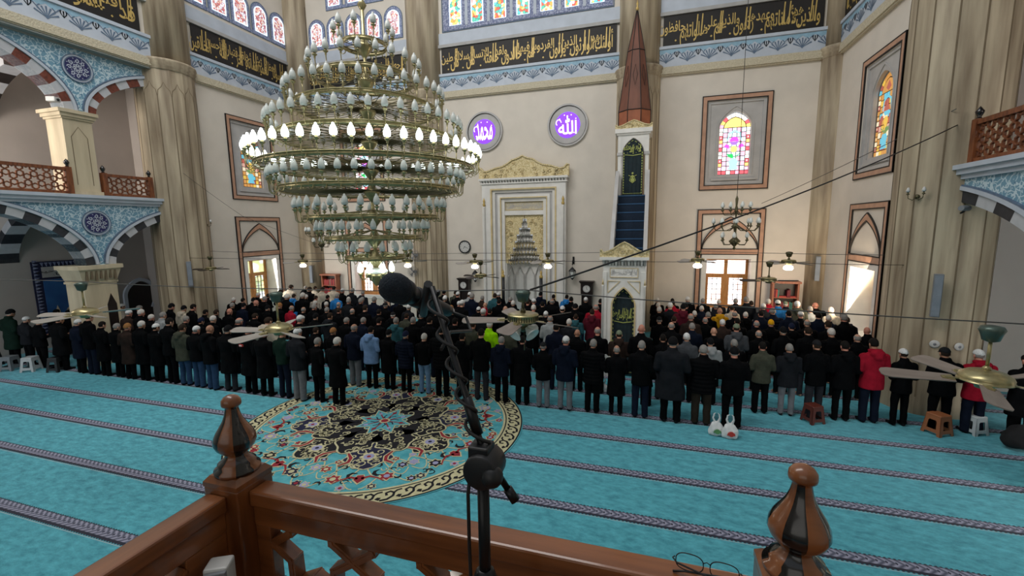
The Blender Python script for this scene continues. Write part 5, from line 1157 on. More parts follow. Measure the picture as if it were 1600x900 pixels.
# ================================================================ ceiling fans hung on the cables
mat('blade_grey', '8d8780', 0.5, c2='9c968e', scale=4, stretch=(1, 6, 6)); mat('blade_tan', '756a62', 0.5, c2='857a71', scale=4, stretch=(1, 6, 6))
mat('canopy_green', '4f5f57', 0.35, metal=0.5, var=0.15)
_bl = {}
def blade_mesh(matn, R):
    key = (matn, R)
    if key in _bl: return _bl[key]
    mb = MB(); P = []
    for i in range(11):
        q = i/10; x = 0.20+(R-0.20)*q; hw = 0.058+0.022*q
        if q > 0.9: hw *= 0.8
        P.append((x, hw))
    pts = P+[(R+0.02, 0.03), (R+0.02, -0.03)]+[(x, -h) for x, h in reversed(P)]
    tl = Matrix.Rotation(-0.26, 3, 'X'); F = lambda u, v, n: tl @ Vector((u, v, n))
    mb.prism(F, pts, -0.004, 0.004, 0); mb.bar(F(0.08, 0, 0.004), F(0.26, 0, 0.008), 0.03, 0.008, 1); mb.prism(F, [(0.2, -0.04), (0.28, -0.02), (0.28, 0.02), (0.2, 0.04)], 0.004, 0.009, 1)
    for x, y in ((0.23, 0.02), (0.23, -0.02), (0.255, 0)): mb.prism(F, circ(x, y, 0.006, 8), -0.008, 0.0, 2)
    me = mb.mesh('blade'); [me.materials.append(M[k]) for k in (matn, 'brass', 'black_metal')]; _bl[key] = me; return me
def fan(x, y, zh, zc, a0, label, group, n=5, R=0.64, bm='blade_grey', light=False, style=0, cup=True):
    t = thing('ceiling_fan', label, 'fan', (x, y, zh), 0, group)
    mb = MB(); H = zc-zh
    mb.lathe([(0.02, H-0.11), (0.055, H-0.095), (0.07, H-0.04), (0.085, H-0.005), (0.07, H+0.02), (0.02, H+0.03)], (0, 0, 0), 20); mb.build('canopy', 'canopy_green' if style != 2 else 'brass_dark', t)
    mb = MB(); mb.tube([(0, 0, 0.06), (0, 0, H-0.08)], 0.013, 10); mb.lathe([(0.03, 0.055), (0.028, 0.085), (0.014, 0.10)], (0, 0, 0), 12); mb.build('rod', 'brass' if style == 0 else 'brass_dark', t)
    mb = MB(); mb.lathe([(0.0, 0.070), (0.06, 0.067), (0.12, 0.050), (0.160, 0.024), (0.172, 0.0), (0.165, -0.02), (0.176, -0.022), (0.176, -0.028), (0.13, -0.044), (0.07, -0.050), (0.06, -0.088), (0.0, -0.094)] if style == 0 else
                       [(0.0, 0.055), (0.12, 0.05), (0.166, 0.034), (0.168, 0.026), (0.160, 0.022), (0.160, -0.032), (0.168, -0.036), (0.15, -0.046), (0.07, -0.052), (0.06, -0.09), (0.0, -0.1)], (0, 0, 0), 32)
    if style == 0:
        for i in range(22): a = 2*PI*i/22; mb.box(0.098*math.cos(a)-0.004, 0.098*math.cos(a)+0.004, 0.098*math.sin(a)-0.004, 0.098*math.sin(a)+0.004, 0.048, 0.0555, 1)
    else:
        for i in range(36): a = 2*PI*i/36; mb.box(0.161*math.cos(a)-0.005, 0.161*math.cos(a)+0.005, 0.161*math.sin(a)-0.005, 0.161*math.sin(a)+0.005, -0.028, 0.018, 1)
    mb.build('motor_housing', ['brass', 'brass_dark'], t)
    me = blade_mesh(bm, R)
    for i in range(n):
        o = bpy.data.objects.new('blade', me); COL.objects.link(o); o.parent = t; o.rotation_euler = (0, 0, a0+2*PI*i/n); o.location = (0, 0, -0.03)
    if light == 'shades':
        for i in range(4):
            a = a0+PI/4+PI/2*i; g = MB(); q = Matrix.Rotation(a, 3, 'Z') @ Matrix.Rotation(2.2, 3, 'Y'); g.lathe([(0.018, 0), (0.03, 0.03), (0.055, 0.08), (0.085, 0.11), (0.08, 0.112), (0.05, 0.08), (0.02, 0.03)], (0.05*math.cos(a), 0.05*math.sin(a), -0.11), 14, ax=q, caps=False); g.build('glass_shade', 'frosted_glass', t)
        g = MB(); g.lathe([(0.05, -0.09), (0.045, -0.13), (0.02, -0.16), (0.0, -0.165)], (0, 0, 0), 14); g.tube([(0.02, -0.03, -0.15), (0.02, -0.03, -0.30)], 0.003, 5); g.lathe([(0.0, -0.36), (0.008, -0.35), (0.006, -0.30), (0.0, -0.29)], (0.02, -0.03, 0), 8); g.build('light_kit', 'brass_dark', t)
    elif light:
        g = MB(); g.lathe([(0.05, -0.09), (0.10, -0.12), (0.115, -0.17), (0.09, -0.21), (0.0, -0.225)], (0, 0, 0), 20); g.build('lit_globe', 'lamp_warm', t)
    return t
NEARF = 'big fans on the cable before the balcony'
fan(-8.39, 4.5, 2.96, 3.40, 3.55, 'gold-bodied ceiling fan with grey blades before the left crowd, leftmost fan', NEARF, 5)
fan(-4.61, 4.5, 2.92, 3.37, 3.35, 'gold-bodied ceiling fan between the left fan and the microphone', NEARF, 5)
fan(-1.28, 4.5, 3.23, 3.50, 3.42, 'ceiling fan with brass ribbed body and glass shades under the pulpit view', NEARF, 5, bm='blade_tan', light='shades', style=1)
fan(2.68, 4.5, 2.92, 3.33, 3.05, 'large gold-bodied ceiling fan with taupe blades at the right edge', NEARF, 5, R=0.68, bm='blade_tan')
FARF = 'small fans on the far cables'
for (x, z, lit, lab) in ((-14.9, 2.86, 0, 'dark ceiling fan without lamp before the left wall window'), (-11.69, 3.08, 1, 'lit ceiling fan left of the great chandelier foot'), (-8.9, 3.20, 1, 'lit ceiling fan behind the great chandelier foot'), (-7.5, 3.14, 1, 'lit ceiling fan above the microphone head'),
                         (-5.15, 3.14, 1, 'lit ceiling fan on the left of the prayer niche, under the wall clock'), (-2.84, 3.18, 1, 'lit ceiling fan on the right of the prayer niche'), (-4.61, 2.82, 0, 'dark ceiling fan without lamp before the prayer niche'),
                         (1.24, 3.26, 1, 'lit ceiling fan left of the right casement window'), (3.37, 3.24, 1, 'lit ceiling fan right of the right casement window'), (2.74, 2.88, 0, 'dark ceiling fan without lamp before the right casement window')):
    fan(x, 12.7+(0.0 if lit else -0.9), z, z+(0.22 if lit else 0.40), 2.9+x*0.7, lab, FARF, 4, R=0.62, bm='wood_dark' if not lit else 'blade_grey', light=bool(lit), style=2)
def wall_fan(u, v, label):
    t = thing('wall_fan', label, 'fan', tuple(FQ(u, v, 0)))
    F = frame((0, -0.75, 0), (1, 0, 0), ZV, (0, -1, 0)); mb = MB()
    for r in (0.06, 0.12, 0.18, 0.235): mb.solidribbon(F, circ(0, 0, r, 28), 0.008, 0.12, 0.128, 0, True); mb.solidribbon(F, circ(0, 0, r, 28), 0.008, 0.0, 0.008, 0, True)
    for i in range(16): a = 2*PI*i/16; mb.tube([F(0.03*math.cos(a), 0.03*math.sin(a), 0.125), F(0.235*math.cos(a), 0.235*math.sin(a), 0.124), F(0.238*math.cos(a), 0.238*math.sin(a), 0.005)], 0.003, 4)
    mb.build('cage', 'steel', t); mb = MB()
    for i in range(3): a = 2*PI*i/3; mb.prism(F, [(0.03*math.cos(a), 0.03*math.sin(a)), (0.20*math.cos(a-0.35), 0.20*math.sin(a-0.35)), (0.21*math.cos(a+0.3), 0.21*math.sin(a+0.3)), (0.05*math.cos(a+0.7), 0.05*math.sin(a+0.7))], 0.05, 0.06)
    mb.build('blades', 'steel', t); mb = MB(); mb.lathe([(0.05, 0), (0.06, 0.05), (0.05, 0.14), (0.0, 0.15)], tuple(F(0, 0, -0.12)), 12, ax=Matrix.Rotation(PI/2, 3, 'X')); mb.tube([F(0, 0, -0.1), F(0, -0.12, -0.12), F(0, -0.12, -0.75+0.69)], 0.02, 8); mb.build('bracket', 'grey_plastic', t)
wall_fan(-10.0, 2.99, 'steel-caged wall fan on the stone column, the upper of two'); wall_fan(-10.08, 2.25, 'steel-caged wall fan on the stone column, the lower of two')

# ================================================================ cables
def cable(pts, r, label, m='cable_grey', sag=0.0, n=14):
    P = []
    for a, b_ in zip(pts[:-1], pts[1:]):
        a = Vector(a); b_ = Vector(b_)
        for i in range(n): q = i/n; p = a+(b_-a)*q; p.z -= sag*4*q*(1-q); P.append(p)
    P.append(Vector(pts[-1])); mb = MB(); mb.tube(P, r, 6); tag(mb.build('cable', m), label, 'cable')
cable([(-20.4, 4.5, 3.42), (-8.4, 4.5, 3.44), (-4.6, 4.5, 3.44), (-1.28, 4.5, 3.53), (2.68, 4.5, 3.385), (6.9, 4.5, 3.36)], 0.006, 'grey cable carrying the big fans across the whole hall', 'cable_grey', 0.02)
cable([(-1.2, 4.5, 3.53), (5.85, 11.45, 6.12)], 0.011, 'thick black cable rising to the balustrade at the top right', 'cable_black', 0.12)
cable([(3.83, 18.2, 4.92), (5.72, 11.34, 6.40)], 0.008, 'thin grey cable rising to the right pillar from the prayer wall', 'cable_grey', 0.05)
cable([(-16.3, 12.7, 3.42), (-11.7, 12.7, 3.36), (-5.1, 12.7, 3.40), (1.24, 12.7, 3.50), (5.6, 12.7, 3.42)], 0.007, 'upper grey cable carrying the far lit fans', 'cable_grey', 0.02)
cable([(-16.3, 11.8, 3.22), (-4.6, 11.8, 3.26), (2.74, 11.8, 3.30), (5.4, 11.8, 3.26)], 0.007, 'lower grey cable carrying the far dark fans', 'cable_black', 0.02)
cable([(-15.72, 11.8, 6.2), (-15.9, 14.2, 4.75), (-15.3, 17.6, 3.5)], 0.006, 'thin cable slanting down along the left side wall', 'cable_grey', 0.03)
# ================================================================ furniture and fittings of the hall
def gallery_rails():
    F0 = FGL
    def rail(u0, u1, zb, zt, F, label, posts):
        t = thing('balustrade', label, 'railing')
        mb = MB(); mb.fbox(F, u0, u1, zt-0.09, zt, -0.06, 0.06); mb.fbox(F, u0, u1, zb, zb+0.07, -0.05, 0.05); mb.build('handrail', 'wood_gallery', t)
        mb = MB(); G = frame(F(u0, zb+0.07, 0), F(1, 0)-F(0, 0), ZV, F(0, 0, 1)-F(0, 0)); lattice(mb, G, u1-u0, zt-0.16-zb, 0.165, 0.032, 0.04); mb.build('lattice', 'wood_gallery', t, recalc=False)
        for u in posts:
            mb = MB(); mb.fbox(F, u-0.07, u+0.07, zb, zt+0.02, -0.07, 0.07); o = mb.build('post', 'wood_gallery', t)
            mb = MB(); mb.lathe([(0.05, 0), (0.03, 0.04), (0.06, 0.10), (0.07, 0.14), (0.03, 0.20), (0.0, 0.24)], tuple(F(u, zt+0.02, 0)), 14); mb.build('finial', 'wood_black', o)
    rail(4.72+0.40, 8.92, 5.33, 6.08, F0, 'carved wooden balustrade of the left gallery, the long run left of its column', (5.05, 8.90))
    rail(9.78, 11.20, 5.33, 6.00, F0, 'carved wooden balustrade of the left gallery, the short run beside the thick pillar', (9.80, 11.14))
    rail(8.9, 11.15, 5.33, 6.12, FGRR, 'dark wooden balustrade of the right gallery, cut off by the picture edge', (8.95, 11.12))
gallery_rails()
# mosque picture panel and door on the wall behind the left arches
mat('picture_blue', '1d4d86', 0.5, c2='2c68a6', scale=1.2)
t = thing('wall_panel', 'blue tiled picture of a mosque with minarets on the wall under the left gallery', 'panel')
F = frame((-20.85, 0, 0), (0, 1, 0), ZV, (1, 0, 0)); mb = MB(); u0, u1, v0, v1 = 9.80, 12.3, 0.5, 3.16
mb.fbox(F, u0, u1, v0, v1, 0.02, 0.06, 0)
for i in range(22): mb.flat(F, [(u0+0.04, v0+0.1+i*0.12), (u0+0.20, v0+0.16+i*0.12), (u0+0.04, v0+0.2+i*0.12)], 0.064, 1)
for i in range(20): mb.flat(F, [(u0+0.24+i*0.12, v1-0.04), (u0+0.30+i*0.12, v1-0.20), (u0+0.34+i*0.12, v1-0.04)], 0.064, 1)
mb.build('border', ['rug_navy', 'tile_panel'], t)
mb = MB(); mb.fbox(F, u0+0.26, u1-0.24, v0, 2.50, 0.06, 0.075, 0)
for (uc, h, w_) in ((10.35, 1.45, 0.11), (10.85, 2.15, 0.13), (11.18, 1.9, 0.08)):
    mb.prism(F, [(uc-w_, v0), (uc+w_, v0), (uc+w_*0.7, h*0.62), (uc+w_*1.15, h*0.64), (uc+w_*1.15, h*0.70), (uc+w_*0.6, h*0.71), (uc+w_*0.55, h*0.9), (uc, h*1.06), (uc-w_*0.55, h*0.9), (uc-w_*0.6, h*0.71), (uc-w_*1.15, h*0.70), (uc-w_*1.15, h*0.64), (uc-w_*0.7, h*0.62)], 0.075, 0.085, 1)
mb.prism(F, [(10.55, v0), (10.55, 1.15)]+arch_pts(10.85, 0.30, 1.15, 1.5, 12, 0.9)+[(11.15, v0)], 0.075, 0.082, 1); mb.build('picture', ['picture_blue', 'travertine_pale'], t)
mb = MB(); mb.fbox(F, u0+0.26, u1-0.24, 2.58, 2.96, 0.06, 0.075, 0); mb.build('inscription_panel', 'grey_marble', t)
mb = MB(); letter_band(mb, F, 'بسم الله الرحمن الرحيم'.split(), u0+0.34, u1-0.3, 2.62, 2.92, 0.08, 0); mb.build('lettering', 'band_black', t, recalc=False)
d = struct(thing('door_1', 'dark arched doorway behind the left gallery column', None)); F = frame((-20.85, 0, 0), (0, 1, 0), ZV, (1, 0, 0))
mb = MB(); A = arch_pts(13.2, 0.55, 1.5, 2.05, 16, 0.8); O = arch_pts(13.2, 0.72, 1.5, 2.28, 16, 0.8)
mb.prism(F, [(13.2-0.55, 0)]+A+[(13.2+0.55, 0)], 0.02, 0.05, 1); mb.solidribbon(F, [(13.2-0.63, 0)]+arch_pts(13.2, 0.63, 1.5, 2.16, 16, 0.8)+[(13.2+0.38, 0.9)], 0.13, 0.02, 0.12, 0); mb.build('door_leaf', ['frieze_white', 'wood_dark'], d)

def bookcase(u, v1, w_, label, seed):
    t = thing('bookcase', label, 'bookcase', tuple(FQ(u, 0, 0.03))); F = frame((0, 0, 0), (1, 0, 0), ZV, (0, -1, 0)); D = 0.32
    mb = MB()
    for sg in (-1, 1): mb.fbox(F, min(sg*w_/2, sg*(w_/2-0.06)), max(sg*w_/2, sg*(w_/2-0.06)), 0, v1, 0, D)
    mb.fbox(F, -w_/2-0.05, w_/2+0.05, v1, v1+0.07, 0, D+0.05); mb.fbox(F, -w_/2, w_/2, 0, 0.1, 0, D); mb.fbox(F, -w_/2, w_/2, 0.1, v1, 0, 0.02, 1)
    mb.build('carcass', ['wood_red', 'wood_dark'], t)
    lv = [0.1+k*(v1-0.14)/4 for k in range(1, 4)]
    for z in lv: mb = MB(); mb.fbox(F, -w_/2+0.06, w_/2-0.06, z-0.025, z, 0.02, D-0.01); mb.build('shelf', 'wood_red', t)
    rng = random.Random(seed); cols = ['book_red', 'book_maroon', 'book_red', 'book_brown', 'book_green', 'book_maroon', 'book_red']
    for k, z in enumerate([0.1]+lv):
        x = -w_/2+0.08; top = (z > v1*0.65); nb = 0
        while x < w_/2-0.12:
            bw = rng.uniform(0.035, 0.055); h = rng.uniform(0.26, 0.32); c = rng.choice(cols)
            b = MB()
            if top and seed == 1 and nb > 1 and nb % 3 == 0:
                b.fbox(F, x, x+0.24, z, z+0.04, 0.05, 0.24); x += 0.26
            else: b.fbox(F, x, x+bw, z, z+h, 0.06, 0.25); x += bw+0.006
            nb += 1
            o = b.build('book', c, None); o.location = FQ(u, 0, 0.03)
            nm = {'book_red': 'red', 'book_maroon': 'maroon', 'book_brown': 'brown', 'book_green': 'green'}[c]
            tag(o, '%s book, %s on the %s shelf of the bookcase %s' % (nm, ORD(nb), ('lowest', 'second', 'third', 'top')[k], 'right of the window' if u > 0 else 'left of the niche'), 'book', 'books in the bookcases')
_o = ['first', 'second', 'third', 'fourth', 'fifth', 'sixth', 'seventh', 'eighth', 'ninth', 'tenth', 'eleventh', 'twelfth', 'thirteenth', 'fourteenth', 'fifteenth', 'sixteenth', 'seventeenth', 'eighteenth', 'nineteenth']
_t = {20: 'twent', 30: 'thirt', 40: 'fort', 50: 'fift'}
_tn = {20: 'twenty', 30: 'thirty', 40: 'forty', 50: 'fifty'}
def ORD(n):
    if n < 20: return _o[n-1]
    return _t[n//10*10]+'ieth' if n % 10 == 0 else _tn[n//10*10]+'-'+_o[n % 10-1]
mat('book_red', 'b8433c', 0.6, var=0.2); mat('book_maroon', '7a2430', 0.6, var=0.2); mat('book_brown', '6b4630', 0.6, var=0.2); mat('book_green', '3f7468', 0.6, var=0.2)
bookcase(4.74, 2.05, 0.86, 'reddish wooden bookcase with red books, right of the casement window', 1)
bookcase(-15.05, 1.92, 0.86, 'reddish wooden bookcase against the prayer wall left of the chandelier foot', 2)

def longcase(u, label):
    t = thing('longcase_clock', label, 'clock', tuple(FQ(u, 0, 0.03))); F = frame((0, 0, 0), (1, 0, 0), ZV, (0, -1, 0)); mb = MB()
    mb.fbox(F, -0.25, 0.25, 0, 0.45, 0, 0.3); mb.fbox(F, -0.21, -0.16, 0.45, 1.4, 0, 0.26); mb.fbox(F, 0.16, 0.21, 0.45, 1.4, 0, 0.26); mb.fbox(F, -0.16, 0.16, 0.45, 1.4, 0, 0.04); mb.fbox(F, -0.24, 0.24, 1.40, 1.90, 0, 0.29)
    mb.fbox(F, -0.30, 0.30, 1.90, 1.95, 0, 0.34); mb.fbox(F, -0.27, 0.27, 1.86, 1.90, 0, 0.31); mb.build('case', 'wood_dark', t)
    mb = MB(); mb.fbox(F, -0.16, 0.16, 0.47, 1.38, 0.2, 0.21); mb.build('door', 'wood_dark', t)
    mb = MB(); mb.prism(F, circ(0, 1.64, 0.15, 32), 0.29, 0.30); mb.build('dial', 'white_plastic', t)
    mb = MB(); mb.solidribbon(F, circ(0, 1.64, 0.155, 32), 0.015, 0.29, 0.305, 0, True)
    for k in range(12): a = PI*k/6; mb.ribbon(F, [(0.11*math.cos(a), 1.64+0.11*math.sin(a)), (0.135*math.cos(a), 1.64+0.135*math.sin(a))], 0.012, 0.303)
    mb.ribbon(F, [(0, 1.64), (0.0, 1.74)], 0.01, 0.304); mb.ribbon(F, [(0, 1.64), (0.05, 1.60)], 0.013, 0.304); mb.build('hands', 'black_metal', t)
longcase(-7.87, 'dark wooden longcase clock with white dial left of the prayer niche'); longcase(-2.41, 'dark wooden longcase clock with white dial between the prayer niche and the pulpit')
t = thing('wall_clock', 'round black-rimmed wall clock left of the prayer niche', 'clock', tuple(FQ(-7.87, 3.33, 0.02))); F = frame((0, 0, 0), (1, 0, 0), ZV, (0, -1, 0))
mb = MB(); mb.lathe([(0.28, 0), (0.29, 0.04), (0.25, 0.06), (0.235, 0.04)], (0, 0, 0), 36, ax=Matrix.Rotation(PI/2, 3, 'X'), caps=False); mb.build('rim', 'black_plastic', t)
mb = MB(); mb.prism(F, circ(0, 0, 0.26, 32), 0.0, 0.03); mb.build('dial', 'white_plastic', t)
mb = MB()
for k in range(12): a = PI*k/6; mb.ribbon(F, [(0.18*math.cos(a), 0.18*math.sin(a)), (0.215*math.cos(a), 0.215*math.sin(a))], 0.018, 0.033)
mb.ribbon(F, [(-0.03, 0.01), (0.14, -0.06)], 0.014, 0.034); mb.ribbon(F, [(0.02, 0.03), (-0.08, -0.09)], 0.018, 0.034); mb.build('hands', 'black_metal', t)

def lantern(u, v, label):
    t = thing('wall_lantern', label, 'lantern', tuple(FQ(u, v, 0))); F = frame((0, 0, 0), (1, 0, 0), ZV, (0, -1, 0)); q = (0, -0.30, 0)
    mb = MB(); mb.tube([F(0, 0.62, 0.01), F(0, 0.66, 0.12), F(0, 0.60, 0.26), F(0, 0.5, 0.30)], 0.015, 6); mb.fbox(F, -0.04, 0.04, 0.45, 0.75, 0.005, 0.03); mb.tube([F(0, 0.5, 0.30), F(0, 0.33, 0.30)], 0.008, 5); mb.lathe([(0.0, 0.42), (0.03, 0.45), (0.0, 0.5)], q, 8); mb.build('bracket', 'black_metal', t)
    mb = MB(); mb.lathe([(0.02, 0.34), (0.13, 0.22), (0.15, 0.19), (0.15, 0.17)], q, 6, 0, False); mb.lathe([(0.08, -0.10), (0.05, -0.15), (0.0, -0.2)], q, 6, 0, False)
    for i in range(6): a = 2*PI*i/6; mb.tube([(0.145*math.cos(a), -0.30+0.145*math.sin(a), 0.18), (0.08*math.cos(a), -0.30+0.08*math.sin(a), -0.1)], 0.008, 5)
    mb.build('cage', 'black_metal', t); mb = MB(); mb.lathe([(0.135, 0.17), (0.073, -0.10)], q, 6, 0, False); mb.build('glass_pane', 'frosted_glass', t)
lantern(-7.30, 1.98, 'black hexagonal wall lantern left of the prayer niche'); lantern(-3.0, 2.18, 'black hexagonal wall lantern right of the prayer niche')
for x, lab in ((-5.92, 'tall black candle stand at the left side of the prayer niche opening'), (-4.26, 'tall black candle stand at the right side of the prayer niche opening')):
    t = thing('candle_stand', lab, 'candle', (x, QY-0.55, 0)); mb = MB(); mb.lathe([(0.16, 0), (0.15, 0.04), (0.06, 0.08), (0.05, 0.5), (0.09, 0.54), (0.055, 0.58)], (0, 0, 0), 18); mb.build('base', 'brass_dark', t)
    mb = MB(); mb.lathe([(0.068, 0.58), (0.068, 2.10)], (0, 0, 0), 16); mb.build('candle', 'black_plastic', t); mb = MB(); mb.lathe([(0.075, 2.06), (0.08, 2.14), (0.03, 2.20), (0.05, 2.28), (0.0, 2.42)], (0, 0, 0), 12); mb.build('finial', 'gold', t)

def sconce(loc, rz, label):
    t = thing('wall_sconce', label, 'wall lamp', loc, rz); mb = MB(); mb.lathe([(0.0, -0.02), (0.05, -0.02), (0.05, 0.0), (0.0, 0.03)], (0, 0, 0), 10, ax=Matrix.Rotation(PI/2, 3, 'X')); mb.build('plate', 'brass_dark', t)
    for sg in (-1, 1):
        mb = MB(); mb.tube([(0, -0.02, 0), (sg*0.05, -0.06, -0.07), (sg*0.12, -0.08, -0.03), (sg*0.13, -0.08, 0.05)], 0.009, 6); mb.lathe([(0.01, 0.04), (0.035, 0.06), (0.014, 0.075), (0.016, 0.11)], (sg*0.13, -0.08, 0), 8); o = mb.build('lamp_arm', 'brass_dark', t)
        mb = MB(); mb.lathe([(0.03, 0.10), (0.04, 0.13), (0.02, 0.19), (0.0, 0.2)], (sg*0.13, -0.08, 0), 8); mb.build('glass_shade', 'white_plastic', o)
sconce((5.37, 11.62, 4.72), -0.75, 'two-armed brass wall lamp on the right pillar'); sconce((-15.92, 12.62, 4.40), 1.0, 'two-armed brass wall lamp on the left pillar')
def speaker(loc, rz, h, label):
    t = thing('column_speaker', label, 'loudspeaker', loc, rz); mb = MB(); mb.box(-0.075, 0.075, -0.12, 0.0, -h/2, h/2); mb.build('cabinet', 'grey_plastic', t, 0.012); mb = MB(); mb.box(-0.06, 0.06, -0.128, -0.12, -h/2+0.03, h/2-0.03); mb.build('grille', 'speaker_cloth', t)
    mb = MB(); mb.box(-0.03, 0.03, 0.0, 0.03, -0.1, 0.1); mb.build('bracket', 'black_metal', t)
mat('speaker_cloth', '878f99', 0.8, var=0.1)
speaker((5.72, 11.26, 2.68), -0.35, 0.9, 'slim grey column loudspeaker on the right pillar'); speaker((-15.85, 11.72, 2.65), 0.95, 0.9, 'slim grey column loudspeaker on the left pillar')
speaker((5.62, 17.78, 2.62), -0.3, 0.86, 'slim grey column loudspeaker on the right corner column'); speaker((-15.82, 17.72, 2.0), 0.3, 0.86, 'slim grey column loudspeaker on the corner column left of the chandelier')
t = thing('security_camera', 'grey bullet security camera at the right gallery arch beside the pillar', 'camera', (5.90, 11.05, 4.45), 0.6)
mb = MB(); mb.lathe([(0.05, -0.12), (0.055, -0.10), (0.055, 0.10), (0.04, 0.11)], (0, 0, 0), 14, ax=Matrix.Rotation(PI/2, 3, 'Y')); mb.build('housing', 'grey_plastic', t); mb = MB(); mb.tube([(0, 0, -0.05), (0, 0.05, -0.09), (0.08, 0.10, -0.09)], 0.02, 6); mb.build('bracket', 'black_metal', t)
t = thing('projector', 'small white projector fixed at the springing of the upper left arch', 'projector', (-16.36, 8.76, 7.94), 0.4)
mb = MB(); mb.box(-0.12, 0.12, -0.10, 0.10, -0.06, 0.07); mb.build('housing', 'white_plastic', t, 0.015); mb = MB(); mb.lathe([(0.04, 0), (0.035, 0.03)], (0.12, 0, 0), 12, ax=Matrix.Rotation(PI/2, 3, 'Y')); mb.build('lens', 'black_plastic', t)

# ---- stools, bags
for n_, c_ in (('stool_white', 'a9adae'), ('stool_grey', '6e7478'), ('stool_black', '15171a'), ('stool_brown', '5d2a20'), ('stool_tan', '9a5f3c'), ('stool_pale', 'b9c0c2')): mat(n_, c_, 0.45, var=0.05)
def stool(x, y, rz, m, label, s=1.0):
    t = thing('plastic_stool', label, 'stool', (x, y, 0), rz); H = 0.44*s; a, b = 0.135*s, 0.185*s
    mb = MB(); mb.hexa([(-a-.012, -a-.012, H-0.03), (a+.012, -a-.012, H-0.03), (a+.012, a+.012, H-0.03), (-a-.012, a+.012, H-0.03), (-a, -a, H), (a, -a, H), (a, a, H), (-a, a, H)]); mb.build('seat', m, t, 0.01)
    for k in range(4):
        q = Matrix.Rotation(PI/2*k, 3, 'Z')
        def F(u, v, n): r = a+(b-a)*(1-v/H); return q @ Vector((u*r/a, -r+n, v))
        mb = MB()
        for sg in (-1, 1): mb.prism(F, [(sg*a, 0), (sg*a*0.66, 0), (sg*a*0.60, 0.06*s), (sg*a*0.52, 0.12*s), (sg*a*0.52, H-0.15*s), (sg*a*0.40, H-0.12*s), (sg*a*0.40, H-0.02), (sg*a, H-0.02)], 0.0, 0.012)
        mb.prism(F, [(-a*0.41, H-0.12*s), (a*0.41, H-0.12*s), (a*0.41, H-0.02), (-a*0.41, H-0.02)], 0.0, 0.012)
        mb.prism(F, [(-a*0.61, 0.06*s), (a*0.61, 0.06*s), (a*0.53, 0.13*s), (-a*0.53, 0.13*s)], 0.001, 0.011)
        mb.build('side', m, t)
stool(-18.0, 8.12, 0.5, 'stool_white', 'pale plastic stool at the left end behind the last row'); stool(-18.75, 8.0, 0.4, 'stool_grey', 'dark grey plastic stool left of the pale stool')
stool(-17.15, 8.32, 0.3, 'stool_black', 'black plastic stool right of the pale stool at the left end'); stool(-19.9, 8.1, 0.2, 'stool_black', 'black plastic stool cut off by the left picture edge')
stool(3.43, 10.42, 0.45, 'stool_brown', 'dark red-brown plastic stool behind the man in a flat cap', 0.88); stool(5.60, 10.48, 0.5, 'stool_tan', 'tan plastic stool behind the last row near the right pillar', 0.95); stool(6.30, 10.70, 0.42, 'stool_pale', 'pale grey plastic stool right of the tan stool', 0.86)
mat('bag_white', 'd2d4d4', 0.4, var=0.08, scale=12); mat('bag_red', 'b8382e', 0.5, var=0.1); mat('bag_green', '5f8f5a', 0.5, var=0.1); mat('cloth_black', '0c0d10', 0.9, var=0.3, scale=20)
def evalmesh(mb, vox, smooth=3, name='m', disp=None):
    o = mb.build(name, []); md = o.modifiers.new('r', 'REMESH'); md.mode = 'VOXEL'; md.voxel_size = vox; md.use_smooth_shade = True
    if smooth: sm = o.modifiers.new('s', 'SMOOTH'); sm.iterations = smooth; sm.factor = 0.5
    bpy.context.view_layer.update(); me = bpy.data.meshes.new_from_object(o.evaluated_get(bpy.context.evaluated_depsgraph_get())); om = o.data
    bpy.data.objects.remove(o); bpy.data.meshes.remove(om)
    if disp:
        for v in me.vertices: v.co = disp(v.co)
    me.name = name; return me
def bag(x, y, s, label, logo):
    mb = MB(); mb.loft([(0.0, 0, 0, 0.15*s, 0.07*s), (0.06*s, 0, 0, 0.17*s, 0.09*s), (0.18*s, 0.01, 0, 0.16*s, 0.085*s), (0.28*s, 0, 0, 0.10*s, 0.05*s), (0.33*s, 0, 0, 0.05*s, 0.03*s)], 16)
    for sg in (-1, 1): mb.tube([(sg*0.03*s, 0, 0.30*s), (sg*0.07*s, 0, 0.40*s), (sg*0.05*s, 0, 0.50*s), (sg*0.015*s, 0, 0.53*s)], [0.028*s, 0.022*s, 0.018*s, 0.010*s], 8)
    def crumple(c): n = mnoise.noise_vector(c*14); return c+n*0.012
    me = evalmesh(mb, 0.012, 2, 'plastic_bag', crumple); me.materials.append(M['bag_white'])
    o = bpy.data.objects.new('plastic_bag', me); COL.objects.link(o); o.location = (x, y, 0); tag(o, label, 'bag')
    zmin = min(v.co.z for v in me.vertices)
    for v in me.vertices: v.co.z -= zmin
    if logo:
        F = frame((0, 0, 0), (1, 0, 0), ZV, (0, -1, 0)); g = MB(); g.prism(F, circ(0.02, 0.13*s, 0.055*s, 16), 0.06*s, 0.108*s); g.prism(F, [(-0.06*s, 0.10*s), (0.10*s, 0.10*s), (0.09*s, 0.15*s), (-0.04*s, 0.16*s)], 0.06*s, 0.106*s); g.build('print', logo, o)
bag(1.38, 9.20, 0.88, 'white plastic carrier bag on the carpet, the left of the pair', 'bag_green'); bag(1.62, 9.14, 0.92, 'white plastic carrier bag with red print, the right of the pair', 'bag_red')
bag(-1.02, 10.95, 0.75, 'white plastic bag standing on the carpet between rows of men before the pulpit', None)
mb = MB(); mb.ell((0, 0, 0.13), (0.26, 0.18, 0.15), 16, 10); mb.ell((0.12, 0.04, 0.2), (0.16, 0.14, 0.12), 12, 8); mb.ell((-0.14, -0.04, 0.09), (0.16, 0.14, 0.1), 12, 8)
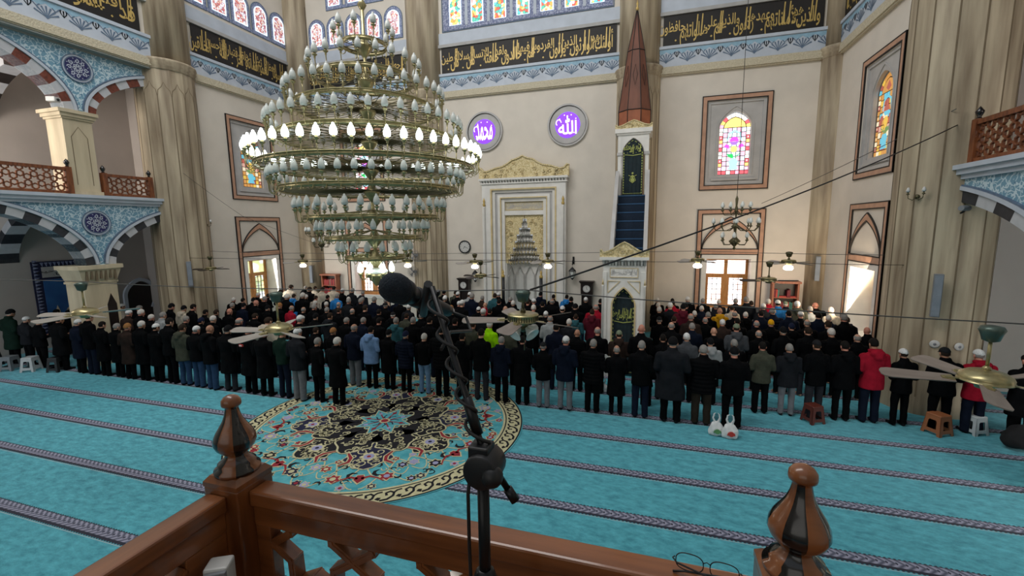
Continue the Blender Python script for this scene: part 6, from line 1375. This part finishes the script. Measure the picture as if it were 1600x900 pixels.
me = evalmesh(mb, 0.02, 3, 'cloth_bag', lambda c: c+mnoise.noise_vector(c*9)*0.02); zmin = min(v.co.z for v in me.vertices); me.materials.append(M['cloth_black'])
for v in me.vertices: v.co.z -= zmin
o = bpy.data.objects.new('cloth_bag', me); COL.objects.link(o); o.location = (6.72, 10.12, 0); o.scale = (1.25, 1.2, 1.5); tag(o, 'black cloth bag slumped on the carpet at the right picture edge', 'bag')

for (a_, z_, lab) in ((-1.9, 1.62, 'small round white cover on the right pillar, the left of two'), (-1.45, 1.60, 'small round white cover on the right pillar, the right of two')):
    t = thing('wall_cover', lab, 'wall cover', (6.13+0.885*math.cos(a_), 12.2+0.885*math.sin(a_), z_), a_+PI/2)
    mb = MB(); mb.lathe([(0.085, 0.0), (0.085, 0.012), (0.06, 0.022), (0.0, 0.024)], (0, 0, 0), 20, ax=Matrix.Rotation(PI/2, 3, 'X')); mb.build('plate', 'white_plastic', t); mb = MB(); mb.lathe([(0.03, 0.02), (0.02, 0.034), (0.0, 0.035)], (0, 0, 0), 12, ax=Matrix.Rotation(PI/2, 3, 'X')); mb.build('knob', 'grey_plastic', t)
# ================================================================ worshippers
HT = 1.735
HM = Matrix.Translation((0, 0.045, 1.60)) @ Matrix.Rotation(R_(-13), 4, 'X')      # head frame, bowed a little
def skinmat(n, c): mat(n, c, 0.55, var=0.05, scale=12)
skinmat('skin_fair', 'b98a72'); skinmat('skin_tan', 'a1745c'); skinmat('skin_ruddy', 'b57a66')
mat('eye_dark', '1a1412', 0.3, var=0.1); mat('lips', '8a5148', 0.5, var=0.05)
def hp(x, y, z): return HM @ Vector((x, y, z))
HR = HM.to_3x3()
def body_mesh():
    mb = MB()
    mb.ell((0, 0, 0.93), (0.155, 0.105, 0.13), 18, 10); mb.ell((0, 0.0, 1.10), (0.14, 0.10, 0.17), 18, 10); mb.ell((0, -0.015, 1.30), (0.165, 0.105, 0.17), 18, 10)
    mb.cap((-0.13, -0.02, 1.365), (0.13, -0.02, 1.365), 0.045, 0.045); mb.cap((0, -0.02, 1.40), (0, 0.03, 1.56), 0.062, 0.056)
    mb.ell(hp(0, 0, 0.025), (0.076, 0.096, 0.098), 20, 14, rot=HR); mb.ell(hp(0, 0.030, -0.05), (0.058, 0.066, 0.068), 16, 10, rot=HR)
    mb.cap(hp(0, 0.088, 0.005), hp(0, 0.106, -0.026), 0.009, 0.014, 8); mb.cap(hp(-0.04, 0.080, 0.022), hp(0.04, 0.080, 0.022), 0.012, 0.012, 8); mb.cap(hp(-0.018, 0.088, -0.055), hp(0.018, 0.088, -0.055), 0.010, 0.010, 8); mb.ell(hp(0, 0.078, -0.095), (0.024, 0.02, 0.018), 10, 6, rot=HR)
    for s in (-1, 1):
        mb.ell(hp(s*0.079, -0.004, -0.008), (0.012, 0.024, 0.036), 10, 8, rot=HR @ Matrix.Rotation(s*0.3, 3, 'Z'))
        mb.ell(hp(s*0.031, 0.083, 0.006), (0.011, 0.009, 0.008), 8, 6, rot=HR)
        mb.cap((s*0.09, 0, 0.92), (s*0.10, 0.012, 0.50), 0.080, 0.052, 14); mb.cap((s*0.10, 0.012, 0.50), (s*0.105, -0.015, 0.09), 0.050, 0.036, 12); mb.ell((s*0.102, -0.012, 0.36), (0.042, 0.046, 0.10), 12, 8)
        mb.cap((s*0.105, -0.035, 0.045), (s*0.125, 0.15, 0.03), 0.042, 0.028, 10); mb.ell((s*0.116, 0.06, 0.038), (0.042, 0.10, 0.036), 12, 8)
        mb.cap((s*0.165, -0.02, 1.36), (s*0.228, -0.035, 1.12), 0.050, 0.042, 12); mb.cap((s*0.228, -0.035, 1.12), (s*0.075, 0.165, 1.085), 0.041, 0.029, 12)
    # left hand under, right hand over, fingers curled round the wrist
    for s, yy, zz in ((-1, 0.175, 1.075), (1, 0.200, 1.095)):
        mb.ell((s*0.028, yy, zz), (0.046, 0.017, 0.040), 12, 8)
        for k, ln in enumerate((0.058, 0.068, 0.064, 0.050)):
            z = zz+0.030-0.021*k; a = Vector((-s*0.008, yy+0.004, z)); b = a+Vector((-s*ln*0.6, 0.002, -0.004)); c = b+Vector((-s*ln*0.4, -0.016, -0.006)); mb.cap(a, b, 0.0092, 0.0085, 8); mb.cap(b, c, 0.0085, 0.0075, 8)
        a = Vector((s*0.045, yy+0.004, zz+0.030)); b = a+Vector((-s*0.022, 0.008, 0.026)); c = b+Vector((-s*0.028, 0.0, 0.008)); mb.cap(a, b, 0.0115, 0.010, 8); mb.cap(b, c, 0.010, 0.0085, 8)
    me = evalmesh(mb, 0.0085, 2, 'person_body')
    for m_ in ('skin_fair', 'eye_dark', 'lips'): me.materials.append(M[m_])
    inv = HM.inverted()
    for p in me.polygons:
        q = inv @ Vector(p.center)
        if q.y > 0.074 and abs(abs(q.x)-0.031) < 0.010 and abs(q.z-0.006) < 0.006: p.material_index = 1
        elif q.y > 0.085 and abs(q.x) < 0.022 and abs(q.z+0.055) < 0.009: p.material_index = 2
    return me
BODY = body_mesh()
def crease(amp, fr, seed=0.0):
    def f(c):
        n = mnoise.noise(Vector((c.x*fr, c.y*fr+seed, c.z*fr*0.6))); r = Vector((c.x, c.y, 0)); r = r.normalized() if r.length > 1e-4 else r
        return c+r*n*amp
    return f
def jacket(kind):
    hem = {'short': 0.76, 'suit': 0.74, 'long': 0.50, 'puffer': 0.72, 'hooded': 0.72, 'sweater': 0.86}[kind]
    k = {'short': 1.0, 'suit': 0.97, 'long': 1.03, 'puffer': 1.10, 'hooded': 1.05, 'sweater': 0.93}[kind]
    mb = MB(); fl = 0.225 if kind == 'long' else (0.190 if kind == 'sweater' else 0.205)
    rings = [(hem, 0, -0.005, fl*k, 0.150*k), (hem+0.02, 0, -0.005, (fl+0.004)*k, 0.153*k), (0.95, 0, -0.005, 0.200*k, 0.140*k), (1.08, 0, -0.008, 0.192*k, 0.132*k), (1.22, 0, -0.018, 0.205*k, 0.136*k), (1.34, 0, -0.028, 0.212*k, 0.128*k), (1.405, 0, -0.03, 0.190*k, 0.104*k), (1.45, 0, -0.022, 0.125*k, 0.084*k), (1.485, 0, -0.012, 0.080, 0.074), (1.515, 0, -0.004, 0.074, 0.070)]
    mb.loft(rings, 24)
    for s in (-1, 1):
        mb.ell((s*0.175*k, -0.028, 1.375), (0.078, 0.078, 0.070), 14, 10); mb.cap((s*0.190*k, -0.025, 1.36), (s*0.240*k, -0.035, 1.11), 0.076*k, 0.066*k, 14); mb.cap((s*0.240*k, -0.035, 1.11), (s*0.105, 0.15, 1.085), 0.064*k, 0.050*k, 14)
    if kind == 'hooded':
        mb.ell((0, -0.115, 1.455), (0.135, 0.065, 0.085), 16, 10); mb.cap((-0.10, -0.03, 1.50), (0.10, -0.03, 1.50), 0.035, 0.035, 10); mb.ell((0, -0.15, 1.39), (0.085, 0.035, 0.07), 12, 8)
    elif kind in ('short', 'long', 'puffer'):
        mb.loft([(1.47, 0, -0.012, 0.082, 0.076), (1.50, 0, -0.006, 0.086, 0.080), (1.535, 0, 0.0, 0.080, 0.076)], 18)
    cr = crease(0.016, 9.0, hash(kind) % 7 if False else len(kind)*1.7)
    if kind == 'puffer':
        def f(c):
            c = cr(c); ax = Vector((0, -0.01, c.z)); d = Vector((c.x, c.y+0.01, 0)); l = d.length
            return c+d.normalized()*(0.013*abs(math.sin(c.z*PI/0.085))-0.006) if l > 1e-4 and c.z > hem+0.02 and c.z < 1.44 else c
        return evalmesh(mb, 0.013, 2, 'jacket_puffer', f)
    return evalmesh(mb, 0.014, 3, 'jacket_'+kind, cr)
JK = {k: jacket(k) for k in ('short', 'suit', 'long', 'puffer', 'hooded', 'sweater')}
def trousers(w_):
    mb = MB(); mb.loft([(0.84, 0, 0, 0.15, 0.11), (0.92, 0, 0, 0.168, 0.125), (1.0, 0, 0, 0.160, 0.118)], 20)
    for s in (-1, 1):
        mb.cap((s*0.088, 0, 0.86), (s*0.103, 0.008, 0.48), 0.094, 0.070*w_, 14); mb.cap((s*0.103, 0.008, 0.48), (s*0.108, -0.012, 0.10), 0.070*w_, 0.060*w_, 14); mb.loft([(0.045, s*0.108, -0.005, 0.064*w_, 0.070*w_), (0.12, s*0.108, -0.010, 0.060*w_, 0.064*w_)], 14)
    return evalmesh(mb, 0.013, 2, 'trousers', crease(0.010, 13.0, w_*9))
TR = [trousers(1.0), trousers(1.14)]
def sock():
    mb = MB(); mb.cap((0.105, -0.035, 0.046), (0.125, 0.155, 0.034), 0.046, 0.031, 12); mb.ell((0.116, 0.06, 0.040), (0.046, 0.105, 0.038), 14, 8); mb.cap((0.106, -0.018, 0.06), (0.106, -0.02, 0.15), 0.046, 0.042, 12)
    me = evalmesh(mb, 0.011, 2, 'sock'); zm = min(v.co.z for v in me.vertices)
    for v in me.vertices: v.co.z -= zm-0.001
    return me
SOCK = sock()
def shell(inside, f0, f1, edge=0.30, nu=36, nv=22, bulge=None):
    """cap of hair or cloth: part of the cranium surface where inside(d) > 0, sinking under the skin at its border"""
    mb = MB(); V = {}; vs = []; val = []
    for j in range(nv+1):
        t = PI*j/nv
        for i in range(nu):
            d = Vector((math.sin(t)*math.cos(2*PI*i/nu), math.sin(t)*math.sin(2*PI*i/nu), math.cos(t))); w_ = inside(d); s = max(0.0, min(1.0, w_/edge)); s = s*s*(3-2*s)
            f = f0+(f1-f0)*s+(bulge(d)*s if bulge else 0); vs.append(HM @ Vector((d.x*0.076*f, d.y*0.096*f, 0.025+d.z*0.098*f))); val.append(w_)
    fs = []
    for j in range(nv):
        for i in range(nu):
            q = (j*nu+i, j*nu+(i+1) % nu, (j+1)*nu+(i+1) % nu, (j+1)*nu+i)
            if max(val[k] for k in q) > 0: fs.append(q)
    mb.add(vs, fs, 0, True); me = mb.mesh('shell'); bm = bmesh.new(); bm.from_mesh(me); bmesh.ops.delete(bm, geom=[v for v in bm.verts if not v.link_faces], context='VERTS'); bm.to_mesh(me); bm.free(); return me
def hair_in(d): return min(0.62-d.y*1.0-max(0, -d.z)*0.2 + (0.25 if d.z > 0.3 else 0), d.z+0.72+0.35*(-d.y), 1.2) if d.y < 0.75 else -1
def full(d): return min(0.55-d.y+d.z*0.55, d.z+0.62-0.30*d.y)
def fringe(d): return min(full(d), 0.62-d.z-0.30*max(0, -d.y-0.2))
HAIR_FULL = shell(full, 0.97, 1.09, 0.25, bulge=lambda d: 0.012*math.sin(d.x*19)*math.sin(d.z*17+d.y*13)); HAIR_FRINGE = shell(fringe, 0.97, 1.065, 0.22)
CAP_KUFI = shell(lambda d: d.z-0.10-0.28*d.y, 1.02, 1.12, 0.05, bulge=lambda d: 0.05*max(0, abs(d.z-0.55) < 0.25)*0.4); CAP_BEANIE = shell(lambda d: d.z+0.22-0.42*d.y, 1.02, 1.14, 0.10, bulge=lambda d: 0.10*max(0, d.z)**3)
def flat_cap():
    me = shell(lambda d: d.z-0.12-0.22*d.y, 1.02, 1.16, 0.10, bulge=lambda d: 0.10*max(0, d.y)*max(0, 1-d.z)); bm = bmesh.new(); bm.from_mesh(me)
    V = []
    for i in range(9):
        a = PI*(i+0.0)/8; V.append((bm.verts.new(HM @ Vector((0.074*math.cos(a), 0.06+0.030*math.sin(a), 0.048))), bm.verts.new(HM @ Vector((0.080*math.cos(a), 0.065+0.085*math.sin(a), 0.030)))))
    for (a, b), (c, d) in zip(V[:-1], V[1:]): bm.faces.new((a, b, d, c))
    bm.to_mesh(me); bm.free(); return me
CAP_FLAT = flat_cap()
# cloth and hair colours
CL = {'K': ('07080a', 'black'), 'N': ('0f1523', 'navy'), 'C': ('1c1e22', 'charcoal'), 'G': ('43464a', 'grey'), 'O': ('3f4137', 'olive'), 'B': ('2e2420', 'dark brown'), 'L': ('6c8bb4', 'light blue'), 'R': ('92182a', 'red'), 'Y': ('b8871c', 'yellow'), 'H': ('93d80e', 'neon green'), 'E': ('8e9293', 'light grey'), 'T': ('2c545c', 'teal'), 'M': ('511a26', 'maroon'), 'W': ('b0a696', 'cream'), 'D': ('14261f', 'dark green'), 'U': ('2b74b4', 'bright blue'), 'S': ('a0968a', 'striped beige')}
TC = {'K': ('08090b', 'black'), 'J': ('2e435f', 'blue jeans'), 'G': ('6d6f74', 'grey'), 'C': ('2a2b30', 'dark grey'), 'N': ('141a28', 'navy'), 'B': ('2d2721', 'brown'), 'L': ('6484a6', 'light jeans')}
for k, (c, n) in CL.items(): mat('cloth_'+k, c, 0.85 if k not in 'KN' else 0.8, var=0.16, scale=9, bump=0.25, bscale=60, spec=0.06)
for k, (c, n) in TC.items(): mat('trouser_'+k, c, 0.88, var=0.14, scale=9, bump=0.2, bscale=60, spec=0.06)
for n, c in (('hair_grey', '85827e'), ('hair_white', 'c2beb8'), ('hair_black', '14110f'), ('hair_brown', '2b211a'), ('sock_dark', '121317'), ('cap_white', 'd0d1d0'), ('cap_black', '0c0d10'), ('cap_navy', '141c34'), ('cap_flat', '1b1c1f'), ('cap_tan_lit_hair', '94683f'), ('cap_yellow', 'd29a12'), ('cap_green', '6f7b66')): mat(n, c, 0.85, var=0.2, scale=60, bump=0.3, bscale=120, spec=0.15)
HD = {'g': (HAIR_FULL, 'hair_grey', 'hair', 'grey hair'), 'w': (HAIR_FULL, 'hair_white', 'hair', 'white hair'), 'b': (HAIR_FULL, 'hair_black', 'hair', 'black hair'), 'd': (HAIR_FULL, 'hair_brown', 'hair', 'dark brown hair'), 'a': (None, None, None, 'bald head'), 'r': (HAIR_FRINGE, 'hair_grey', 'hair', 'balding grey hair'),
      'k': (CAP_KUFI, 'cap_white', 'skullcap', 'white cap'), 'n': (CAP_BEANIE, 'cap_black', 'beanie', 'black beanie'), 't': (CAP_BEANIE, 'cap_navy', 'beanie', 'navy cap'), 'f': (CAP_FLAT, 'cap_flat', 'flat_cap', 'dark flat cap'), 'o': (CAP_BEANIE, 'cap_tan_lit_hair', 'beanie', 'tan-topped head'), 'y': (CAP_BEANIE, 'cap_yellow', 'beanie', 'yellow cap'), 'p': (CAP_KUFI, 'cap_green', 'skullcap', 'green and white cap')}  # tan beanie also stands in for one man's hair lit tan
for me, m in ((HAIR_FULL, 'hair_grey'), (HAIR_FRINGE, 'hair_grey'), (CAP_KUFI, 'cap_white'), (CAP_BEANIE, 'cap_black'), (CAP_FLAT, 'cap_flat'), (SOCK, 'sock_dark'), *[(m_, 'cloth_K') for m_ in JK.values()], *[(m_, 'trouser_K') for m_ in TR]): me.materials.append(M[m])
def part(name, me, m, par):
    o = bpy.data.objects.new(name, me); COL.objects.link(o); o.parent = par
    o.material_slots[0].link = 'OBJECT'; o.material_slots[0].material = M[m]; return o
ROWN = ['row nearest the balcony', 'second row from the balcony', 'third row from the balcony', 'fourth row from the balcony', 'fifth row from the balcony', 'sixth row from the balcony', 'seventh row from the balcony', 'front row by the prayer wall']
SN = {'s': ('short', 'jacket'), 'l': ('long', 'coat'), 'p': ('puffer', 'puffer jacket'), 'w': ('hooded', 'hooded jacket'), 'v': ('sweater', 'sweater'), 'u': ('suit', 'suit jacket')}
def person(x, y, h, head, col, st, tr, rz, wide, label, group, rng, feet=True, tall=None):
    b = bpy.data.objects.new('person', BODY); COL.objects.link(b); s = h/HT; b.location = (x, y, 0); b.rotation_euler = (0, 0, rz); b.scale = (s*wide, s*(0.6+0.4*wide), s)
    sk = rng.choice(('skin_fair', 'skin_tan', 'skin_ruddy')); b.material_slots[0].link = 'OBJECT'; b.material_slots[0].material = M[sk]
    tag(b, label, 'person', group)
    kind, noun = SN[st]
    j = part('jacket' if st not in 'lv' else ('coat' if st == 'l' else 'sweater'), JK[kind], 'cloth_'+col, b); fx = 1.06; j.scale = (fx, fx, 1)
    j = part('trousers', TR[rng.randrange(2)], 'trouser_'+tr, b); j.scale = (1.06, 1.06, 1)
    me, hm, hn, _ = HD[head]
    if me: part(hn, me, hm, b)
    if head == 'o' or head in 'kntfyp':
        if me: g = part('hair', HAIR_FRINGE, rng.choice(('hair_grey', 'hair_grey', 'hair_brown', 'hair_white')), b)
    if feet:
        for sg in (1, -1): o = part('sock', SOCK, 'sock_dark', b); o.scale = (sg, 1, 1)
    return b
PEOPLE = """0,-19.38,1.79,n,D,l,K|0,-18.75,1.58,k,C,s,K|0,-18.03,1.55,b,K,s,K|0,-17.12,1.67,b,K,l,K|0,-16.15,1.64,k,N,l,K|0,-15.63,1.86,b,K,s,N|0,-15.11,1.63,b,K,l,K|0,-14.59,1.59,g,K,l,K|0,-14.07,1.62,o,B,l,K|0,-13.55,1.72,w,K,l,K|0,-13.04,1.66,k,K,l,K|0,-12.52,1.85,b,K,s,K|0,-12.00,1.71,d,O,w,J|0,-11.48,1.69,k,K,s,J|0,-10.96,1.75,a,K,w,J|0,-10.40,1.75,n,K,l,C|0,-9.72,1.78,b,K,l,K|0,-9.17,1.74,b,K,l,K|0,-8.64,1.78,b,D,v,N|0,-8.12,1.83,k,C,s,G|0,-7.60,1.61,g,K,s,K|0,-7.00,1.67,w,K,l,K|1,-19.67,1.55,b,K,s,C|1,-19.02,1.55,n,K,s,K|1,-18.50,1.82,b,K,s,K|1,-15.97,1.70,k,B,s,N|1,-15.45,1.74,w,K,s,N|1,-14.93,1.61,w,K,s,K|1,-14.41,1.71,g,E,s,K|1,-13.42,1.63,g,K,s,K|1,-12.90,1.59,t,K,s,K|1,-12.38,1.69,w,K,s,K|1,-11.33,1.68,r,K,s,K|1,-10.31,1.74,d,W,w,K|1,-9.16,1.86,k,K,s,K|1,-8.64,1.56,d,K,s,K|1,-8.09,1.56,o,K,s,N|1,-7.43,1.70,r,N,s,G|1,-6.89,1.68,b,L,w,K|1,-6.38,1.61,n,K,l,K|1,-5.86,1.61,t,N,p,K|1,-5.35,1.58,w,K,v,L|1,-4.84,1.81,b,K,p,K|1,-4.32,1.65,b,K,w,K|1,-3.81,1.79,b,K,s,C|1,-3.30,1.63,g,N,s,K|1,-2.78,1.67,b,K,l,K|1,-2.27,1.56,f,K,s,G|1,-1.75,1.74,k,N,w,G|1,-1.14,1.70,g,K,p,K|1,-0.62,1.58,r,K,l,K|1,-0.10,1.73,g,K,s,N|1,0.53,1.86,n,C,l,K|1,1.14,1.72,g,K,p,B|1,1.72,1.72,n,K,s,K|2,-18.29,1.60,k,W,s,N|2,-17.41,1.57,g,K,s,C|2,-15.77,1.71,n,K,s,N|2,-15.25,1.65,n,W,w,K|2,-14.73,1.74,b,K,s,K|2,-14.21,1.57,b,K,s,K|2,-13.69,1.60,d,K,s,K|2,-13.17,1.65,a,K,s,C|2,-12.05,1.55,d,K,s,N|2,-10.21,1.55,k,K,s,K|2,-9.69,1.65,n,K,s,C|2,-9.17,1.70,d,C,s,N|2,-8.56,1.59,g,K,s,K|2,-7.98,1.62,g,N,s,N|2,-7.46,1.63,b,K,s,K|2,-6.87,1.68,g,T,w,K|2,-6.35,1.70,g,K,s,K|2,-5.83,1.74,b,K,s,N|2,-5.06,1.74,b,K,s,C|2,-4.54,1.67,d,O,s,C|2,-4.02,1.72,k,H,s,K|2,-3.50,1.58,a,O,s,K|2,-2.21,1.75,b,N,s,N|2,-1.69,1.61,a,K,s,K|2,-1.17,1.71,r,K,s,K|2,-0.65,1.64,p,B,s,K|2,-0.13,1.84,a,K,s,K|2,0.38,1.61,b,K,s,C|2,0.90,1.68,k,G,s,K|2,1.42,1.59,n,E,w,K|2,1.93,1.59,g,K,s,K|2,2.45,1.58,b,O,s,K|2,2.97,1.57,g,C,s,G|2,3.48,1.68,f,K,s,C|2,4.00,1.69,b,K,w,K|2,4.52,1.77,b,R,w,N|2,5.04,1.59,k,K,s,K|2,5.68,1.67,f,K,s,K|2,6.24,1.66,k,R,w,N|2,6.97,1.63,b,K,l,K|3,-14.37,1.60,g,K,w,C|3,-13.85,1.61,n,N,s,K|3,-13.33,1.73,a,K,s,K|3,-12.81,1.56,n,K,s,K|3,-12.30,1.66,o,K,s,C|3,-11.79,1.59,r,R,s,K|3,-11.28,1.56,r,K,s,C|3,-10.78,1.70,g,K,s,K|3,-10.27,1.61,g,K,s,K|3,-9.77,1.62,d,K,s,N|3,-9.26,1.61,r,K,s,K|3,-8.76,1.75,d,K,s,K|3,-8.25,1.64,b,K,s,K|3,-7.75,1.55,f,K,s,K|3,-7.24,1.55,d,O,s,K|3,-6.73,1.58,g,K,s,K|3,-6.22,1.74,d,K,s,K|3,-5.70,1.77,w,K,s,K|3,-5.19,1.55,w,K,s,K|3,-4.67,1.81,k,C,s,K|3,-3.78,1.79,w,K,s,K|3,-3.15,1.71,b,K,s,K|3,-2.63,1.71,r,E,s,N|3,-2.11,1.62,w,C,s,K|3,0.61,1.68,r,K,s,N|3,1.13,1.67,g,N,s,K|3,1.64,1.59,a,K,s,K|3,2.16,1.71,p,G,s,K|3,2.68,1.57,r,K,s,K|3,3.20,1.69,n,K,s,K|3,3.72,1.73,d,K,s,C|3,4.23,1.71,w,K,s,K|3,4.75,1.60,r,K,s,K|4,-15.75,1.55,w,K,s,K|4,-15.23,1.55,b,K,s,K|4,-14.71,1.58,n,K,s,K|4,-14.19,1.65,g,K,s,K|4,-13.10,1.78,w,K,s,K|4,-12.35,1.86,w,K,s,K|4,-11.83,1.57,w,K,s,K|4,-11.32,1.55,w,K,s,K|4,-10.81,1.55,r,C,s,K|4,-10.30,1.72,g,C,s,K|4,-9.79,1.75,g,K,s,K|4,-9.28,1.81,g,N,s,K|4,-8.78,1.62,f,K,s,K|4,-8.28,1.77,b,K,s,C|4,-7.79,1.62,k,C,s,K|4,-7.29,1.83,b,K,s,K|4,-6.81,1.58,b,K,s,N|4,-6.32,1.60,o,K,s,K|4,-5.84,1.84,k,K,s,N|4,-5.36,1.58,k,K,s,K|4,-4.88,1.59,b,K,s,K|4,-4.41,1.66,a,K,s,K|4,-3.94,1.55,a,K,s,K|4,-3.47,1.74,w,K,s,K|4,-3.01,1.60,k,K,s,N|4,-2.54,1.74,k,K,s,K|4,-2.08,1.55,d,T,w,N|4,-1.62,1.68,d,M,w,K|4,0.34,1.58,f,K,s,N|4,0.75,1.58,d,K,s,K|4,1.17,1.73,r,B,s,K|4,1.59,1.58,r,K,s,K|4,2.00,1.59,k,B,s,C|4,2.42,1.60,b,K,s,K|4,2.84,1.61,r,K,s,K|4,3.26,1.58,y,K,s,K|4,3.68,1.57,t,K,s,K|4,4.10,1.65,r,K,s,K|4,4.51,1.68,d,K,s,K|4,4.93,1.85,g,K,s,K|4,5.35,1.57,a,K,s,K|5,-15.75,1.58,w,K,s,K|5,-15.23,1.55,d,K,s,K|5,-14.66,1.72,d,C,s,C|5,-13.89,1.58,d,U,s,K|5,-13.32,1.57,w,K,s,K|5,-12.80,1.55,d,S,s,N|5,-12.28,1.58,b,K,s,K|5,-11.76,1.67,g,U,s,K|5,-11.24,1.55,w,K,s,K|5,-10.62,1.57,g,N,s,K|5,-10.10,1.55,d,K,s,K|5,-9.58,1.55,g,N,s,K|5,-9.06,1.59,b,N,s,K|5,-7.68,1.55,g,K,s,K|5,-7.08,1.73,k,K,s,K|5,-6.56,1.55,k,K,s,K|5,-6.04,1.86,g,N,s,K|5,-5.52,1.55,a,R,w,K|5,-5.00,1.69,b,K,s,K|5,-4.48,1.66,w,K,s,K|5,-3.96,1.72,d,K,s,C|5,-3.44,1.66,b,K,s,C|5,-2.32,1.62,n,K,s,K|5,-1.62,1.64,r,R,s,N|5,0.36,1.67,w,K,s,K|5,0.69,1.77,k,C,s,K|5,1.05,1.79,n,M,w,C|5,1.41,1.55,w,K,s,K|5,1.77,1.57,g,K,s,K|5,2.13,1.66,a,Y,w,K|5,2.49,1.64,r,K,s,C|5,2.85,1.56,w,K,s,K|5,3.21,1.67,b,N,s,C|5,3.57,1.72,g,N,p,K|5,3.92,1.71,b,N,s,K|5,4.28,1.66,k,K,s,N|5,4.64,1.70,b,N,s,N|5,4.99,1.58,w,N,s,K|5,5.35,1.59,d,N,s,K|6,-15.25,1.76,d,W,s,K|6,-14.18,1.70,d,K,s,K|6,-13.50,1.72,d,W,s,K|6,-12.51,1.67,k,K,s,C|6,-11.99,1.71,g,C,s,N|6,-11.47,1.61,g,C,s,N|6,-7.66,1.55,k,K,s,C|6,-7.13,1.70,k,K,s,K|6,-6.61,1.71,k,E,s,C|6,-6.09,1.59,g,B,s,K|6,-5.57,1.71,d,T,s,K|6,-4.96,1.58,g,K,s,C|6,-4.04,1.55,k,K,s,K|6,-3.36,1.55,r,K,s,K|6,-2.64,1.68,b,K,s,K|6,-2.12,1.67,k,K,s,N|6,-1.60,1.64,b,K,s,C|6,0.35,1.55,w,K,s,C|6,0.80,1.70,d,R,s,K|6,1.25,1.55,n,K,s,K|6,1.71,1.55,w,N,s,N|6,2.16,1.59,g,C,s,K|6,2.62,1.59,d,W,s,N|6,3.07,1.86,g,C,s,K|6,3.53,1.68,k,C,s,K|6,3.98,1.78,k,U,s,K|6,4.44,1.81,k,O,s,C|6,4.89,1.62,g,E,s,N|6,5.35,1.66,w,W,s,K|7,-15.49,1.55,g,K,s,K|7,-14.97,1.55,d,W,s,K|7,-13.92,1.56,b,W,s,K|7,-8.30,1.55,n,K,s,K|7,-7.76,1.56,d,O,s,K|7,-5.83,1.55,k,K,s,C|7,-4.59,1.56,w,K,s,K|7,-4.07,1.63,n,N,s,K|7,-3.55,1.55,b,K,s,K|7,-3.03,1.55,b,U,w,K|7,0.34,1.55,w,K,s,C|7,0.86,1.55,b,K,s,K|7,1.38,1.62,k,K,s,N|7,1.89,1.59,g,K,s,K|7,2.41,1.56,w,C,s,K|7,2.93,1.63,g,C,s,K|7,3.45,1.55,d,G,w,K|7,3.97,1.64,w,R,s,C|7,4.48,1.58,p,N,s,K|7,5.35,1.58,a,K,s,K"""

def crowd():
    rng = random.Random(21); rows = {}; done = {}
    for e in PEOPLE.split('|'):
        r, x, h, head, col, st, tr = e.split(','); rows.setdefault(int(r), []).append((float(x), float(h), head, col, st, tr))
    for r in sorted(rows):
        L = sorted(rows[r]); n = len(L); y0 = 8.45+1.2*r
        for i, (x, h, head, col, st, tr) in enumerate(L):
            if st == 's' and (i*7+r) % 5 == 0: st2 = 'u'
            elif st == 's' and (i*3+r) % 7 == 0: st2 = 'w'
            else: st2 = st
            noun = SN[st2][1]; a = i+1; b = n-i
            pos = ORD(a)+' from left' if a <= b else ('last on the right' if b == 1 else ORD(b)+' from right')
            if a == 1: pos = 'last on the left'
            lab = 'person in %s %s with %s, %s, %s' % (CL[col][1], noun, HD[head][3], pos, ROWN[r])
            ws = lab.split()
            if len(ws) > 16: lab = 'person in %s %s, %s, %s, %s' % (CL[col][1], noun.split()[-1], HD[head][3], pos, ROWN[r].replace('from the balcony', 'from balcony').replace('front row by the prayer wall', 'row before the wall'))
            gap = min([abs(x-L[j][0]) for j in (i-1, i+1) if 0 <= j < n]+[1]); dy = rng.uniform(-0.05, 0.05)+((0.13 if i % 2 else -0.13) if gap < 0.49 else 0)
            if r == 2 and x > 2: dy -= 0.18; h *= 1.03
            p_ = person(x, y0+dy, h, head, col, st2, tr, rng.uniform(-0.13, 0.13)+(0.05 if x > 0 else -0.04), max(0.93, min(1.24, gap/0.56))*rng.uniform(0.97, 1.03), lab, 'worshippers standing in rows', rng, feet=r <= 2)
            if r == 0 and head == 'b' and st == 'l' and -12.3 < x < -9.0 and not done.get('patch'):
                done['patch'] = 1; q = MB(); q.box(-0.055, 0.055, -0.205, -0.150, 1.262, 1.312, 0); q.box(-0.045, 0.045, -0.207, -0.150, 1.274, 1.300, 1); o = q.build('back_patch', ['book_red', 'white_plastic'], p_); o['label'] = 'small red and white patch on the coat back'
            if r == 1 and st2 == 'w' and head == 'b' and col == 'K' and not done.get('sleeve'):
                done['sleeve'] = 1; q = MB()
                for k in range(3): q.hexa([(0.300, -0.09, 1.30-k*0.045), (0.330, -0.06, 1.30-k*0.045), (0.33, -0.02, 1.30-k*0.045), (0.29, -0.02, 1.30-k*0.045), (0.298, -0.09, 1.325-k*0.045), (0.328, -0.06, 1.325-k*0.045), (0.328, -0.02, 1.325-k*0.045), (0.288, -0.02, 1.325-k*0.045)])
                o = q.build('sleeve_print', 'white_plastic', p_); o['label'] = 'white print on the jacket sleeve'
crowd()
_r = random.Random(3)
person(0.02, 10.35, 1.08, 'o', 'K', 's', 'K', 0.1, 1.1, 'small child in dark jacket and tan cap between the last men before the pulpit', None, _r)
